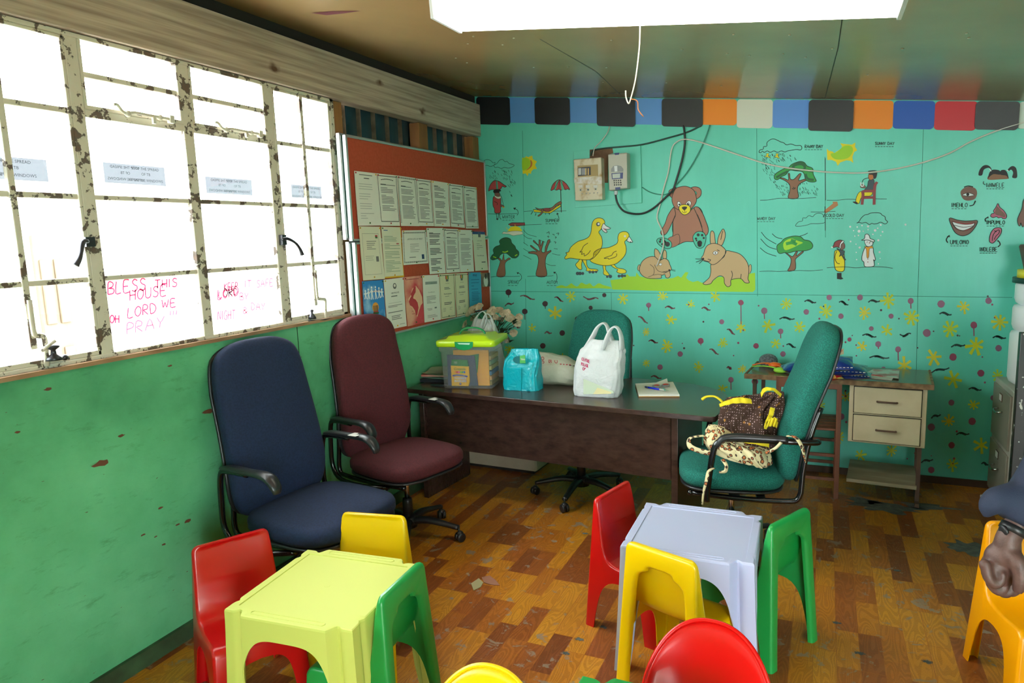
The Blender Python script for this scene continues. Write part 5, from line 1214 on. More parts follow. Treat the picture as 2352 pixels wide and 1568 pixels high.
g = G(); dk, mv_ = paint('#4a3238', .5), paint('#8f627c', .5); mr_ = paint('#8f4660', .5)
for w in DOTS.split():
    x, y, r = [float(q) for q in w.split(',')]
    if r < 1: continue
    m_ = dk if x < 560 and y < 320 else _r.choice([mv_, mv_, mr_])
    g.poly([cpt(x + r * math.cos(a) * _r.uniform(.92, 1.05), y + r * math.sin(a), .0002) for a in [2 * PI * i / 16 for i in range(16)]], m_)
for w in DRIP.split():
    x, y0_, y1_ = [float(q) for q in w.split(',')]
    if y1_ > y0_: g.ribbon([cpt(x, y0_, .0002), cpt(x + 1, y1_, .0002)], .006, (0, -1, 0), dk if x < 400 else mr_)
for i in range(95):
    x, y = _r.uniform(110, 2240), _r.uniform(72, 860)
    if (380 < x < 1180 and y > 440): continue
    r = _r.uniform(2.5, 5.5); g.poly([cpt(x + r * math.cos(a), y + r * math.sin(a), .0002) for a in [2 * PI * q / 8 for q in range(8)]], _r.choice([mr_, mr_, dk]))
g.build('painted_round_dots', wb_)
g = G(); sk_, sr_ = paint('#1f3d38', .5), paint('#7a4a4e', .5)
for st in SQG.split('|'):
    pts = [tuple(float(q) for q in w.split(',')) for w in st.split()]
    (xa_, ya_), (xc_, yc_) = pts[0], pts[2]; am_ = 5 if pts[1][1] > (ya_ + yc_) / 2 else -5
    P = [Vector((xa_ + (xc_ - xa_) * t / 12, ya_ + (yc_ - ya_) * t / 12 + am_ * math.sin(t / 12 * 2 * PI + 2.6), 0)) for t in range(13)]
    m_ = sr_ if pts[0][0] < 1250 else sk_
    for a, w_ in ((0, .008),): g.ribbon([cpt(p.x, p.y, .0002) for p in P], w_, (0, -1, 0), m_); g.ribbon([cpt(p.x, p.y + 1.5, .0002) for p in P[3:-3]], w_ * 1.7, (0, -1, 0), m_)
g.build('painted_squiggles', wb_)

# ------------------------------------------------------------------ foam squares hung along the ceiling line
cols = ['#15171c', '#5f97dc', '#15151a', '#5f97dc', '#15151a', '#5f97dc', '#171515', '#f08a14', '#dfe0d2', '#5c92de', '#17161a', '#ee8712', '#1255b4', '#c8202c', '#151519', '#d2ded2', '#2c62c0']
edges = [1100, 1168, 1233, 1305, 1375, 1455, 1524, 1610, 1692, 1774, 1860, 1955, 2050, 2145, 2242, 2335, 2432, 2520]
bots = [286, 282, 286, 282, 290, 286, 291, 287, 294, 294, 301, 296, 296, 299, 298, 296, 300]
NM = {'#15171c': 'black', '#15151a': 'black', '#171515': 'black', '#17161a': 'black', '#151519': 'black', '#5f97dc': 'light blue', '#5c92de': 'light blue', '#f08a14': 'orange', '#ee8712': 'orange', '#dfe0d2': 'off-white', '#1255b4': 'dark blue', '#c8202c': 'red', '#d2ded2': 'pale grey-green', '#2c62c0': 'blue'}
WH = ['in the corner by the beam', 'second from the window wall', 'third from the window wall', 'above the fuse board', 'above the meter cables', 'beside the loose hanging wire', 'above the bear painting', 'above the painted rabbits', 'beside the orange one', 'above RAINY DAY', 'above the painted sun', 'above SUNNY DAY', 'beside the red one', 'the only red one', 'after the red one', 'last one at the frame edge', 'past the frame edge']
for i in range(16):
    x0, x1, yb = edges[i], edges[i + 1], bots[i]
    blk = cols[i].startswith('#15') or cols[i].startswith('#17')
    d = BY - .006 - (.010 if blk else .0); e = 4 if blk else 0
    a, b_ = onY(x0 - e, yb, d), onY(x1 + e, yb, d)
    r = .022; zt = ceil_z((a.x + b_.x) / 2) - .004
    bz = (a.z + b_.z) / 2
    P = []
    for cx, cz, a0 in ((b_.x - r, bz + r, -PI / 2), (b_.x - r, zt - r, 0), (a.x + r, zt - r, PI / 2), (a.x + r, bz + r, PI)):
        for k in range(5): t = a0 + k * PI / 8; P.append((cx + r * math.cos(t), d, cz + r * math.sin(t) - (cx - (a.x + b_.x) / 2) * .118))
    g = G(); g.prism(P, (0, .006, 0), mat('foam_' + cols[i][1:], cols[i], .42))
    o = g.build('wall_square'); tag(o, '%s plastic square on the wall under the ceiling, %s' % (NM[cols[i]], WH[i]), 'wall square', 'coloured squares along the top of the mural wall')
# ================================================================== lamp, cables, meters
LT = thing('fluorescent_light', 'long fluorescent ceiling light with a ribbed clear diffuser', 'lamp', (0, 0, 0))
lampm = bpy.data.materials.new('lit_diffuser'); lampm.use_nodes = True; nt = lampm.node_tree; b = nt.nodes['Principled BSDF']
b.inputs['Base Color'].default_value = (.9, .9, .85, 1); b.inputs['Emission Color'].default_value = lin('#fffbe4'); b.inputs['Emission Strength'].default_value = 7.5
ends = mat('white_end_cap', '#dfe2ea', .4)
xl, xr, y0, y1 = -1.44, .22, 2.52, 2.80
al = math.atan(.118)
Ml = Matrix.Translation(((xl + xr) / 2, (y0 + y1) / 2, ceil_z((xl + xr) / 2) - .001)) @ Matrix.Rotation(al, 4, 'Y')
Ln = (xr - xl) / math.cos(al)
g = G(); g.box((0, 0, -.012), (Ln, y1 - y0 - .06, .022), ends, M=Ml); g.build('housing', LT)
g = G(); hw = (y1 - y0) / 2
P = [(-Ln / 2 + .012, -hw, -.024), (-Ln / 2 + .012, -hw * .82, -.085), (-Ln / 2 + .012, hw * .82, -.085), (-Ln / 2 + .012, hw, -.024)]
g.prism(P, (Ln - .024, 0, 0), lampm, M=Ml); g.build('diffuser', LT)
for s in (-1, 1):
    g = G(); P = [(s * Ln / 2, -hw - .006, -.008), (s * Ln / 2, -hw * .86, -.092), (s * Ln / 2, hw * .86, -.092), (s * Ln / 2, hw + .006, -.008)]
    g.prism(P, (-s * .014, 0, 0), ends, M=Ml); g.build('end_cap', LT, bevel=.002)
WWIRE = mat('white_cable', '#d8d6cc', .5); BWIRE = mat('black_cable', '#17191a', .4); GWIRE = mat('painted_cable', '#3a8f78', .5); DWIRE = mat('dark_painted_cable', '#23443c', .5)
def wire(name, label, pts, r, m, cat='cable'):
    g = G(); g.tube(pts, r, m, 8, 4); return tag(g.build(name), label, cat)
yh = 2.77
wire('hanging_wire', 'loose white wire dangling from the ceiling light, its bare end splayed', [onY(1470, 50, yh), onY(1469, 100, yh), onY(1464, 150, yh), onY(1458, 190, yh), onY(1449, 225, yh), onY(1444, 238, yh), onY(1438, 224, yh), onY(1437, 208, yh)], .0026, WWIRE)
g = G(); g.tube([onY(1447, 228, yh), onY(1458, 229, yh), onY(1465, 235, yh), onY(1466, 252, yh), onY(1478, 268, yh)], .002, mat('copper_wire', '#b06a3a', .4, .6), 6, 3); o = g.build('bare_copper'); o.parent = bpy.data.objects['hanging_wire']
# painted back board with the two meters
g = G(); q = [onY(x, y, BY) for x, y in ((1318, 348), (1472, 334), (1475, 466), (1322, 477))]
g.prism([(p.x, BY - .0125, p.z) for p in q], (0, .012, 0), turq); mb_ = tag(g.build('meter_board', bevel=.0015), 'turquoise painted board behind the fuse box and electricity meter', 'board')
g = G(); q = [onY(x, y, BY) for x, y in ((1356, 344), (1408, 341), (1410, 352), (1398, 356), (1398, 420), (1380, 420), (1380, 362), (1356, 364))]; g.prism([(p.x, BY - .0155, p.z) for p in q], (0, .002, 0), mat('brown_bare_patch', '#7a5c44', .8, col2='#5a3f2c', scale=14)); g.build('bare_patch', mb_)
def frontbox(name, label, cat, c4, depth, m, bev=.006, y=BY - .0135):
    q = [onY(x, yy, y - depth) for x, yy in c4]
    T = thing(name, label, cat, ((q[0].x + q[2].x) / 2, y - depth, (q[0].z + q[2].z) / 2))
    o0 = Vector(T.location)
    g = G(); g.prism([Vector((p.x, y - depth, p.z)) - o0 for p in q], (0, depth, 0), m); g.build('case', T, bevel=bev)
    return T, o0
fbm = mat('stained_cream_plastic', '#d8cdb4', .5, col2='#b0905a', scale=16, lo=.5, hi=.7)
T, o0 = frontbox('fuse_box', 'old stained cream fuse box with torn white labels', 'fuse box', ((1317, 366), (1381, 361), (1384, 458), (1321, 461)), .075, fbm)
def FB(px, py, d=.0): v = onY(px, py, BY - .0135 - .075 - d); return v - o0
def Z8(a, b_, d=.0): return FB(1290 + a / 7.838, 320 + b_ / 7.838, d)
def quad(g, pts, f, m, d, th=.002):
    g.prism([f(a, b_, d) for a, b_ in pts], (0, th, 0), m)
g = G(); quad(g, [(285, 475), (650, 450), (655, 655), (290, 680)], Z8, mat('olive_recess', '#a8905a', .5), .002); g.build('breaker_window', T)
g = G(); quad(g, [(292, 508), (518, 490), (522, 640), (295, 662)], Z8, mat('black_breaker', '#20222a', .4), .006, .006)
for a, w_, cc in ((300, 50, '#c9c9c6'), (362, 40, '#8e939a'), (425, 22, '#c8b070'), (468, 22, '#c8a060'), (408, 10, '#d0d0d8')): quad(g, [(a, 520), (a + w_, 517), (a + w_, 635), (a, 640)], Z8, mat('brk' + cc, cc, .4), .010, .004)
g.build('breakers', T)
g = G(); quad(g, [(222, 690), (720, 665), (722, 800), (230, 790)], Z8, mat('torn_paper', '#e8e4e2', .8, col2='#c9b89a', scale=30), .001)
for a in (300, 432, 570): quad(g, [(a, 825), (a + 75, 820), (a + 78, 868), (a + 3, 872)], Z8, sticker, .003)
g.build('paper_label', T)
g = G(); hol = mat('socket_black', '#111111', .5)
for a, b_, r in ((342, 910, .004), (476, 905, .004), (612, 895, .004), (375, 975, .002), (447, 972, .002), (510, 968, .002), (583, 963, .002), (648, 960, .002)):
    c_ = Z8(a, b_, .0); g.lathe([(r * 2.4, 0), (r * 2.4, .001)], sticker, 14, Matrix.Translation(c_) @ Matrix.Rotation(PI / 2, 4, 'X')); g.lathe([(r, 0), (r, .002)], hol, 10, Matrix.Translation(c_) @ Matrix.Rotation(PI / 2, 4, 'X'))
g.build('sockets', T)
em = mat('meter_grey', '#b9b8aa', .4)
T, o0 = frontbox('electricity_meter', 'grey prepaid electricity meter with a number keypad', 'meter', ((1396, 354), (1440, 350), (1441, 432), (1399, 438)), .09, em)
def FM(a, b_, d=.0): return onY(1290 + a / 7.838, 320 + b_ / 7.838, BY - .0135 - .09 - d) - o0
g = G(); navy = mat('meter_navy', '#27346e', .4)
quad(g, [(950, 245), (1040, 238), (1030, 275), (960, 282)], FM, navy, .002); quad(g, [(895, 610), (1105, 595), (1100, 705), (908, 718)], FM, navy, .002); quad(g, [(965, 865), (1055, 858), (1052, 905), (968, 910)], FM, navy, .003); g.build('blue_panel', T)
g = G(); quad(g, [(912, 625), (1055, 612), (1052, 692), (920, 702)], FM, mat('lcd_grey', '#b8c0b8', .2), .004); g.build('display', T)
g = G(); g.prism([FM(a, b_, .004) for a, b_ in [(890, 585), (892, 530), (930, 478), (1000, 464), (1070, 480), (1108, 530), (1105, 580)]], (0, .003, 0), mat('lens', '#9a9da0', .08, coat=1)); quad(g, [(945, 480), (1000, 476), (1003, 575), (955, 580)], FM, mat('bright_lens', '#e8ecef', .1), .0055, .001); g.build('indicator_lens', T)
g = G()
for i in range(4):
    for j in range(3):
        c_ = FM(945 + i * 38 + j * 4, 742 + j * 39 - i, .0); g.lathe([(.0052, 0), (.0048, .003), (0, .0035)], mat('key_grey', '#565b5c', .4), 10, Matrix.Translation(c_) @ Matrix.Rotation(PI / 2, 4, 'X'))
g.build('keypad', T)
g = G(); c_ = FM(978, 925, -.03); g.lathe([(.012, -.028), (.014, -.01), (.012, 0)], ends, 12, Matrix.Translation(c_)); g.build('gland', T)
def onW(px, py, d=.03): return onY(px, py, BY - d)
wire('power_cable', 'thick black cable looping from under the meter up to the bear painting', [onW(1414, 446, .07), onW(1418, 465, .06), onW(1432, 484, .045), onW(1455, 491, .03), onW(1480, 489, .02), onW(1505, 475, .015), onW(1530, 452, .015), onW(1545, 437, .015), onW(1553, 415, .014), onW(1566, 370, .014), onW(1573, 330, .014), onW(1571, 295, .014), onW(1568, 289, .014)], .0068, BWIRE)
wire('thin_cable', 'thin dark cable running from the fuse box across to the cable bundle', [onW(1357, 357, .05), onW(1362, 346, .03), onW(1385, 341, .02), onW(1430, 337, .018), onW(1475, 332, .012), onW(1530, 318, .012), onW(1580, 303, .012), onW(1612, 287, .012)], .0055, DWIRE)
wire('thin_cable', 'thin dark painted cable running slanting down to the bear ear', [onW(1631, 287, .010), onW(1620, 318, .010), onW(1600, 360, .010), onW(1575, 400, .010), onW(1552, 425, .012), (onW(1545, 436, .012))], .004, GWIRE)
wire('thin_cable', 'thin painted cable drooping from the meter board to the bear ear', [onW(1475, 430, .010), onW(1490, 440, .010), onW(1510, 446, .010), onW(1530, 446, .010), onW(1546, 436, .011)], .0035, GWIRE)
wire('thin_wire', 'thin white wire rising from the fuse box to the squares', [onW(1362, 358, .06), onW(1366, 340, .04), onW(1380, 325, .02), onW(1395, 305, .015), onW(1400, 290, .012)], .0035, WWIRE)
wire('white_cable', 'long white cable looped across the mural, weather paintings and sun', [onW(1508, 611, .012), onW(1518, 585, .012), onW(1524, 560, .012), onW(1521, 530, .012), onW(1509, 500, .012), onW(1517, 465, .012), onW(1525, 430, .012), onW(1535, 395, .012), onW(1542, 345, .014), onW(1552, 328, .016), onW(1570, 320, .018), onW(1600, 324, .014), onW(1650, 340, .012), onW(1700, 357, .012), onW(1760, 376, .014), onW(1820, 387, .016), onW(1900, 395, .018), onW(1980, 397, .018), onW(2050, 389, .016), (onW(2120, 373, .014)), onW(2180, 352, .014), onW(2230, 325, .012), onW(2290, 300, .012), onW(2352, 281, .012), onW(2420, 262, .012)], .0048, WWIRE)

# ================================================================== pin boards
felt = mat('terracotta_felt', '#b04a30', .95, col2='#a64329', scale=60, bump=.15, bscale=500); alu = mat('aluminium_edge', '#c9cdd0', .35, .7); tealedge = mat('teal_edge', '#3f9f8a', .5)
PX = -2.40
def pinboard(label, z0, z1, y0=3.205, y1=4.925, back=False):
    T = thing('pin_board', label, 'board', (PX, y0, z0), 0, 'pin boards in aluminium frames')
    H_, W_ = z1 - z0, y1 - y0
    if not back:
        g = G(); g.box((-.009, W_ / 2, H_ / 2), (.014, W_ - .02, H_ - .02), felt); g.build('felt_panel', T)
    else:
        g = G(); g.box((-.009, W_ / 2, H_ / 2), (.014, W_ - .02, H_ - .02), tealedge); g.build('panel', T)
    g = G()
    for c_, s_ in (((-.007, .008, H_ / 2), (.024, .018, H_)), ((-.007, W_ - .008, H_ / 2), (.024, .016, H_)), ((-.007, W_ / 2, .006), (.024, W_, .012)), ((-.007, W_ / 2, H_ - .006), (.024, W_, .012))): g.box(c_, s_, alu)
    g.build('frame', T, bevel=.003)
    return T
pinboard('upper terracotta pin board covered with typed notices', 1.662, 2.235)
pinboard('lower terracotta pin board with certificates, beside the flowers', 1.090, 1.655, 3.225, 4.94)
for i, (z0, z1, dy) in enumerate([(1.67, 2.245, -.018), (1.10, 1.66, .0)]):
    t_ = pinboard('spare framed board stacked behind the %s pin board' % ('upper' if i == 0 else 'lower'), z0, z1, 3.205 + dy, 4.90, True); t_.location.x = PX - .027
PAP = mat('white_paper', '#dcdcd2', .8); PAPC = mat('cream_paper', '#d8d2ae', .8); PBLU = mat('blue_paper', '#3f9fc4', .8); PSKY = mat('sky_print', '#2f7fc4', .6, col2='#9cc8e4', scale=7, lo=.5, hi=.66)
PRED = mat('red_print', '#c8424c', .6, col2='#dba58a', scale=5, lo=.4, hi=.62); TXT = mat('grey_print', '#6a6c6a', .8); TXB = mat('black_print', '#35383a', .8); PIN = mat('green_pin', '#2f6a30', .4); PINY = mat('yellow_pin', '#d8a420', .4); PINR = mat('red_pin', '#b02030', .4)
PAPERS = [
 ((3.256, 2.046), (3.469, 2.047), (3.481, 1.748), (3.263, 1.746)), ((3.469, 2.047), (3.681, 2.048), (3.689, 1.746), (3.481, 1.746)), ((3.681, 2.048), (3.895, 2.046), (3.908, 1.744), (3.698, 1.746)), ((3.895, 2.044), (4.092, 2.043), (4.098, 1.744), (3.902, 1.746)),
 ((4.096, 2.043), (4.32, 2.038), (4.321, 1.741), (4.100, 1.743)), ((4.325, 2.036), (4.535, 2.033), (4.538, 1.732), (4.326, 1.741)), ((4.542, 2.031), (4.751, 2.029), (4.764, 1.728), (4.549, 1.728)),
 ((3.263, 1.743), (3.475, 1.741), (3.487, 1.434), (3.275, 1.439)), ((3.481, 1.741), (3.694, 1.738), (3.695, 1.433), (3.490, 1.437)), ((3.701, 1.718), (3.994, 1.719), (3.999, 1.503), (3.702, 1.505)), ((4.0, 1.733), (4.22, 1.732), (4.224, 1.424), (4.007, 1.43)),
 ((4.224, 1.729), (4.434, 1.723), (4.432, 1.418), (4.228, 1.424)), ((4.439, 1.719), (4.646, 1.716), (4.654, 1.411), (4.436, 1.418)), ((4.650, 1.716), (4.862, 1.712), (4.892, 1.407), (4.673, 1.413)),
 ((3.259, 1.435), (3.472, 1.430), (3.472, 1.134), (3.262, 1.138)), ((3.477, 1.43), (3.692, 1.43), (3.698, 1.124), (3.483, 1.127)), ((3.696, 1.43), (3.908, 1.428), (3.909, 1.119), (3.704, 1.12)), ((3.912, 1.428), (4.127, 1.42), (4.123, 1.112), (3.913, 1.119)),
 ((4.132, 1.422), (4.345, 1.414), (4.343, 1.106), (4.13, 1.114)), ((4.349, 1.414), (4.551, 1.406), (4.549, 1.104), (4.348, 1.106)), ((4.562, 1.408), (4.764, 1.398), (4.762, 1.109), (4.556, 1.119)), ((4.774, 1.391), (4.918, 1.386), (4.917, 1.278), (4.784, 1.286))]
PL = ['pale typed notice, first in the top row beside the window', 'bordered notice with a curved heading, second in the top row', 'notice with black zigzag side borders, third in the top row', 'bordered notice with faint print, fourth in the top row', 'notice with bold left-hand paragraphs, fifth in the top row', 'bordered typed notice, sixth in the top row', 'typed notice at the mural end of the top row',
      'thin-framed certificate with a small flag and coat of arms', 'pale green and yellow printed form with a logo at its corner', 'landscape CERTIFICATE OF MERIT with a patterned border', 'notice with dark bullet lists beside the certificate of merit', 'bordered notice in the middle row, second after the certificate of merit', 'plain typed letter in the middle row', 'cream certificate with a red and blue ribboned top',
      'blue sky poster with a chain of white paper people', 'white certificate headed CERTIFICATE with a round crest', 'red poster printed with a globe', 'pale certificate with a grey heading bar and two signatures', 'cream certificate in a dark frame line beside the grey-headed one', 'cream certificate in a dark frame line beside the blue sheet', 'bright blue printed sheet behind the flowers', 'small photograph of a person in white at the board edge']
for i, c4 in enumerate(PAPERS):
    r_ = random.Random(100 + i)
    tl, tr_, br_, bl = [Vector((PX + .0062 + .0004 * (i % 3), y, z)) for y, z in c4]
    def S(u, v, d=.0, c=(tl, tr_, br_, bl)): p = c[0].lerp(c[1], u).lerp(c[3].lerp(c[2], u), v); return Vector((p.x + d, p.y, p.z))
    base = PAP
    if i in (18, 19): base = PAPC
    if i == 20: base = PBLU
    if i == 14: base = PSKY
    if i == 16: base = PRED
    if i in (7, 8, 13): base = mat('ivory_paper', '#d6d4bc', .8)
    if i == 21: base = mat('photo_print', '#8f7f62', .3, col2='#6c5c48', scale=20)
    g = G(); nu, nv = 7, 9
    amp = .0035 if i not in (21,) else .001; ph = r_.random() * 6
    g.grid(lambda u, v: S(u, v, amp * (1 + math.sin(u * 4 + v * 3 + ph)) * (.3 + .7 * abs(v - .5) * 2) * .5), nu, nv, base)
    E_ = .0006
    def DD(u, v): return amp * (1 + math.sin(u * 4 + v * 3 + ph)) * (.3 + .7 * abs(v - .5) * 2) * .5 + E_
    def rect(u0, v0, u1, v1, m, e=0.0):
        nn = max(1, int(abs(u1 - u0) * 6)); nm = max(1, int(abs(v1 - v0) * 8)); vs = []; fs = []
        for b__ in range(nm + 1):
            for a in range(nn + 1): u = u0 + (u1 - u0) * a / nn; v = v0 + (v1 - v0) * b__ / nm; vs.append(S(u, v, DD(u, v) + e))
        for b__ in range(nm):
            for a in range(nn): k = b__ * (nn + 1) + a; fs.append((k, k + 1, k + nn + 2, k + nn + 1))
        g.add(vs, fs, m)
    def lines(u0, u1, v0, v1, n, m, fill=.45, gap=()):
        h = (v1 - v0) / n
        for k in range(n):
            if k in gap: continue
            e = r_.uniform(.75, 1.0) if r_.random() < .8 else r_.uniform(.3, .6); rect(u0, v0 + k * h, u0 + (u1 - u0) * e, v0 + k * h + h * fill, m)
    def frame(e, w_, m, v0=None, v1=None):
        v0 = e if v0 is None else v0; v1 = 1 - e if v1 is None else v1
        rect(e, v0, e + w_, v1, m); rect(1 - e - w_, v0, 1 - e, v1, m); rect(e, v0, 1 - e, v0 + w_ * .6, m); rect(e, v1 - w_ * .6, 1 - e, v1, m)
    def word(s, u, v, h, m, wd, bold=False):
        p = S(u, v, DD(u, v) + .0004); ux = (S(1, v) - S(0, v)); L = ux.length; put_text(g, s, p, ux.normalized(), (S(u, 0) - S(u, 1)).normalized(), h, m, width=wd * L, bold=bold)
    if i == 0: lines(.15, .8, .22, .9, 15, mat('faint_print', '#a8aaa6', .8), .25, (3, 7, 11)); rect(.2, .05, .8, .065, TXT); rect(.4, .11, .65, .125, TXB)
    elif i in (1, 2, 3, 5, 6, 11):
        if i in (1, 3, 5, 11, 6): frame(.04, .022, TXB if i != 6 else TXT, .03, .97 if i == 6 else .92)
        else:
            for q in range(34): rect(.02, .03 + q * .027, .06, .044 + q * .027, TXB); rect(.94, .03 + q * .027, .98, .044 + q * .027, TXB)
            for q in range(20): rect(.06 + q * .044, .02, .085 + q * .044, .05, TXB)
        for q in range(8): rect(.2 + q * .075, .10 - .015 * math.sin(q / 7 * PI), .265 + q * .075, .115 - .015 * math.sin(q / 7 * PI), TXB)
        lines(.16, .88, .2, .86 if i != 1 else .72, 24 if i != 1 else 18, TXT, .4, (1, 6, 13)); rect(.16, .19, .42, .2, TXB)
    elif i in (4, 10): lines(.12, .82, .12, .95, 26, TXB if i == 10 else TXT, .45, (3, 8, 9, 15, 16, 22)); rect(.12, .10, .35, .113, TXB)
    elif i == 12: lines(.12, .86, .2, .85, 22, TXT, .35, (4, 10)); rect(.12, .1, .5, .112, TXT)
    elif i == 7: frame(.12, .008, TXT, .13, .90); rect(.72, .16, .83, .20, PINR); rect(.72, .18, .83, .22, PIN); lines(.3, .75, .27, .45, 5, TXT, .3); rect(.68, .56, .80, .66, TXT); lines(.2, .6, .55, .66, 3, TXT, .15)
    elif i == 8: rect(.97, .0, 1.0, 1, PINY); rect(0, .97, 1, 1.0, PINY); rect(.1, .06, .3, .075, mat('logo_blue', '#3a6aa0', .6)); lines(.1, .9, .18, .9, 24, mat('green_print', '#7f9a80', .8), .35, (4, 9, 15)); rect(.72, .32, .85, .34, PINR)
    elif i == 9:
        for q in range(30): rect(.04 + q * .031, .05, .058 + q * .031, .09, TXB); rect(.04 + q * .031, .91, .058 + q * .031, .95, TXB)
        for q in range(20): rect(.04, .08 + q * .042, .07, .102 + q * .042, TXB); rect(.93, .08 + q * .042, .96, .102 + q * .042, TXB)
        word('CERTIFICATE OF MERIT', .5, .28, .010, TXB, .66); lines(.3, .7, .4, .68, 5, TXT, .2); rect(.74, .72, .84, .86, mat('navy_stamp', '#2a3f6a', .6)); rect(.25, .78, .5, .80, TXT)
    elif i == 13: rect(0, 0, 1, .035, PINR); rect(0, .035, 1, .10, mat('navy_band', '#33508a', .6)); rect(.42, .04, .62, .17, TXT); word('DIPLOMA', .5, .27, .007, TXT, .35); lines(.25, .75, .33, .5, 4, TXT, .2); word('Certificate', .5, .64, .011, TXB, .55); rect(.55, .78, .85, .8, TXB)
    elif i == 14:
        wpm = mat('paper_people', '#eef2f4', .7)
        for q, h in ((.12, .16), (.26, .19), (.42, .24), (.60, .24), (.76, .20), (.89, .16)):
            v = .30; rect(q - .03, v - h * .55, q + .03, v - h * .05, wpm, .0003); rect(q - .07, v - h * .42, q + .07, v - h * .30, wpm, .0003)
            g.poly([S(q + .035 * math.cos(t), v - h * .70 + .022 * math.sin(t), DD(q, v) + .0009) for t in [2 * PI * k / 10 for k in range(10)]], wpm)
            for sg in (-1, 1): g.add([S(q, v - h * .1, DD(q, v) + .0008), S(q + sg * .03, v - h * .1, DD(q, v) + .0008), S(q + sg * .065, v + h * .28, DD(q, v) + .0008), S(q + sg * .025, v + h * .28, DD(q, v) + .0008)], [(0, 1, 2, 3)], wpm)
        word('Our hands reach everyone', .5, .225, .012, mat('orange_print', '#e8823a', .7), .82)
        g.poly([S(.55 + .15 * math.cos(t), .53 + .10 * math.sin(t), DD(.5, .5) + .0006) for t in [2 * PI * k / 18 for k in range(18)]], mat('orange_disc', '#e09a3a', .7))
        for q in (.47, .53, .59, .64): rect(q - .015, .49, q + .015, .60, TXB, .0009)
        rect(.44, .60, .66, .625, PINR, .0009); rect(.42, .625, .68, .66, PIN, .001); rect(.46, .66, .66, .68, mat('blue_print', '#2c6ab4', .6), .001)
        rect(0, .80, 1, 1.0, wpm, .0003); lines(.15, .85, .73, .80, 2, TXB, .4); lines(.1, .9, .83, .93, 3, TXB, .3)
    elif i == 15: g.poly([S(.5 + .09 * math.cos(t), .15 + .06 * math.sin(t), DD(.5, .15) + .0004) for t in [2 * PI * k / 16 for k in range(16)]], TXT); g.poly([S(.5 + .05 * math.cos(t), .14 + .03 * math.sin(t), DD(.5, .15) + .0008) for t in [2 * PI * k / 12 for k in range(12)]], PAP); word('CERTIFICATE', .5, .30, .009, TXB, .40, True); lines(.3, .7, .34, .38, 1, TXT, .5); rect(.15, .48, .8, .484, TXT); lines(.12, .9, .53, .58, 2, TXT, .4); lines(.1, .92, .66, .69, 1, TXT, .5); lines(.25, .8, .74, .84, 3, TXT, .4); rect(.65, .93, .92, .937, TXT)
    elif i == 16:
        gl_ = mat('globe_red', '#b4303c', .6); lt_ = mat('globe_pale', '#e0b494', .6)
        g.poly([S(a, b__, DD(a, b__) + .0004) for a, b__ in [(.62, .2), (.8, .3), (.95, .45), (.97, .58), (.85, .62), (.7, .75), (.6, .85), (.5, .78), (.35, .68), (.2, .55), (.15, .45), (.3, .38), (.4, .25)]], lt_)
        g.poly([S(a, b__, DD(a, b__) + .0008) for a, b__ in [(.5, .22), (.6, .21), (.58, .33), (.45, .4), (.42, .45), (.55, .48), (.66, .55), (.7, .66), (.6, .80), (.52, .82), (.47, .7), (.35, .62), (.22, .58), (.17, .5), (.25, .44), (.33, .40), (.30, .36)]], gl_)
        lines(.3, .85, .48, .82, 6, mat('dark_red_print', '#8a2a34', .7), .12); rect(.1, .05, .8, .06, MATS['dark_red_print'])
    elif i == 17: rect(.15, .14, .88, .20, mat('grey_bar', '#8f9a94', .8)); word('TB Care Association', .515, .188, .007, TXB, .66); word('Certificate', .5, .38, .007, TXB, .4); lines(.2, .85, .45, .62, 7, TXT, .35); rect(.2, .72, .5, .727, TXB); rect(.25, .745, .5, .752, TXB); rect(.65, .70, .78, .73, TXT); lines(.2, .85, .86, .93, 3, TXT, .3)
    elif i in (18, 19):
        frame(.04, .018, mat('dark_green_line', '#2f4a3a', .7), .03, .97)
        rect(.4, .04, .47, .12, PINR); rect(.47, .04, .53, .12, PINY); rect(.53, .04, .6, .12, PIN); rect(.42, .12, .58, .17, TXT); word('GAUTENG', .5, .22, .005, TXB, .26)
        lines(.3, .7, .30, .36, 2, TXT, .5); word('Participant', .5, .46, .008, TXB, .5, True); rect(.32, .50, .6, .508, TXT); lines(.25, .78, .64, .71, 2, TXB, .4); lines(.15, .35, .76, .86, 4, TXT, .25); lines(.6, .8, .76, .83, 3, TXT, .25)
    elif i == 20: word('PINS', .5, .10, .016, mat('dark_blue_print', '#1f4a7a', .7), .34, True); lines(.2, .85, .18, .75, 14, MATS['dark_blue_print'], .25, (1, 3, 5, 7))
    elif i == 21:
        g.poly([S(.45 + .28 * math.cos(t), .62 + .38 * math.sin(t), .0035) for t in [2 * PI * k / 14 for k in range(14)]], PAP); g.poly([S(.47 + .13 * math.cos(t), .25 + .20 * math.sin(t), .0037) for t in [2 * PI * k / 12 for k in range(12)]], mat('photo_dark', '#3a2a26', .5)); rect(.72, 0, 1, 1, MATS['photo_dark'], .0002)
    o = g.build('photograph' if i == 21 else 'poster' if i in (14, 16) else 'notice'); tag(o, PL[i], 'photograph' if i == 21 else 'poster' if i in (14, 16) else 'notice', 'papers pinned on the terracotta boards')
    if i != 21:
        for u, v in ((.05, .03), (.95, .03), (.5, .95)):
            g = G(); g.ball(S(u, v, .006), .0045, r_.choice([PIN, PINY, PIN, PINR]), 8); g.build('pin', o)
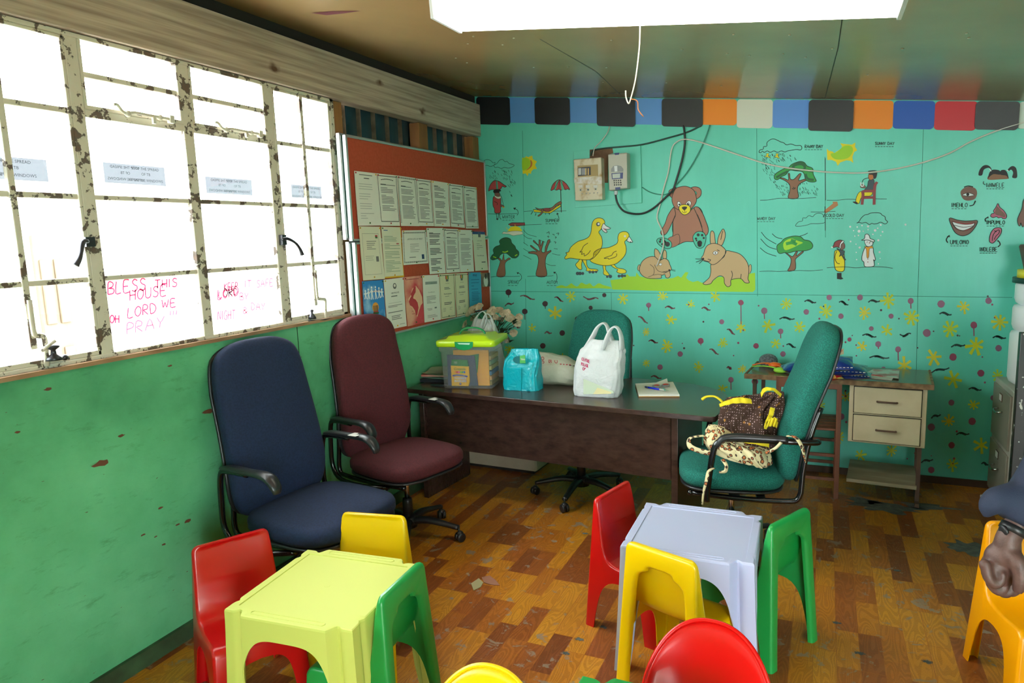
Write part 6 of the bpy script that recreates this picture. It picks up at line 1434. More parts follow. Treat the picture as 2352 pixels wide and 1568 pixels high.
# ================================================================== things on the desks
def tpart(g, name, T, **k):
    """part modelled in room coordinates, hung on its thing"""
    o = g.build(name, T, **k); o.location = -Vector(T.location); return o
def wr(p, amp, sc, seed=0.0):
    return Vector((noise.noise(Vector((p.x * sc + seed, p.y * sc, p.z * sc))), noise.noise(Vector((p.x * sc, p.y * sc + 7 + seed, p.z * sc))), noise.noise(Vector((p.x * sc, p.y * sc, p.z * sc + 13 + seed))))) * amp
def loft(g, secs, m, n=5.0, amp=.004, sc=14, nu=56, sub=5, seed=0.0, zmin=None, fold=0.0, M=None):
    """secs: (cx, cy, z, half width, half depth); superelliptic sections, wrinkled"""
    secs = [Vector(s) if len(s) == 3 else s for s in secs]
    L = []
    for i in range(len(secs) - 1):
        for k in range(sub):
            t = k / sub; t2 = t * t * (3 - 2 * t) if False else t
            L.append([a + (b_ - a) * t2 for a, b_ in zip(secs[i], secs[i + 1])])
    L.append(list(secs[-1]))
    vs = []
    for j, (cx, cy, z, a, b_) in enumerate(L):
        for i in range(nu):
            t = 2 * PI * i / nu; c, s = superc(t, n)
            p = Vector((cx + a * c, cy + b_ * s, z))
            q = p + wr(p, amp, sc, seed)
            if fold: q += Vector((c, s, 0)) * fold * (abs(math.sin(t * 6.5 + 3.2 * noise.noise(p * 7) + seed)) - .5) * (.35 + abs(noise.noise(p * 6 + Vector((3, 1, seed)))))
            if zmin is not None: q.z = max(q.z, zmin)
            vs.append(M @ q if M else q)
    fs = [(j * nu + i, j * nu + (i + 1) % nu, (j + 1) * nu + (i + 1) % nu, (j + 1) * nu + i) for j in range(len(L) - 1) for i in range(nu)]
    fs.append(tuple(range(nu))[::-1]); fs.append(tuple((len(L) - 1) * nu + i for i in range(nu)))
    return g.add(vs, fs, m, True)
def pxsec(rows, y):
    out = []
    for py, xl, xr, dep in rows:
        a, b_ = onY(xl, py, y), onY(xr, py, y); out.append(((a.x + b_.x) / 2, y, (a.z + b_.z) / 2, abs(b_.x - a.x) / 2, dep))
    return out
ZD = .7305
# --- storage tub
lime = mat('lime_lid', '#b7da1e', .25, coat=.3); dgreen = mat('green_clip', '#128a4e', .3); 
clearp = bpy.data.materials.new('clear_polypropylene'); clearp.use_nodes = True; nt = clearp.node_tree; nt.nodes.clear()
out = nt.nodes.new('ShaderNodeOutputMaterial'); tr = nt.nodes.new('ShaderNodeBsdfTransparent'); df = nt.nodes.new('ShaderNodeBsdfDiffuse'); gl = nt.nodes.new('ShaderNodeBsdfGlossy'); m1 = nt.nodes.new('ShaderNodeMixShader'); m2 = nt.nodes.new('ShaderNodeMixShader')
tr.inputs[0].default_value = (.97, .98, .98, 1); df.inputs[0].default_value = (.75, .78, .78, 1); gl.inputs['Roughness'].default_value = .12; m1.inputs[0].default_value = .20; m2.inputs[0].default_value = .05
nt.links.new(tr.outputs[0], m1.inputs[1]); nt.links.new(df.outputs[0], m1.inputs[2]); nt.links.new(m1.outputs[0], m2.inputs[1]); nt.links.new(gl.outputs[0], m2.inputs[2]); nt.links.new(m2.outputs[0], out.inputs[0])
TB = thing('storage_tub', 'clear plastic storage tub with a lime green lid and dark green handle', 'storage box', (-2.035, 3.90, ZD), A(11))
def rrect(a, b_, r, n=5):
    P = []
    for cx, cy, t0 in ((a - r, b_ - r, 0), (-a + r, b_ - r, PI / 2), (-a + r, -b_ + r, PI), (a - r, -b_ + r, 3 * PI / 2)):
        for k in range(n + 1): t = t0 + k * PI / 2 / n; P.append((cx + r * math.cos(t), cy + r * math.sin(t)))
    return P
def rings(g, spec, m, M=None, capb=True, capt=True):
    R_ = [[(x, y, z) for x, y in rrect(a, b_, r)] for a, b_, r, z in spec]; n = len(R_[0])
    fs = [(j * n + i, j * n + (i + 1) % n, (j + 1) * n + (i + 1) % n, (j + 1) * n + i) for j in range(len(R_) - 1) for i in range(n)]
    if capb: fs.append(tuple(range(n))[::-1])
    if capt: fs.append(tuple((len(R_) - 1) * n + i for i in range(n)))
    return g.add([p for r_ in R_ for p in r_], fs, m, True, M)
g = G(); rings(g, [(.150, .150, .02, 0.001), (.158, .158, .022, .006), (.168, .168, .025, .235), (.176, .176, .025, .238), (.178, .178, .025, .272)], clearp, capt=False); g.build('tub', TB)
g = G(); rings(g, [(.186, .186, .03, .268), (.190, .190, .03, .272), (.190, .190, .03, .300), (.184, .184, .03, .306), (.140, .140, .03, .309), (.128, .128, .03, .325), (.0, .0, .0, .326)], lime, capt=False); g.build('lid', TB, bevel=0)
g = G(); g.tube([(-.085, 0, .318), (-.07, 0, .345), (-.03, 0, .362), (.03, 0, .362), (.07, 0, .345), (.085, 0, .318)], .008, dgreen, 8, 4, flat=(1.6, .7)); g.build('handle', TB)
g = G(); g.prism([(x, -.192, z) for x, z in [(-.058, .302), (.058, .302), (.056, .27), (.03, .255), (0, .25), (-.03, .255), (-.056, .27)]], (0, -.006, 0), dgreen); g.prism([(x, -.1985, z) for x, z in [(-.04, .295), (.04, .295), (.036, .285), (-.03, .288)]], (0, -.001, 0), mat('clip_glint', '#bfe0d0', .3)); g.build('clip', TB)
# its contents are things of their own
c_, s_ = math.cos(A(11)), math.sin(A(11))
def tubp(x, y, z): return Vector((-2.035 + c_ * x - s_ * y, 3.90 + s_ * x + c_ * y, ZD + z))
yel = mat('orange_card', '#e8a32c', .7)
F1 = thing('folder', 'orange cardboard folder standing inside the clear tub', 'folder', tubp(.01, -.09, .012), A(11)); g = G(); g.box((0, 0, .11), (.23, .012, .225), yel); g.build('cover', F1, bevel=.001)
F2 = thing('folder', 'dark grey folder inside the clear tub behind the marker packet', 'folder', tubp(-.045, -.115, .012), A(11)); g = G(); g.prism([(-.095, 0, 0), (.10, 0, 0), (.085, 0, .19), (-.095, 0, .195)], (0, .008, 0), mat('slate_card', '#39455e', .7)); g.build('cover', F2)
MK = thing('marker_packet', 'yellow packet of washable markers inside the clear tub', 'markers', tubp(-.055, -.128, .012), A(11))
my = mat('marker_yellow', '#f0b41c', .5); gG = mat('crayon_green', '#1c7a3c', .5)
g = G(); g.prism([(x, 0, z) for x, z in [(-.058, 0), (.05, 0), (.06, .03), (.058, .125), (-.058, .13)]], (0, .022, 0), my); g.build('carton', MK, bevel=.001)
g = G(); g.prism([(x, -.0005, z) for x, z in [(-.056, .13), (.056, .125), (.05, .165), (-.05, .168)]], (0, .012, 0), gG); g.build('green_header', MK)
g = G(); ux, uz = Vector((1, 0, 0)), Vector((0, 0, 1))
put_text(g, 'Crayola', (0, -.0012, .102), ux, uz, .016, gG, width=.078, bold=True)
for k_, cc in enumerate(['#e8862a', '#d83a4a', '#e85a9a', '#7ab83a', '#2f9a5a', '#2a6ac0']): g.box((-.03 + k_ * .012, -.0008, .090 - .002 * math.cos((k_ - 2.5) / 2.5)), (.010, .001, .013), mat('mk' + cc, cc, .5))
bl_ = mat('banner_blue', '#3a4a9a', .5); g.prism([(x, -.001, z) for x, z in [(-.05, .07), (-.02, .075), (.02, .072), (.05, .066), (.048, .056), (.02, .062), (-.02, .064), (-.048, .060)]], (0, .0005, 0), bl_)
put_text(g, "World's Most Washable", (0, -.0015, .0655), ux, uz, .005, sticker, width=.07)
wo = mat('outline_blue', '#5a6aa8', .5)
for s, z in (('WASHABLE', .044), ('MARKERS', .026)):
    put_text(g, s, (.001, -.0011, z - .001), ux, uz, .0155, wo, width=.082, bold=True); put_text(g, s, (0, -.0016, z), ux, uz, .014, sticker, width=.078, bold=True)
g.lathe([(.007, 0), (.007, .001)], bl_, 14, Matrix.Translation((.0, -.0004, .014)) @ Matrix.Rotation(PI / 2, 4, 'X')); put_text(g, '8', (0, -.0016, .010), ux, uz, .009, sticker, bold=True)
put_text(g, 'Bright', (-.025, -.0012, .150), ux, uz, .006, sticker, width=.022); put_text(g, 'Colors', (-.025, -.0012, .142), ux, uz, .006, sticker, width=.022)
g.build('print', MK)
M3 = thing('marker_packet', 'second green and yellow packet leaning at the back of the tub', 'markers', tubp(.01, -.108, .012), A(11)); g = G(); g.prism([(x, 0, z) for x, z in [(-.04, .05), (.04, .08), (.055, .20), (-.005, .19)]], (0, .012, 0), gG); g.prism([(x, -.001, z) for x, z in [(-.02, .06), (.02, .08), (.03, .14), (-.005, .12)]], (0, .002, 0), my); g.build('carton', M3)
for k_ in range(6):
    z_ = .02 + .032 * k_; g = G(); g.box((0, 0, 0), (.05, .18, .026), mat('stk%d' % k_, ['#8a7a3a', '#b88a4a', '#4a6a8a', '#a89a4a', '#7a8a5a', '#c0a060'][k_], .6))
    o = g.build('boxed_pack', bevel=.002); o.location = tubp(.115, .0, z_ + .004); o.rotation_euler = (0, 0, A(11)); tag(o, ['lowest', 'second lowest', 'third', 'fourth', 'fifth', 'topmost'][k_] + ' small carton in the stack inside the clear tub', 'carton', 'small cartons stacked in the tub')
# --- loose papers at the window end of the desk
pgm = [mat('old_paper_%d' % i, c, .8) for i, c in enumerate(['#b9b79a', '#a9ab90', '#c7c6a6', '#9aa58c'])]
for i, (x, y, z, w, d_, a, m_, lb) in enumerate([(-2.30, 3.97, .0, .26, .20, 8, mat('dark_book', '#20242c', .5), 'black covered book at the bottom of the paper pile'), (-2.30, 3.98, .022, .24, .19, -6, mat('green_card', '#5f8a78', .7), 'green folder in the paper pile beside the tub'), (-2.33, 4.00, .030, .24, .18, 14, MATS['red_print'], 'red book spine showing in the paper pile'), (-2.29, 3.96, .044, .25, .19, -18, pgm[2], 'cream envelope folded on the paper pile'), (-2.30, 4.02, .054, .25, .19, 22, pgm[0], 'grey-green sheet of paper on top of the pile'), (-2.31, 4.03, .062, .22, .17, 10, pgm[1], 'topmost crumpled sheet of the paper pile')]):
    g = G(); th = .02 if i == 0 else .012 if i == 2 else .004
    if i < 3: g.box((0, 0, th / 2), (w, d_, th), m_)
    else: g.grid(lambda u, v: ((u - .5) * w, (v - .5) * d_, .004 + .012 * abs(u - .5) * (1 + math.sin(u * 5 + i)) * .7 + .006 * math.sin(v * 6 + i)), 12, 8, m_)
    o = g.build('paper_sheet' if i > 2 else 'folder' if i == 1 else 'book'); o.location = (x, y, ZD + z); o.rotation_euler = (0, 0, A(a)); tag(o, lb, 'paper' if i > 2 else 'folder' if i == 1 else 'book', 'papers heaped at the window end of the desk')
g = G(); g.tube([(-2.21, 3.93, ZD + .075), (-2.15, 3.83, ZD + .03)], [.008, .006], mat('yellow_pen', '#e0a010', .4), 8); tag(g.build('yellow_marker'), 'yellow marker pen sticking out of the paper pile', 'pen')
g = G(); g.lathe([(.0, .0), (.06, .0), (.062, .004), (.0, .008)], mat('dark_lid', '#263036', .4), 24, Matrix.Translation((-2.235, 3.79, ZD)) @ Matrix.Diagonal((1, .5, 1, 1))); tag(g.build('dark_lid'), 'flat dark oval lid on the desk before the paper pile', 'lid')
# --- carrier bags
def film(name, col, t=.35, rough=.35):
    m = bpy.data.materials.new(name); m.use_nodes = True; nt = m.node_tree; b = nt.nodes['Principled BSDF']; b.inputs['Base Color'].default_value = lin(col); b.inputs['Roughness'].default_value = rough; b.inputs['Subsurface Weight'].default_value = 0
    tc = N(nt, 'ShaderNodeTexCoord'); n1 = N(nt, 'ShaderNodeTexNoise'); n1.inputs['Scale'].default_value = 28; n1.inputs['Detail'].default_value = 4; n1.inputs['Distortion'].default_value = 1.2; nt.links.new(tc.outputs['Object'], n1.inputs['Vector'])
    bp = N(nt, 'ShaderNodeBump'); bp.inputs['Strength'].default_value = .55; bp.inputs['Distance'].default_value = .012; nt.links.new(n1.outputs['Fac'], bp.inputs['Height']); nt.links.new(bp.outputs[0], b.inputs['Normal'])
    tl = nt.nodes.new('ShaderNodeBsdfTranslucent'); tl.inputs[0].default_value = lin(col); mx = nt.nodes.new('ShaderNodeMixShader'); mx.inputs[0].default_value = t
    o = nt.nodes['Material Output']; nt.links.new(b.outputs[0], mx.inputs[1]); nt.links.new(tl.outputs[0], mx.inputs[2]); nt.links.new(mx.outputs[0], o.inputs[0]); return m
wfilm = film('white_carrier_film', '#e6eaec'); cfilm = film('cyan_carrier_film', '#0fb4c4', .2, .22); gfilm = film('greyish_carrier_film', '#c9ccb8')
def handle(g, pts, y, rs, m): g.tube([onY(a, b_, y + (q[0] if q else 0)) for a, b_, *q in pts], rs, m, 10, 4, flat=(1, .25))
yb = 3.82
WB = thing('carrier_bag', 'upright white plastic carrier bag with red lettering down its side', 'bag', (-1.19, yb, ZD), 0, 'plastic carrier bags on the desk')
g = G(); loft(g, pxsec([(908, 1328, 1420, .075), (904, 1325, 1424, .085), (875, 1323, 1428, .08), (845, 1324, 1432, .072), (820, 1330, 1433, .06), (802, 1337, 1431, .045), (790, 1347, 1429, .03), (780, 1358, 1426, .012)], yb), wfilm, 4.5, .010, 16, zmin=ZD, fold=.008); tpart(g, 'bag_body', WB)
g = G(); handle(g, [(1348, 796), (1362, 772), (1372, 752), (1385, 742), (1394, 748), (1402, 772), (1412, 796)], yb + .02, [.055, .048, .034, .024, .026, .036, .05], wfilm); tpart(g, 'bag_handle', WB)
g = G(); handle(g, [(1388, 800), (1395, 775), (1402, 758), (1412, 750), (1421, 756), (1427, 775), (1429, 802)], yb - .02, [.055, .046, .032, .024, .026, .036, .045], wfilm); tpart(g, 'bag_handle', WB)
g = G(); g.ball(onY(1433, 806, yb), .016, wfilm, 8, (.8, .4, 1.2)); tpart(g, 'bag_corner', WB)
magenta = mat('magenta_ink', '#b81c5a', .6)
g = G()
for s, x0, y0, h, w_ in (('CENTRE', 1337, 827, 7, 18), ('PLEASE', 1336, 838, 7, 16), ('CHY', 1339, 849, 7, 9)):
    st, tw = hand_strokes(s)
    for line in st: g.ribbon([onY(x0 + u * w_ / tw, y0 - v * h + u * w_ / tw * .35, yb - .068) + Vector((0, -.006, 0)) for u, v in line], .0035, (0, -1, 0), magenta)
tpart(g, 'red_lettering', WB)
g = G(); g.prism([onY(a, b_, yb - .088) for a, b_ in ((1340, 905), (1340, 870), (1408, 898), (1410, 903))], (0, .004, 0), mat('pale_green_carton', '#bccab4', .7)); g.prism([onY(a, b_, yb - .0885) for a, b_ in ((1362, 905), (1372, 890), (1404, 900), (1404, 904))], (0, .002, 0), mat('pale_yellow_print', '#d8cf9c', .7)); tpart(g, 'contents_outline', WB)
yb = 3.86
CB = thing('carrier_bag', 'small glossy cyan plastic bag with a cut-out grip', 'bag', (-1.64, yb, ZD), 0, 'plastic carrier bags on the desk')
g = G(); loft(g, pxsec([(899, 1166, 1243, .070), (896, 1163, 1243, .075), (870, 1162, 1240, .07), (845, 1161, 1238, .062), (828, 1163, 1240, .05), (818, 1168, 1240, .03), (808, 1173, 1238, .014), (801, 1174, 1236, .006)], yb), cfilm, 5, .008, 18, zmin=ZD, fold=.008); tpart(g, 'bag_body', CB)
g = G(); E2 = [onY(1191 + 13 * math.cos(t), 826 + 8.5 * math.sin(t), yb - .062) for t in [2 * PI * i / 20 for i in range(20)]]; g.prism(E2, (0, .004, 0), mat('bag_inside', '#0c6a70', .5)); tpart(g, 'grip_hole', CB)
g = G(); g.prism([onY(a, b_, yb - .064) for a, b_ in ((1194, 817), (1206, 815), (1207, 834), (1194, 834))], (0, .002, 0), mat('pack_green', '#4fae5a', .5)); put_text(g, 'TEXAN', onY(1201, 827, yb - .0655), ux, uz, .010, sticker, width=.028, bold=True); tpart(g, 'green_pack', CB)
g = G(); g.prism([onY(a, b_, yb - .076) for a, b_ in ((1163, 842), (1197, 845), (1197, 898), (1163, 894))], (0, .01, 0), cfilm); tpart(g, 'square_pack', CB, bevel=.002)
LB = thing('carrier_bag', 'pale carrier bag lying on its side between the cyan and white bags', 'bag', (-1.56, 4.02, ZD), 0, 'plastic carrier bags on the desk')
Mx = Matrix(((0, 0, 1, 0), (0, 1, 0, 4.04), (1, 0, 0, 0), (0, 0, 0, 1)))   # section x -> world z, section z -> world x
secs = [(ZD + .06, 0, -1.86, .02, .03), (ZD + .085, 0, -1.83, .08, .07), (ZD + .10, 0, -1.72, .10, .10), (ZD + .098, 0, -1.58, .098, .11), (ZD + .085, 0, -1.47, .084, .10), (ZD + .06, 0, -1.37, .058, .07), (ZD + .04, 0, -1.30, .035, .03), (ZD + .03, 0, -1.27, .01, .01)]
g = G(); loft(g, secs, gfilm, 2.6, .010, 12, M=Mx, fold=.010)
for i in range(len(g.v)):
    if g.v[i].z < ZD: g.v[i].z = ZD + .0005
tpart(g, 'bag_body', LB)
g = G(); handle(g, [(1182, 870), (1164, 840), (1162, 822), (1170, 810), (1182, 808), (1196, 815)], 4.02, [.012, .009, .008, .008, .008, .012], gfilm); tpart(g, 'bag_handle', LB)
g = G()
for k_, (s, x, z) in enumerate([('UO', 1250, 823), ('SI', 1267, 826), ('C', 1281, 827)]): put_text(g, s, onY(x, z + 4, 3.935), Vector((0, 0, 1)), Vector((-1, 0, 0)), .022, mat('dull_red_ink', '#a03038', .6), bold=True)
for k_ in range(4): g.box(onY(1288 + k_ * 7, 836 + k_ * .5, 3.93), (.010, .002, .006), MATS['dull_red_ink'])
for k_ in range(3): g.box(onY(1310 + k_ * 8, 839 + k_, 3.93), (.014, .002, .005), TXB)
tpart(g, 'printed_lettering', LB)
B2 = thing('carrier_bag', 'white carrier bag with tied handles standing behind the clear tub', 'bag', (-2.02, 4.17, ZD), 0, 'plastic carrier bags on the desk')
g = G(); loft(g, pxsec([(880, 1050, 1168, .05), (850, 1048, 1165, .055), (810, 1052, 1155, .055), (780, 1064, 1145, .05), (762, 1078, 1142, .045), (745, 1085, 1135, .038), (732, 1090, 1128, .02)], 4.19), wfilm, 3, .010, 15, zmin=ZD, fold=.010); tpart(g, 'bag_body', B2)
g = G(); handle(g, [(1088, 765), (1092, 735), (1103, 718), (1112, 716), (1118, 730), (1112, 755)], 4.15, [.03, .02, .012, .010, .012, .022], wfilm); tpart(g, 'bag_handle', B2)
g = G(); handle(g, [(1104, 765), (1110, 735), (1117, 721), (1126, 725), (1134, 745), (1138, 765)], 4.13, [.03, .02, .011, .010, .016, .026], wfilm); tpart(g, 'bag_handle', B2)
# --- artificial flowers
FL = thing('artificial_flowers', 'bunch of dusty cream artificial flowers in a vase beside the pin board', 'flowers', (-2.09, 4.32, ZD))
pet = mat('dusty_cream_petal', '#b3a78c', .8, col2='#978a6e', scale=30); petc = mat('petal_centre', '#8f7a3c', .8); leafm = mat('dull_leaf', '#33452c', .7, col2='#26361f', scale=15); vas = mat('dark_vase', '#2a2622', .4)
g = G(); g.lathe([(.0, 0), (.045, 0), (.06, .06), (.045, .13), (.03, .16), (.035, .18), (.028, .18), (.025, .16), (0, .15)], vas, 18, Matrix.Translation((-2.09, 4.32, ZD))); tpart(g, 'vase', FL)
r_ = random.Random(5)
fpx = [(1090, 712, 1.25), (1078, 722, .9), (1102, 705, 1), (1130, 716, 1.1), (1145, 714, 1), (1158, 722, 1), (1170, 732, 1.15), (1185, 742, 1.2), (1192, 728, .8), (1150, 735, .9), (1136, 730, .9), (1070, 745, .9), (1178, 765, .9), (1155, 775, 1.0), (1163, 780, .8), (1088, 732, .9), (1165, 718, .8), (1122, 724, .9)]
for px, py, s in fpx:
    yy = 4.32 + r_.uniform(-.07, .07); c0 = onY(px, py, yy); g = G()
    d0 = (c0 - Vector((-2.09, 4.32, ZD + .22))).normalized(); q0 = (d0 * .6 + Vector((.15, -.7, .15))).normalized(); rot = q0.to_track_quat('Z', 'Y').to_matrix().to_4x4()
    for ringi, (cnt, R0, tilt) in enumerate(((6, .034, .35), (5, .024, .8), (4, .013, 1.2))):
        for k in range(cnt):
            a = 2 * PI * k / cnt + ringi * .5 + r_.random() * .3; R1 = R0 * s * r_.uniform(.9, 1.15)
            Mr = Matrix.Translation(c0) @ rot @ Matrix.Rotation(a, 4, 'Z') @ Matrix.Rotation(-tilt, 4, 'Y')
            g.grid(lambda u, v: (R1 * (u ** .8), (v - .5) * R1 * 1.15 * math.sin(PI * min(1, u * .75 + .18)), .008 * math.sin(u * 3) * s - .006 * abs(v - .5) + .004 * math.sin(v * 9 + k)), 5, 4, pet, M=Mr)
    g.ball(c0 + q0 * .006, .006 * s, petc, 6); tpart(g, 'flower', FL)
    g = G(); g.tube([c0, c0.lerp(Vector((-2.09, 4.32, ZD + .18)), .5) + Vector((0, 0, .03)), (-2.09, 4.32, ZD + .17)], .0025, leafm, 5, 3); tpart(g, 'stem', FL)
g = G()
for k in range(42):
    a = r_.random() * 2 * PI; rr_ = r_.uniform(.02, .15); cz = ZD + .22 + r_.uniform(-.03, .14); c0 = Vector((-2.06 + math.cos(a) * rr_, 4.32 + math.sin(a) * rr_ * .5, cz)); rot = Vector((math.cos(a), math.sin(a) - .5, .4)).normalized().to_track_quat('X', 'Z').to_matrix().to_4x4()
    g.grid(lambda u, v: (u * .065, (v - .5) * .034 * math.sin(PI * min(1, u + .05)), .01 * math.sin(u * 3)), 6, 3, leafm, M=Matrix.Translation(c0) @ rot)
tpart(g, 'leaves', FL)
# --- notepad, pen, scissors
def onD(px, py, z=ZD): return onZ(px, py, z)
q = [onD(*p, ZD + .012) for p in ((1467, 907), (1561, 907), (1546, 877), (1459, 881))]
NP_ = thing('note_pad', 'white drawing pad with a brown card back near the curved end of the desk', 'pad', (-.88, 4.02, ZD))
g = G(); g.prism([Vector((p.x, p.y, ZD + .0055)) for p in q], (0, 0, .008), PAP); tpart(g, 'pages', NP_, bevel=.001)
g = G(); g.prism([Vector((p.x, p.y, ZD + .0005)) for p in q], (0, 0, .0045), mat('brown_card', '#b8925a', .7)); tpart(g, 'card_back', NP_)
q2 = [onD(*p, ZD + .02) for p in ((1500, 892), (1538, 893), (1532, 871), (1497, 880))]
g = G(); g.grid(lambda u, v: (lambda p: (p.x, p.y, ZD + .0145 + .012 * v * u))(q2[0].lerp(q2[1], u).lerp(q2[3].lerp(q2[2], u), v)), 8, 8, PAP); tag(g.build('loose_sheet'), 'loose white sheet lying askew on the drawing pad', 'paper')
PZ = ZD + .021; a0, a1 = onD(1481, 888, PZ), onD(1527, 896, PZ)
PN = thing('pen', 'blue ballpoint pen with a white tip on the drawing pad', 'pen', a0)
g = G(); g.tube([a0.lerp(a1, .18), a0.lerp(a1, .75)], .0055, mat('pen_blue', '#1428d8', .2), 10); tpart(g, 'barrel', PN)
g = G(); g.tube([a0.lerp(a1, .0), a0.lerp(a1, .03), a0.lerp(a1, .18)], [.003, .0055, .0058], mat('pen_navy', '#101a50', .3), 10); tpart(g, 'cap', PN)
g = G(); g.tube([a0.lerp(a1, .75), a0.lerp(a1, .95), a1], [.0055, .003, .001], sticker, 10); tpart(g, 'tip', PN)
SCS = thing('scissors', 'small scissors with grey and red handles on the drawing pad', 'scissors', onD(1522, 889, PZ + .006))
for k_, (cx, cy) in enumerate(((1508, 886), (1529, 884))):
    c0 = onD(cx, cy, PZ + .006); g = G()
    g.tube([(c0.x + .020 * math.cos(t), c0.y + .028 * math.sin(t), c0.z) for t in [2 * PI * i / 16 for i in range(16)]], .0045, mat('scissor_grey', '#7c8084', .4), 8, 0, True); g.tube([(c0.x + .015 * math.cos(t), c0.y + .022 * math.sin(t), c0.z + .001) for t in [2 * PI * i / 16 for i in range(16)]], .0028, mat('scissor_red', '#d8402a', .4), 8, 0, True); tpart(g, 'finger_loop', SCS)
g = G(); pv = onD(1522, 891, PZ + .006); g.bar(pv, onD(1535, 897, PZ + .005), .006, .0015, CHR); g.bar(pv, onD(1529, 898, PZ + .004), .006, .0015, CHR); g.bar(pv, onD(1510, 888, PZ + .006), .005, .003, MATS['scissor_grey']); g.bar(pv, onD(1528, 887, PZ + .006), .005, .003, MATS['scissor_grey']); tpart(g, 'blades', SCS)

# --- small desk: spoons, pan scrubber, packets, magazines
ZE = .7475
orp = mat('orange_spoon', '#ee6a1c', .35); lgp = mat('green_spoon', '#9ad83c', .35)
def spoon(label, a, b_, m_, lift):
    T = thing('plastic_spoon', label, 'spoon', b_, 0, 'plastic salad spoons on the small desk'); a = Vector(a); b_ = Vector(b_); d0 = (b_ - a).normalized()
    g = G(); g.tube([a, a.lerp(b_, .4) + Vector((0, 0, .012)), a.lerp(b_, .78) + Vector((0, 0, .012)), b_ - d0 * .03], [.010, .009, .010, .014], m_, 8, 4, flat=(1, .4)); tpart(g, 'handle', T)
    g = G(); g.ball(b_, .034, m_, 16, (1.2, .95, .55)); tpart(g, 'bowl', T)
def onE(px, py, dz=0.0): return onZ(px, py, ZE + dz)
spoon('orange plastic serving spoon lying behind the green one', onE(1728, 838, .025), onE(1780, 838, .03), orp, 0)
spoon('second orange plastic spoon with its bowl beside the wooden chair top', onE(1760, 836, .02), onE(1803, 848, .02), orp, 0)
spoon('lime green plastic serving spoon at the front of the small desk', onE(1728, 841, .012), onE(1792, 850, .018), lgp, 0)
c0 = onE(1765, 828, .03); g = G(); g.ball(c0, .055, mat('steel_wool', '#8a8c92', .35, .6, col2='#5c5e66', scale=90, bump=.8, bscale=220), 20, (1.1, .9, .85)); tag(g.build('steel_wool'), 'grey ball of steel wool in clear wrap on the small desk', 'scourer')
def pillow(name, label, cat, c0, w, d_, h, rot, m_, M2=None, grp=None, band=None):
    T = thing(name, label, cat, c0, 0, grp); Mr = Matrix.Translation(c0) @ rot; g = G()
    def f(sg): return lambda u, v: ((u - .5) * w * (1 - .05 * math.sin(PI * v)), (v - .5) * d_ * (1 - .06 * math.sin(PI * u)), sg * h / 2 * (max(0, math.sin(PI * u)) ** .55) * (max(0, math.sin(PI * v)) ** .5) + .004 * noise.noise(Vector((u * 5, v * 5, sg))))
    g.grid(f(1), 18, 14, m_, M=Mr); g.grid(f(-1), 18, 14, m_, M=Mr); tpart(g, 'packet', T, recalc=True)
    if band:
        g = G()
        for k in range(12): u = .06 + k * .078; g.box(((u - .5) * w, -d_ / 2 * .86, h / 2 * .18 + .002), (w * .045, .003, .004), sticker, M=Mr)
        tpart(g, 'white_stitching', T)
    return T
bluep = mat('navy_packet', '#122a6e', .22, col2='#1a3c8c', scale=14, bump=.35, bscale=30, coat=.5); tanp = mat('tan_packet_top', '#b8b088', .3, bump=.3, bscale=30); redp = mat('gold_red_packet', '#b81c24', .2, col2='#e0c45a', scale=22, lo=.47, hi=.53, bump=.4, bscale=30, coat=.6)
G4 = 'plump food packets on the small desk'
Rz = lambda z, x=0, y=0: Matrix.Rotation(A(z), 4, 'Z') @ Matrix.Rotation(A(x), 4, 'X') @ Matrix.Rotation(A(y), 4, 'Y')
pillow('food_packet', 'lowest navy food packet beside the magazines', 'packet', onE(1955, 860, .03), .22, .16, .055, Rz(-4), bluep, grp=G4, band=1)
pillow('food_packet', 'middle navy food packet with a white stitched line', 'packet', onE(1938, 852, .07) + Vector((0, 0, .012)), .25, .18, .065, Rz(-2, 6), bluep, grp=G4, band=1)
tp_ = pillow('food_packet', 'topmost blue food packet with a tan label, leaning on the others', 'packet', onE(1908, 848, .10) + Vector((0, .03, .03)), .24, .17, .07, Rz(4, 16, -2), bluep, grp=G4, band=1)
g = G(); q = [onY(*p, 4.60) for p in ((1888, 818), (1938, 800), (1938, 813), (1888, 826))]; g.prism(q, (0, .004, 0), tanp); put_text(g, 'ARCO', onY(1921, 813, 4.594), (Vector(q[1]) - Vector(q[0])).normalized(), uz, .018, mat('packet_red', '#c03a28', .4), width=.07, bold=True); tpart(g, 'tan_label', tp_)
pillow('food_packet', 'blue food packet behind the green chair back on the small desk', 'packet', onE(1835, 845, .05), .20, .16, .08, Rz(10), bluep, grp=G4)
pillow('food_packet', 'shiny red and gold striped packet at the desk edge', 'packet', onE(1898, 858, .035), .17, .14, .07, Rz(8, 12), redp, grp=G4)
mg = mat('magazine_cover', '#c9d0c4', .35, col2='#b04a4a', scale=9, lo=.5, hi=.62)
for k_, (c4, lb, m_) in enumerate(((((1958, 864), (2048, 874), (2052, 868), (1975, 858)), 'white edged magazine lying under the other on the small desk', PAP), (((1985, 862), (2064, 872), (2066, 853), (2005, 852)), 'colourful magazine on top beside the navy packets', mg))):
    P = [onE(*p, .0) for p in c4]; g = G(); g.prism([Vector((p.x, p.y, ZE + .0005 + .006 * k_)) for p in P], (0, 0, .0055), m_); tag(g.build('magazine'), lb, 'magazine', 'magazines on the small desk')

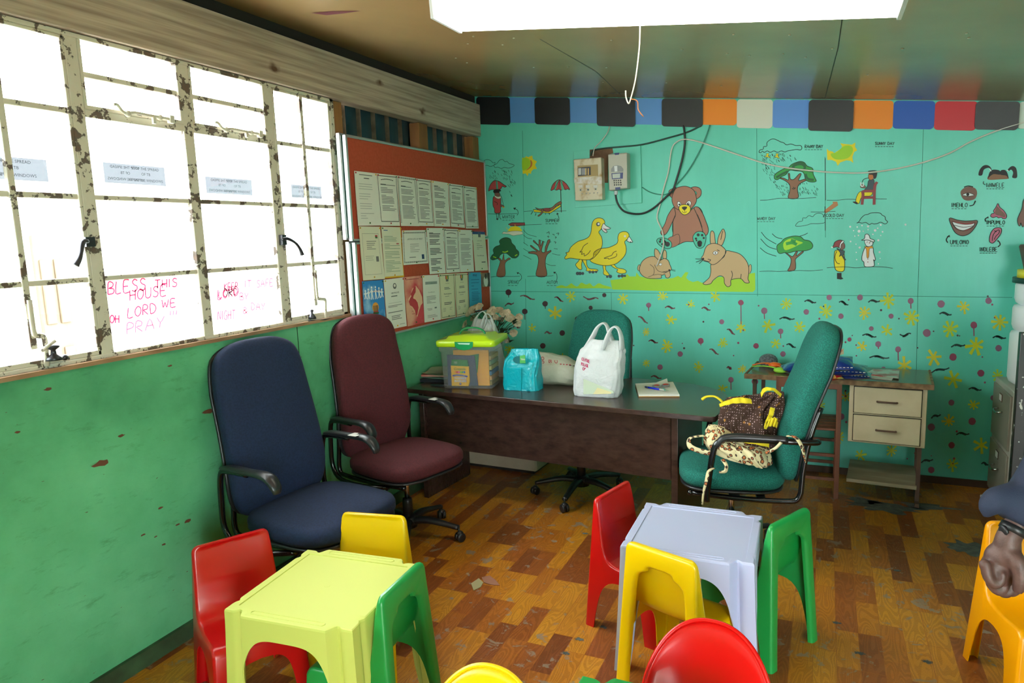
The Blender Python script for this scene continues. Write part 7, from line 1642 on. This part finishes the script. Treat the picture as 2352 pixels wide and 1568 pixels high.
# --- clothes on the green chair
brown, nt, b = node_mat('brown_print_cloth')
tc = N(nt, 'ShaderNodeTexCoord'); v1 = N(nt, 'ShaderNodeTexVoronoi'); v1.inputs['Scale'].default_value = 95; v1.inputs['Randomness'].default_value = .25; nt.links.new(tc.outputs['Object'], v1.inputs['Vector'])
v2 = N(nt, 'ShaderNodeTexVoronoi'); v2.inputs['Scale'].default_value = 26; v2.inputs['Randomness'].default_value = .4; nt.links.new(tc.outputs['Object'], v2.inputs['Vector'])
c1 = ramp(nt, v1.outputs['Distance'], [(0.18, lin('#b59a9c')), (0.30, lin('#3c261c'))]); c2 = ramp(nt, v2.outputs['Distance'], [(0.10, (1, 1, 1)), (0.24, (0, 0, 0))])
c = mixc(nt, c2.outputs[0], c1.outputs[0], lin('#b0782c')); nt.links.new(c, b.inputs['Base Color']); b.inputs['Roughness'].default_value = .9
leo, nt, b = node_mat('leopard_print_cloth')
tc = N(nt, 'ShaderNodeTexCoord'); v1 = N(nt, 'ShaderNodeTexVoronoi'); v1.inputs['Scale'].default_value = 42; nt.links.new(tc.outputs['Object'], v1.inputs['Vector'])
c1 = ramp(nt, v1.outputs['Distance'], [(0.0, lin('#c0703c')), (0.26, lin('#b8683a')), (0.30, lin('#3a2a22')), (0.40, lin('#3a2a22')), (0.46, lin('#d8cba0'))]); nt.links.new(c1.outputs[0], b.inputs['Base Color']); b.inputs['Roughness'].default_value = .9
yc = mat('yellow_cloth', '#d8c41c', .85, bump=.2, bscale=90)
def cloth_sheet(g, rows, m_, amp=.012, sc=16, nu=30, sub=5, seed=0):
    """double-sided folded cloth hanging: rows of (px list) polylines on given depth"""
    R_ = [cr_smooth([onY(a, b_, y) for a, b_, y in row], False, 6) for row in rows]
    n = min(len(r) for r in R_); L = []
    for i in range(len(R_) - 1):
        for k in range(sub): t = k / sub; L.append([R_[i][j].lerp(R_[i + 1][j], t) for j in range(n)])
    L.append(R_[-1][:n]); vs = []
    for i, r in enumerate(L):
        for j, p in enumerate(r):
            q = Vector(p); q.y -= .016 * math.sin(j / n * 26 + seed + i * .15) * (.4 + .6 * noise.noise(q * 6)); vs.append(q + wr(q, amp, sc, seed))
    g.add(vs, [(i * n + j, i * n + j + 1, (i + 1) * n + j + 1, (i + 1) * n + j) for i in range(len(L) - 1) for j in range(n - 1)], m_, True)
AP = thing('apron', 'brown patterned garment with yellow trim thrown on the green chair', 'garment', (-.33, 3.53, .56))
g = G()
def sec3(rows): return pxsec(rows, 3.50)
loft(g, sec3([(1018, 1672, 1780, .10), (1000, 1664, 1782, .13), (975, 1657, 1788, .13), (950, 1656, 1790, .11), (932, 1656, 1792, .085), (922, 1668, 1793, .06), (912, 1705, 1793, .035), (904, 1742, 1790, .02)]), brown, 2.6, .026, 9, fold=.05, sub=7, nu=120); tpart(g, 'cloth', AP)
g = G(); cloth_sheet(g, [[(1652, 926, 3.40), (1675, 916, 3.38), (1700, 912, 3.38), (1725, 918, 3.40)], [(1655, 934, 3.385), (1678, 927, 3.37), (1702, 926, 3.37), (1727, 929, 3.39)]], yc, .006)
cloth_sheet(g, [[(1748, 902, 3.44), (1755, 890, 3.43), (1775, 890, 3.43), (1796, 905, 3.46)], [(1750, 912, 3.43), (1758, 898, 3.42), (1775, 897, 3.42), (1793, 912, 3.45)]], yc, .005)
cloth_sheet(g, [[(1770, 935, 3.36), (1766, 950, 3.355), (1758, 970, 3.35), (1756, 984, 3.35)], [(1780, 938, 3.37), (1776, 955, 3.36), (1768, 972, 3.36), (1762, 985, 3.36)]], yc, .004)
cloth_sheet(g, [[(1768, 962, 3.35), (1776, 958, 3.345), (1786, 960, 3.35), (1787, 972, 3.36)], [(1762, 982, 3.345), (1772, 978, 3.34), (1782, 980, 3.345), (1786, 982, 3.36)]], yc, .006)
cloth_sheet(g, [[(1668, 1012, 3.36), (1690, 1004, 3.35), (1720, 1006, 3.35), (1765, 1012, 3.36)], [(1670, 1018, 3.35), (1695, 1014, 3.34), (1735, 1020, 3.34), (1766, 1028, 3.35)]], yc, .006)
tpart(g, 'yellow_trim', AP, solid=.003)
g = G(); g.tube([onY(1613, 917, 3.50), onY(1622, 911, 3.50), onY(1640, 910, 3.50), onY(1652, 916, 3.48), onY(1660, 924, 3.44)], [.014, .010, .008, .008, .008], yc, 8, 4, flat=(1, .6)); tpart(g, 'apron_string', AP)
LE = thing('headscarf', 'cream leopard-print cloth with trailing ties heaped on the green chair seat', 'scarf', (-.42, 3.40, .515))
g = G()
loft(g, pxsec([(1062, 1700, 1760, .05), (1058, 1690, 1765, .09), (1040, 1640, 1762, .12), (1025, 1632, 1755, .12), (1012, 1622, 1735, .10), (1000, 1620, 1700, .08), (988, 1628, 1668, .05), (978, 1634, 1650, .02)], 3.36), leo, 2.4, .030, 10, fold=.035, sub=6, nu=80, seed=4); tpart(g, 'cloth', LE)
g = G(); g.tube([onY(1625, 1000, 3.33), onY(1600, 1002, 3.30), onY(1583, 1008, 3.28), onY(1585, 1025, 3.26), onY(1610, 1036, 3.26), onY(1640, 1042, 3.27)], [.010, .010, .011, .014, .012, .014], leo, 8, 4, flat=(1, .4)); tpart(g, 'tie', LE)
g = G(); g.tube([onY(1660, 1055, 3.26), onY(1668, 1068, 3.24), onY(1666, 1082, 3.235), onY(1652, 1084, 3.24)], [.012, .010, .010, .007], leo, 8, 4, flat=(1, .5)); tpart(g, 'tie', LE)
g = G(); g.tube([onY(1640, 1075, 3.25), onY(1628, 1082, 3.19), onY(1622, 1105, 3.17), onY(1616, 1130, 3.17), onY(1613, 1158, 3.17)], [.007, .009, .008, .006, .005], leo, 8, 4, flat=(1, .5)); tpart(g, 'tie', LE)
g = G(); g.tube([onY(1760, 1040, 3.26), onY(1780, 1030, 3.24), onY(1795, 1015, 3.24)], .007, leo, 8, 4); tpart(g, 'tie', LE)
g = G(); g.tube([onY(1808, 1001, 3.245), onY(1825, 1003, 3.22), onY(1838, 1018, 3.20), onY(1846, 1040, 3.20), onY(1850, 1062, 3.20)], [.008, .011, .011, .009, .004], leo, 8, 4, flat=(1, .4)); tpart(g, 'tie', LE)

# floor litter
for pts, m_, lb in (([(1082, 1340), (1100, 1328), (1110, 1338), (1104, 1348), (1088, 1356)], mat('pale_vinyl_scrap', '#a8a278', .8), 'pale torn scrap of vinyl lying on the floor'), ([(1106, 1326), (1125, 1322), (1138, 1332), (1148, 1344), (1130, 1343), (1112, 1338)], mat('pink_brown_scrap', '#a0705a', .8), 'pinkish brown scrap lying beside the pale one')):
    P = [onZ(x, y, .002) for x, y in pts]; g = G(); g.prism([(p.x, p.y, .0015) for p in P], (0, 0, .0025), m_); tag(g.build('torn_scrap'), lb, 'scrap', 'torn scraps on the floor')
p = onZ(2257, 1141, .005); g = G(); g.lathe([(.014, 0), (.014, .014), (.011, .016), (0, .016)], ends, 14, Matrix.Translation((p.x, p.y, .001))); tag(g.build('bottle_cap'), 'small white bottle cap on the floor before the filing cabinet', 'cap')
# ================================================================== the person at the frame edge
skin = mat('brown_skin', '#5c4038', .5, col2='#4e342d', scale=40, bump=.12, bscale=240); jac = mat('navy_jacket', '#1f2940', .8, bump=.15, bscale=300); trs = mat('grey_trousers', '#8f8688', .85, bump=.2, bscale=300); shoe = mat('black_shoe', '#18181a', .4); nail = mat('finger_nail', '#8a6458', .35)
PE = thing('person', 'person in a dark navy jacket and watch, hand closed above the orange chair', 'person', (.90, 1.98, 0))
def remesh(o, v, sm=6, f=.6):
    r = o.modifiers.new('r', 'REMESH'); r.mode = 'VOXEL'; r.voxel_size = v; r.use_smooth_shade = True
    s = o.modifiers.new('s', 'SMOOTH'); s.iterations = sm; s.factor = f; return o
yH = 2.0
def H(px, py, dy=0.0): return onY(px, py, yH + dy)
sh, el, wr_ = Vector((.715, 2.03, 1.43)), Vector((.575, 2.10, 1.13)), H(2316, 1236)
g = G()
# head, neck
hd = Vector((.90, 1.95, 1.66))
g.ball(hd, .098, skin, 20, (.82, 1.0, 1.18)); g.ball(hd + Vector((0, -.03, -.06)), .07, skin, 16, (.9, .95, 1.0)); g.tube([hd + Vector((0, .02, -.06)), hd + Vector((0, .03, -.22))], [.058, .064], skin, 14)
g.tube([hd + Vector((0, -.098, .015)), hd + Vector((0, -.118, -.025)), hd + Vector((0, -.105, -.035))], [.011, .016, .014], skin, 8)
for s in (-1, 1): g.ball(hd + Vector((s * .083, .005, -.015)), .03, skin, 10, (.35, .7, 1.1)); g.ball(hd + Vector((s * .035, -.082, .022)), .017, skin, 8)
g.ball(hd + Vector((0, -.100, -.062)), .022, skin, 8, (1.3, .6, .5))
# arm under the sleeve, forearm into the fist
g.tube([hd + Vector((0, .03, -.2)), (.90, 2.03, 1.40), (.90, 2.03, 1.25)], [.055, .07, .09], skin, 14, 3, flat=(1, .7))
g.tube([(.90, 2.03, 1.42), sh, sh.lerp(el, .5), el, el.lerp(wr_, .5), wr_.lerp(el, .1), wr_, H(2312, 1262), H(2300, 1285)], [.045, .035, .032, .030, .028, .027, .028, .032, .034], skin, 14, 3)
g.ball(H(2302, 1282), .041, skin, 18, (1.0, .72, 1.05)); g.ball(H(2285, 1300), .032, skin, 16, (1.0, 1.1, 1.0)); g.ball(H(2312, 1312), .030, skin, 14, (1.1, .85, 1.1)); g.ball(H(2295, 1325), .026, skin, 14, (1.1, 1.0, .9))
# four fingers, each bent at its joints and closed into the palm
for k, (kx, ky, dy, ln) in enumerate(((2262, 1296, -.034, 1.0), (2270, 1312, -.012, 1.0), (2284, 1322, .010, .9), (2298, 1326, .030, .75))):
    a = H(kx, ky, dy); b1 = H(kx + 8, ky + 30 * ln, dy - .006); b2 = H(kx + 24, ky + 46 * ln, dy - .004); b3 = H(kx + 38, ky + 36 * ln, dy); b4 = H(kx + 40, ky + 18 * ln, dy + .004)
    g.ball(a, .0145, skin, 10); g.tube([a, a.lerp(b1, .5), b1, b2, b3, b4], [.0140, .0128, .0132, .0122, .0112, .0095], skin, 12, 3)
# thumb leaving the side of the palm, coming down across
g.tube([H(2318, 1268, -.012), H(2336, 1290, -.030), H(2344, 1318, -.040), H(2342, 1340, -.044), H(2336, 1360, -.044)], [.024, .021, .0175, .0155, .0115], skin, 12, 3)
# other arm's hand
wr2 = Vector((1.22, 1.93, .84)); g.tube([(.90, 2.03, 1.42), (1.06, 2.03, 1.42), (1.16, 2.05, 1.14), wr2 + Vector((0, .02, .12))], [.045, .035, .030, .030], skin, 12, 3); g.tube([wr2 + Vector((0, .02, .12)), wr2, wr2 + Vector((.005, -.01, -.06)), wr2 + Vector((0, -.02, -.10))], [.034, .027, .038, .034], skin, 12, 3, flat=(.75, 1))
for k in range(4): a = wr2 + Vector((0, -.055 + k * .023, -.10)); g.tube([a, a + Vector((-.006, 0, -.04)), a + Vector((-.026, 0, -.065))], [.010, .009, .007], skin, 8, 3)
g.tube([wr2 + Vector((-.01, -.04, -.04)), wr2 + Vector((-.035, -.055, -.075)), wr2 + Vector((-.045, -.05, -.10))], [.014, .011, .009], skin, 8, 3)
o = tpart(g, 'body', PE); remesh(o, .0042, 5, .5)
g = G(); g.ball(hd + Vector((0, .018, .035)), .104, mat('black_hair', '#120f10', .9, bump=.6, bscale=300), 22, (.84, .98, 1.08)); tpart(g, 'hair', PE)
g = G()
for s in (-1, 1): g.ball(hd + Vector((s * .034, -.0925, .020)), .0095, sticker, 10, (1.35, 1, .6)); g.ball(hd + Vector((s * .034, -.0985, .020)), .0048, shoe, 8)
tpart(g, 'eyes', PE)
# jacket
g = G()
g.tube([(.90, 2.02, .84), (.90, 2.02, 1.0), (.90, 2.02, 1.2), (.90, 2.03, 1.36), (.90, 2.03, 1.46), (.90, 2.02, 1.50)], [.205, .195, .195, .20, .16, .075], jac, 24, 3, flat=(1, .70))
g.ball((.74, 2.03, 1.42), .075, jac, 14); g.ball((1.06, 2.03, 1.42), .075, jac, 14)
g.tube([sh, sh.lerp(el, .5), el, el.lerp(wr_, .45), el.lerp(wr_, .80), wr_.lerp(el, .13)], [.074, .064, .060, .058, .060, .052], jac, 16, 3)
g.tube([el.lerp(wr_, .62), H(2284, 1150, -.01), H(2262, 1186, -.01)], [.045, .034, .012], jac, 12, 3)
g.tube([(1.06, 2.03, 1.42), (1.16, 2.05, 1.14), wr2 + Vector((0, .02, .06))], [.078, .066, .052], jac, 16, 3)
o = tpart(g, 'jacket', PE); remesh(o, .009, 8, .6)
# watch
d0 = (wr_ - el).normalized(); g = G()
Mw = Matrix.Translation(wr_ + (el - wr_).normalized() * .026) @ d0.to_track_quat('Z', 'Y').to_matrix().to_4x4()
g.lathe([(.027, -.010), (.0310, -.009), (.0310, .009), (.027, .010)], shoe, 26, Mw, cap=False); g.box((0, 0, 0), (.001, .001, .001), shoe, M=Mw)
g.lathe([(.014, 0), (.014, .005), (.011, .007), (0, .007)], shoe, 18, Matrix.Translation(wr_ + (el - wr_).normalized() * .026 + Vector((-.022, -.016, 0))) @ Vector((-.85, -.5, 0)).to_track_quat('Z', 'Y').to_matrix().to_4x4()); tpart(g, 'watch', PE)
# trousers and shoes
g = G(); g.tube([(.90, 2.02, 1.0), (.90, 2.02, .90), (.90, 2.0, .84)], [.14, .165, .16], trs, 20, 3, flat=(1, .60))
for hx, kx, fx, ky in ((.81, .70, .66, 1.80), (.99, 1.03, 1.05, 1.98)):
    g.tube([(hx, 2.0, .88), ((hx + kx) / 2, (2.0 + ky) / 2, .68), (kx, ky, .48), ((kx + fx) / 2, ky + .03, .28), (fx, ky + .06, .08)], [.105, .092, .072, .068, .062], trs, 16, 3)
o = tpart(g, 'trousers', PE); remesh(o, .010, 8, .6)
for fx, fy in ((.66, 1.82), (1.05, 2.0)):
    g = G(); loft(g, [(fx, fy, .001, .046, .13), (fx, fy, .03, .048, .135), (fx, fy + .02, .055, .042, .11), (fx, fy + .05, .085, .034, .06)], shoe, 2.6, .002, 10, nu=30, zmin=.001); tpart(g, 'shoe', PE)
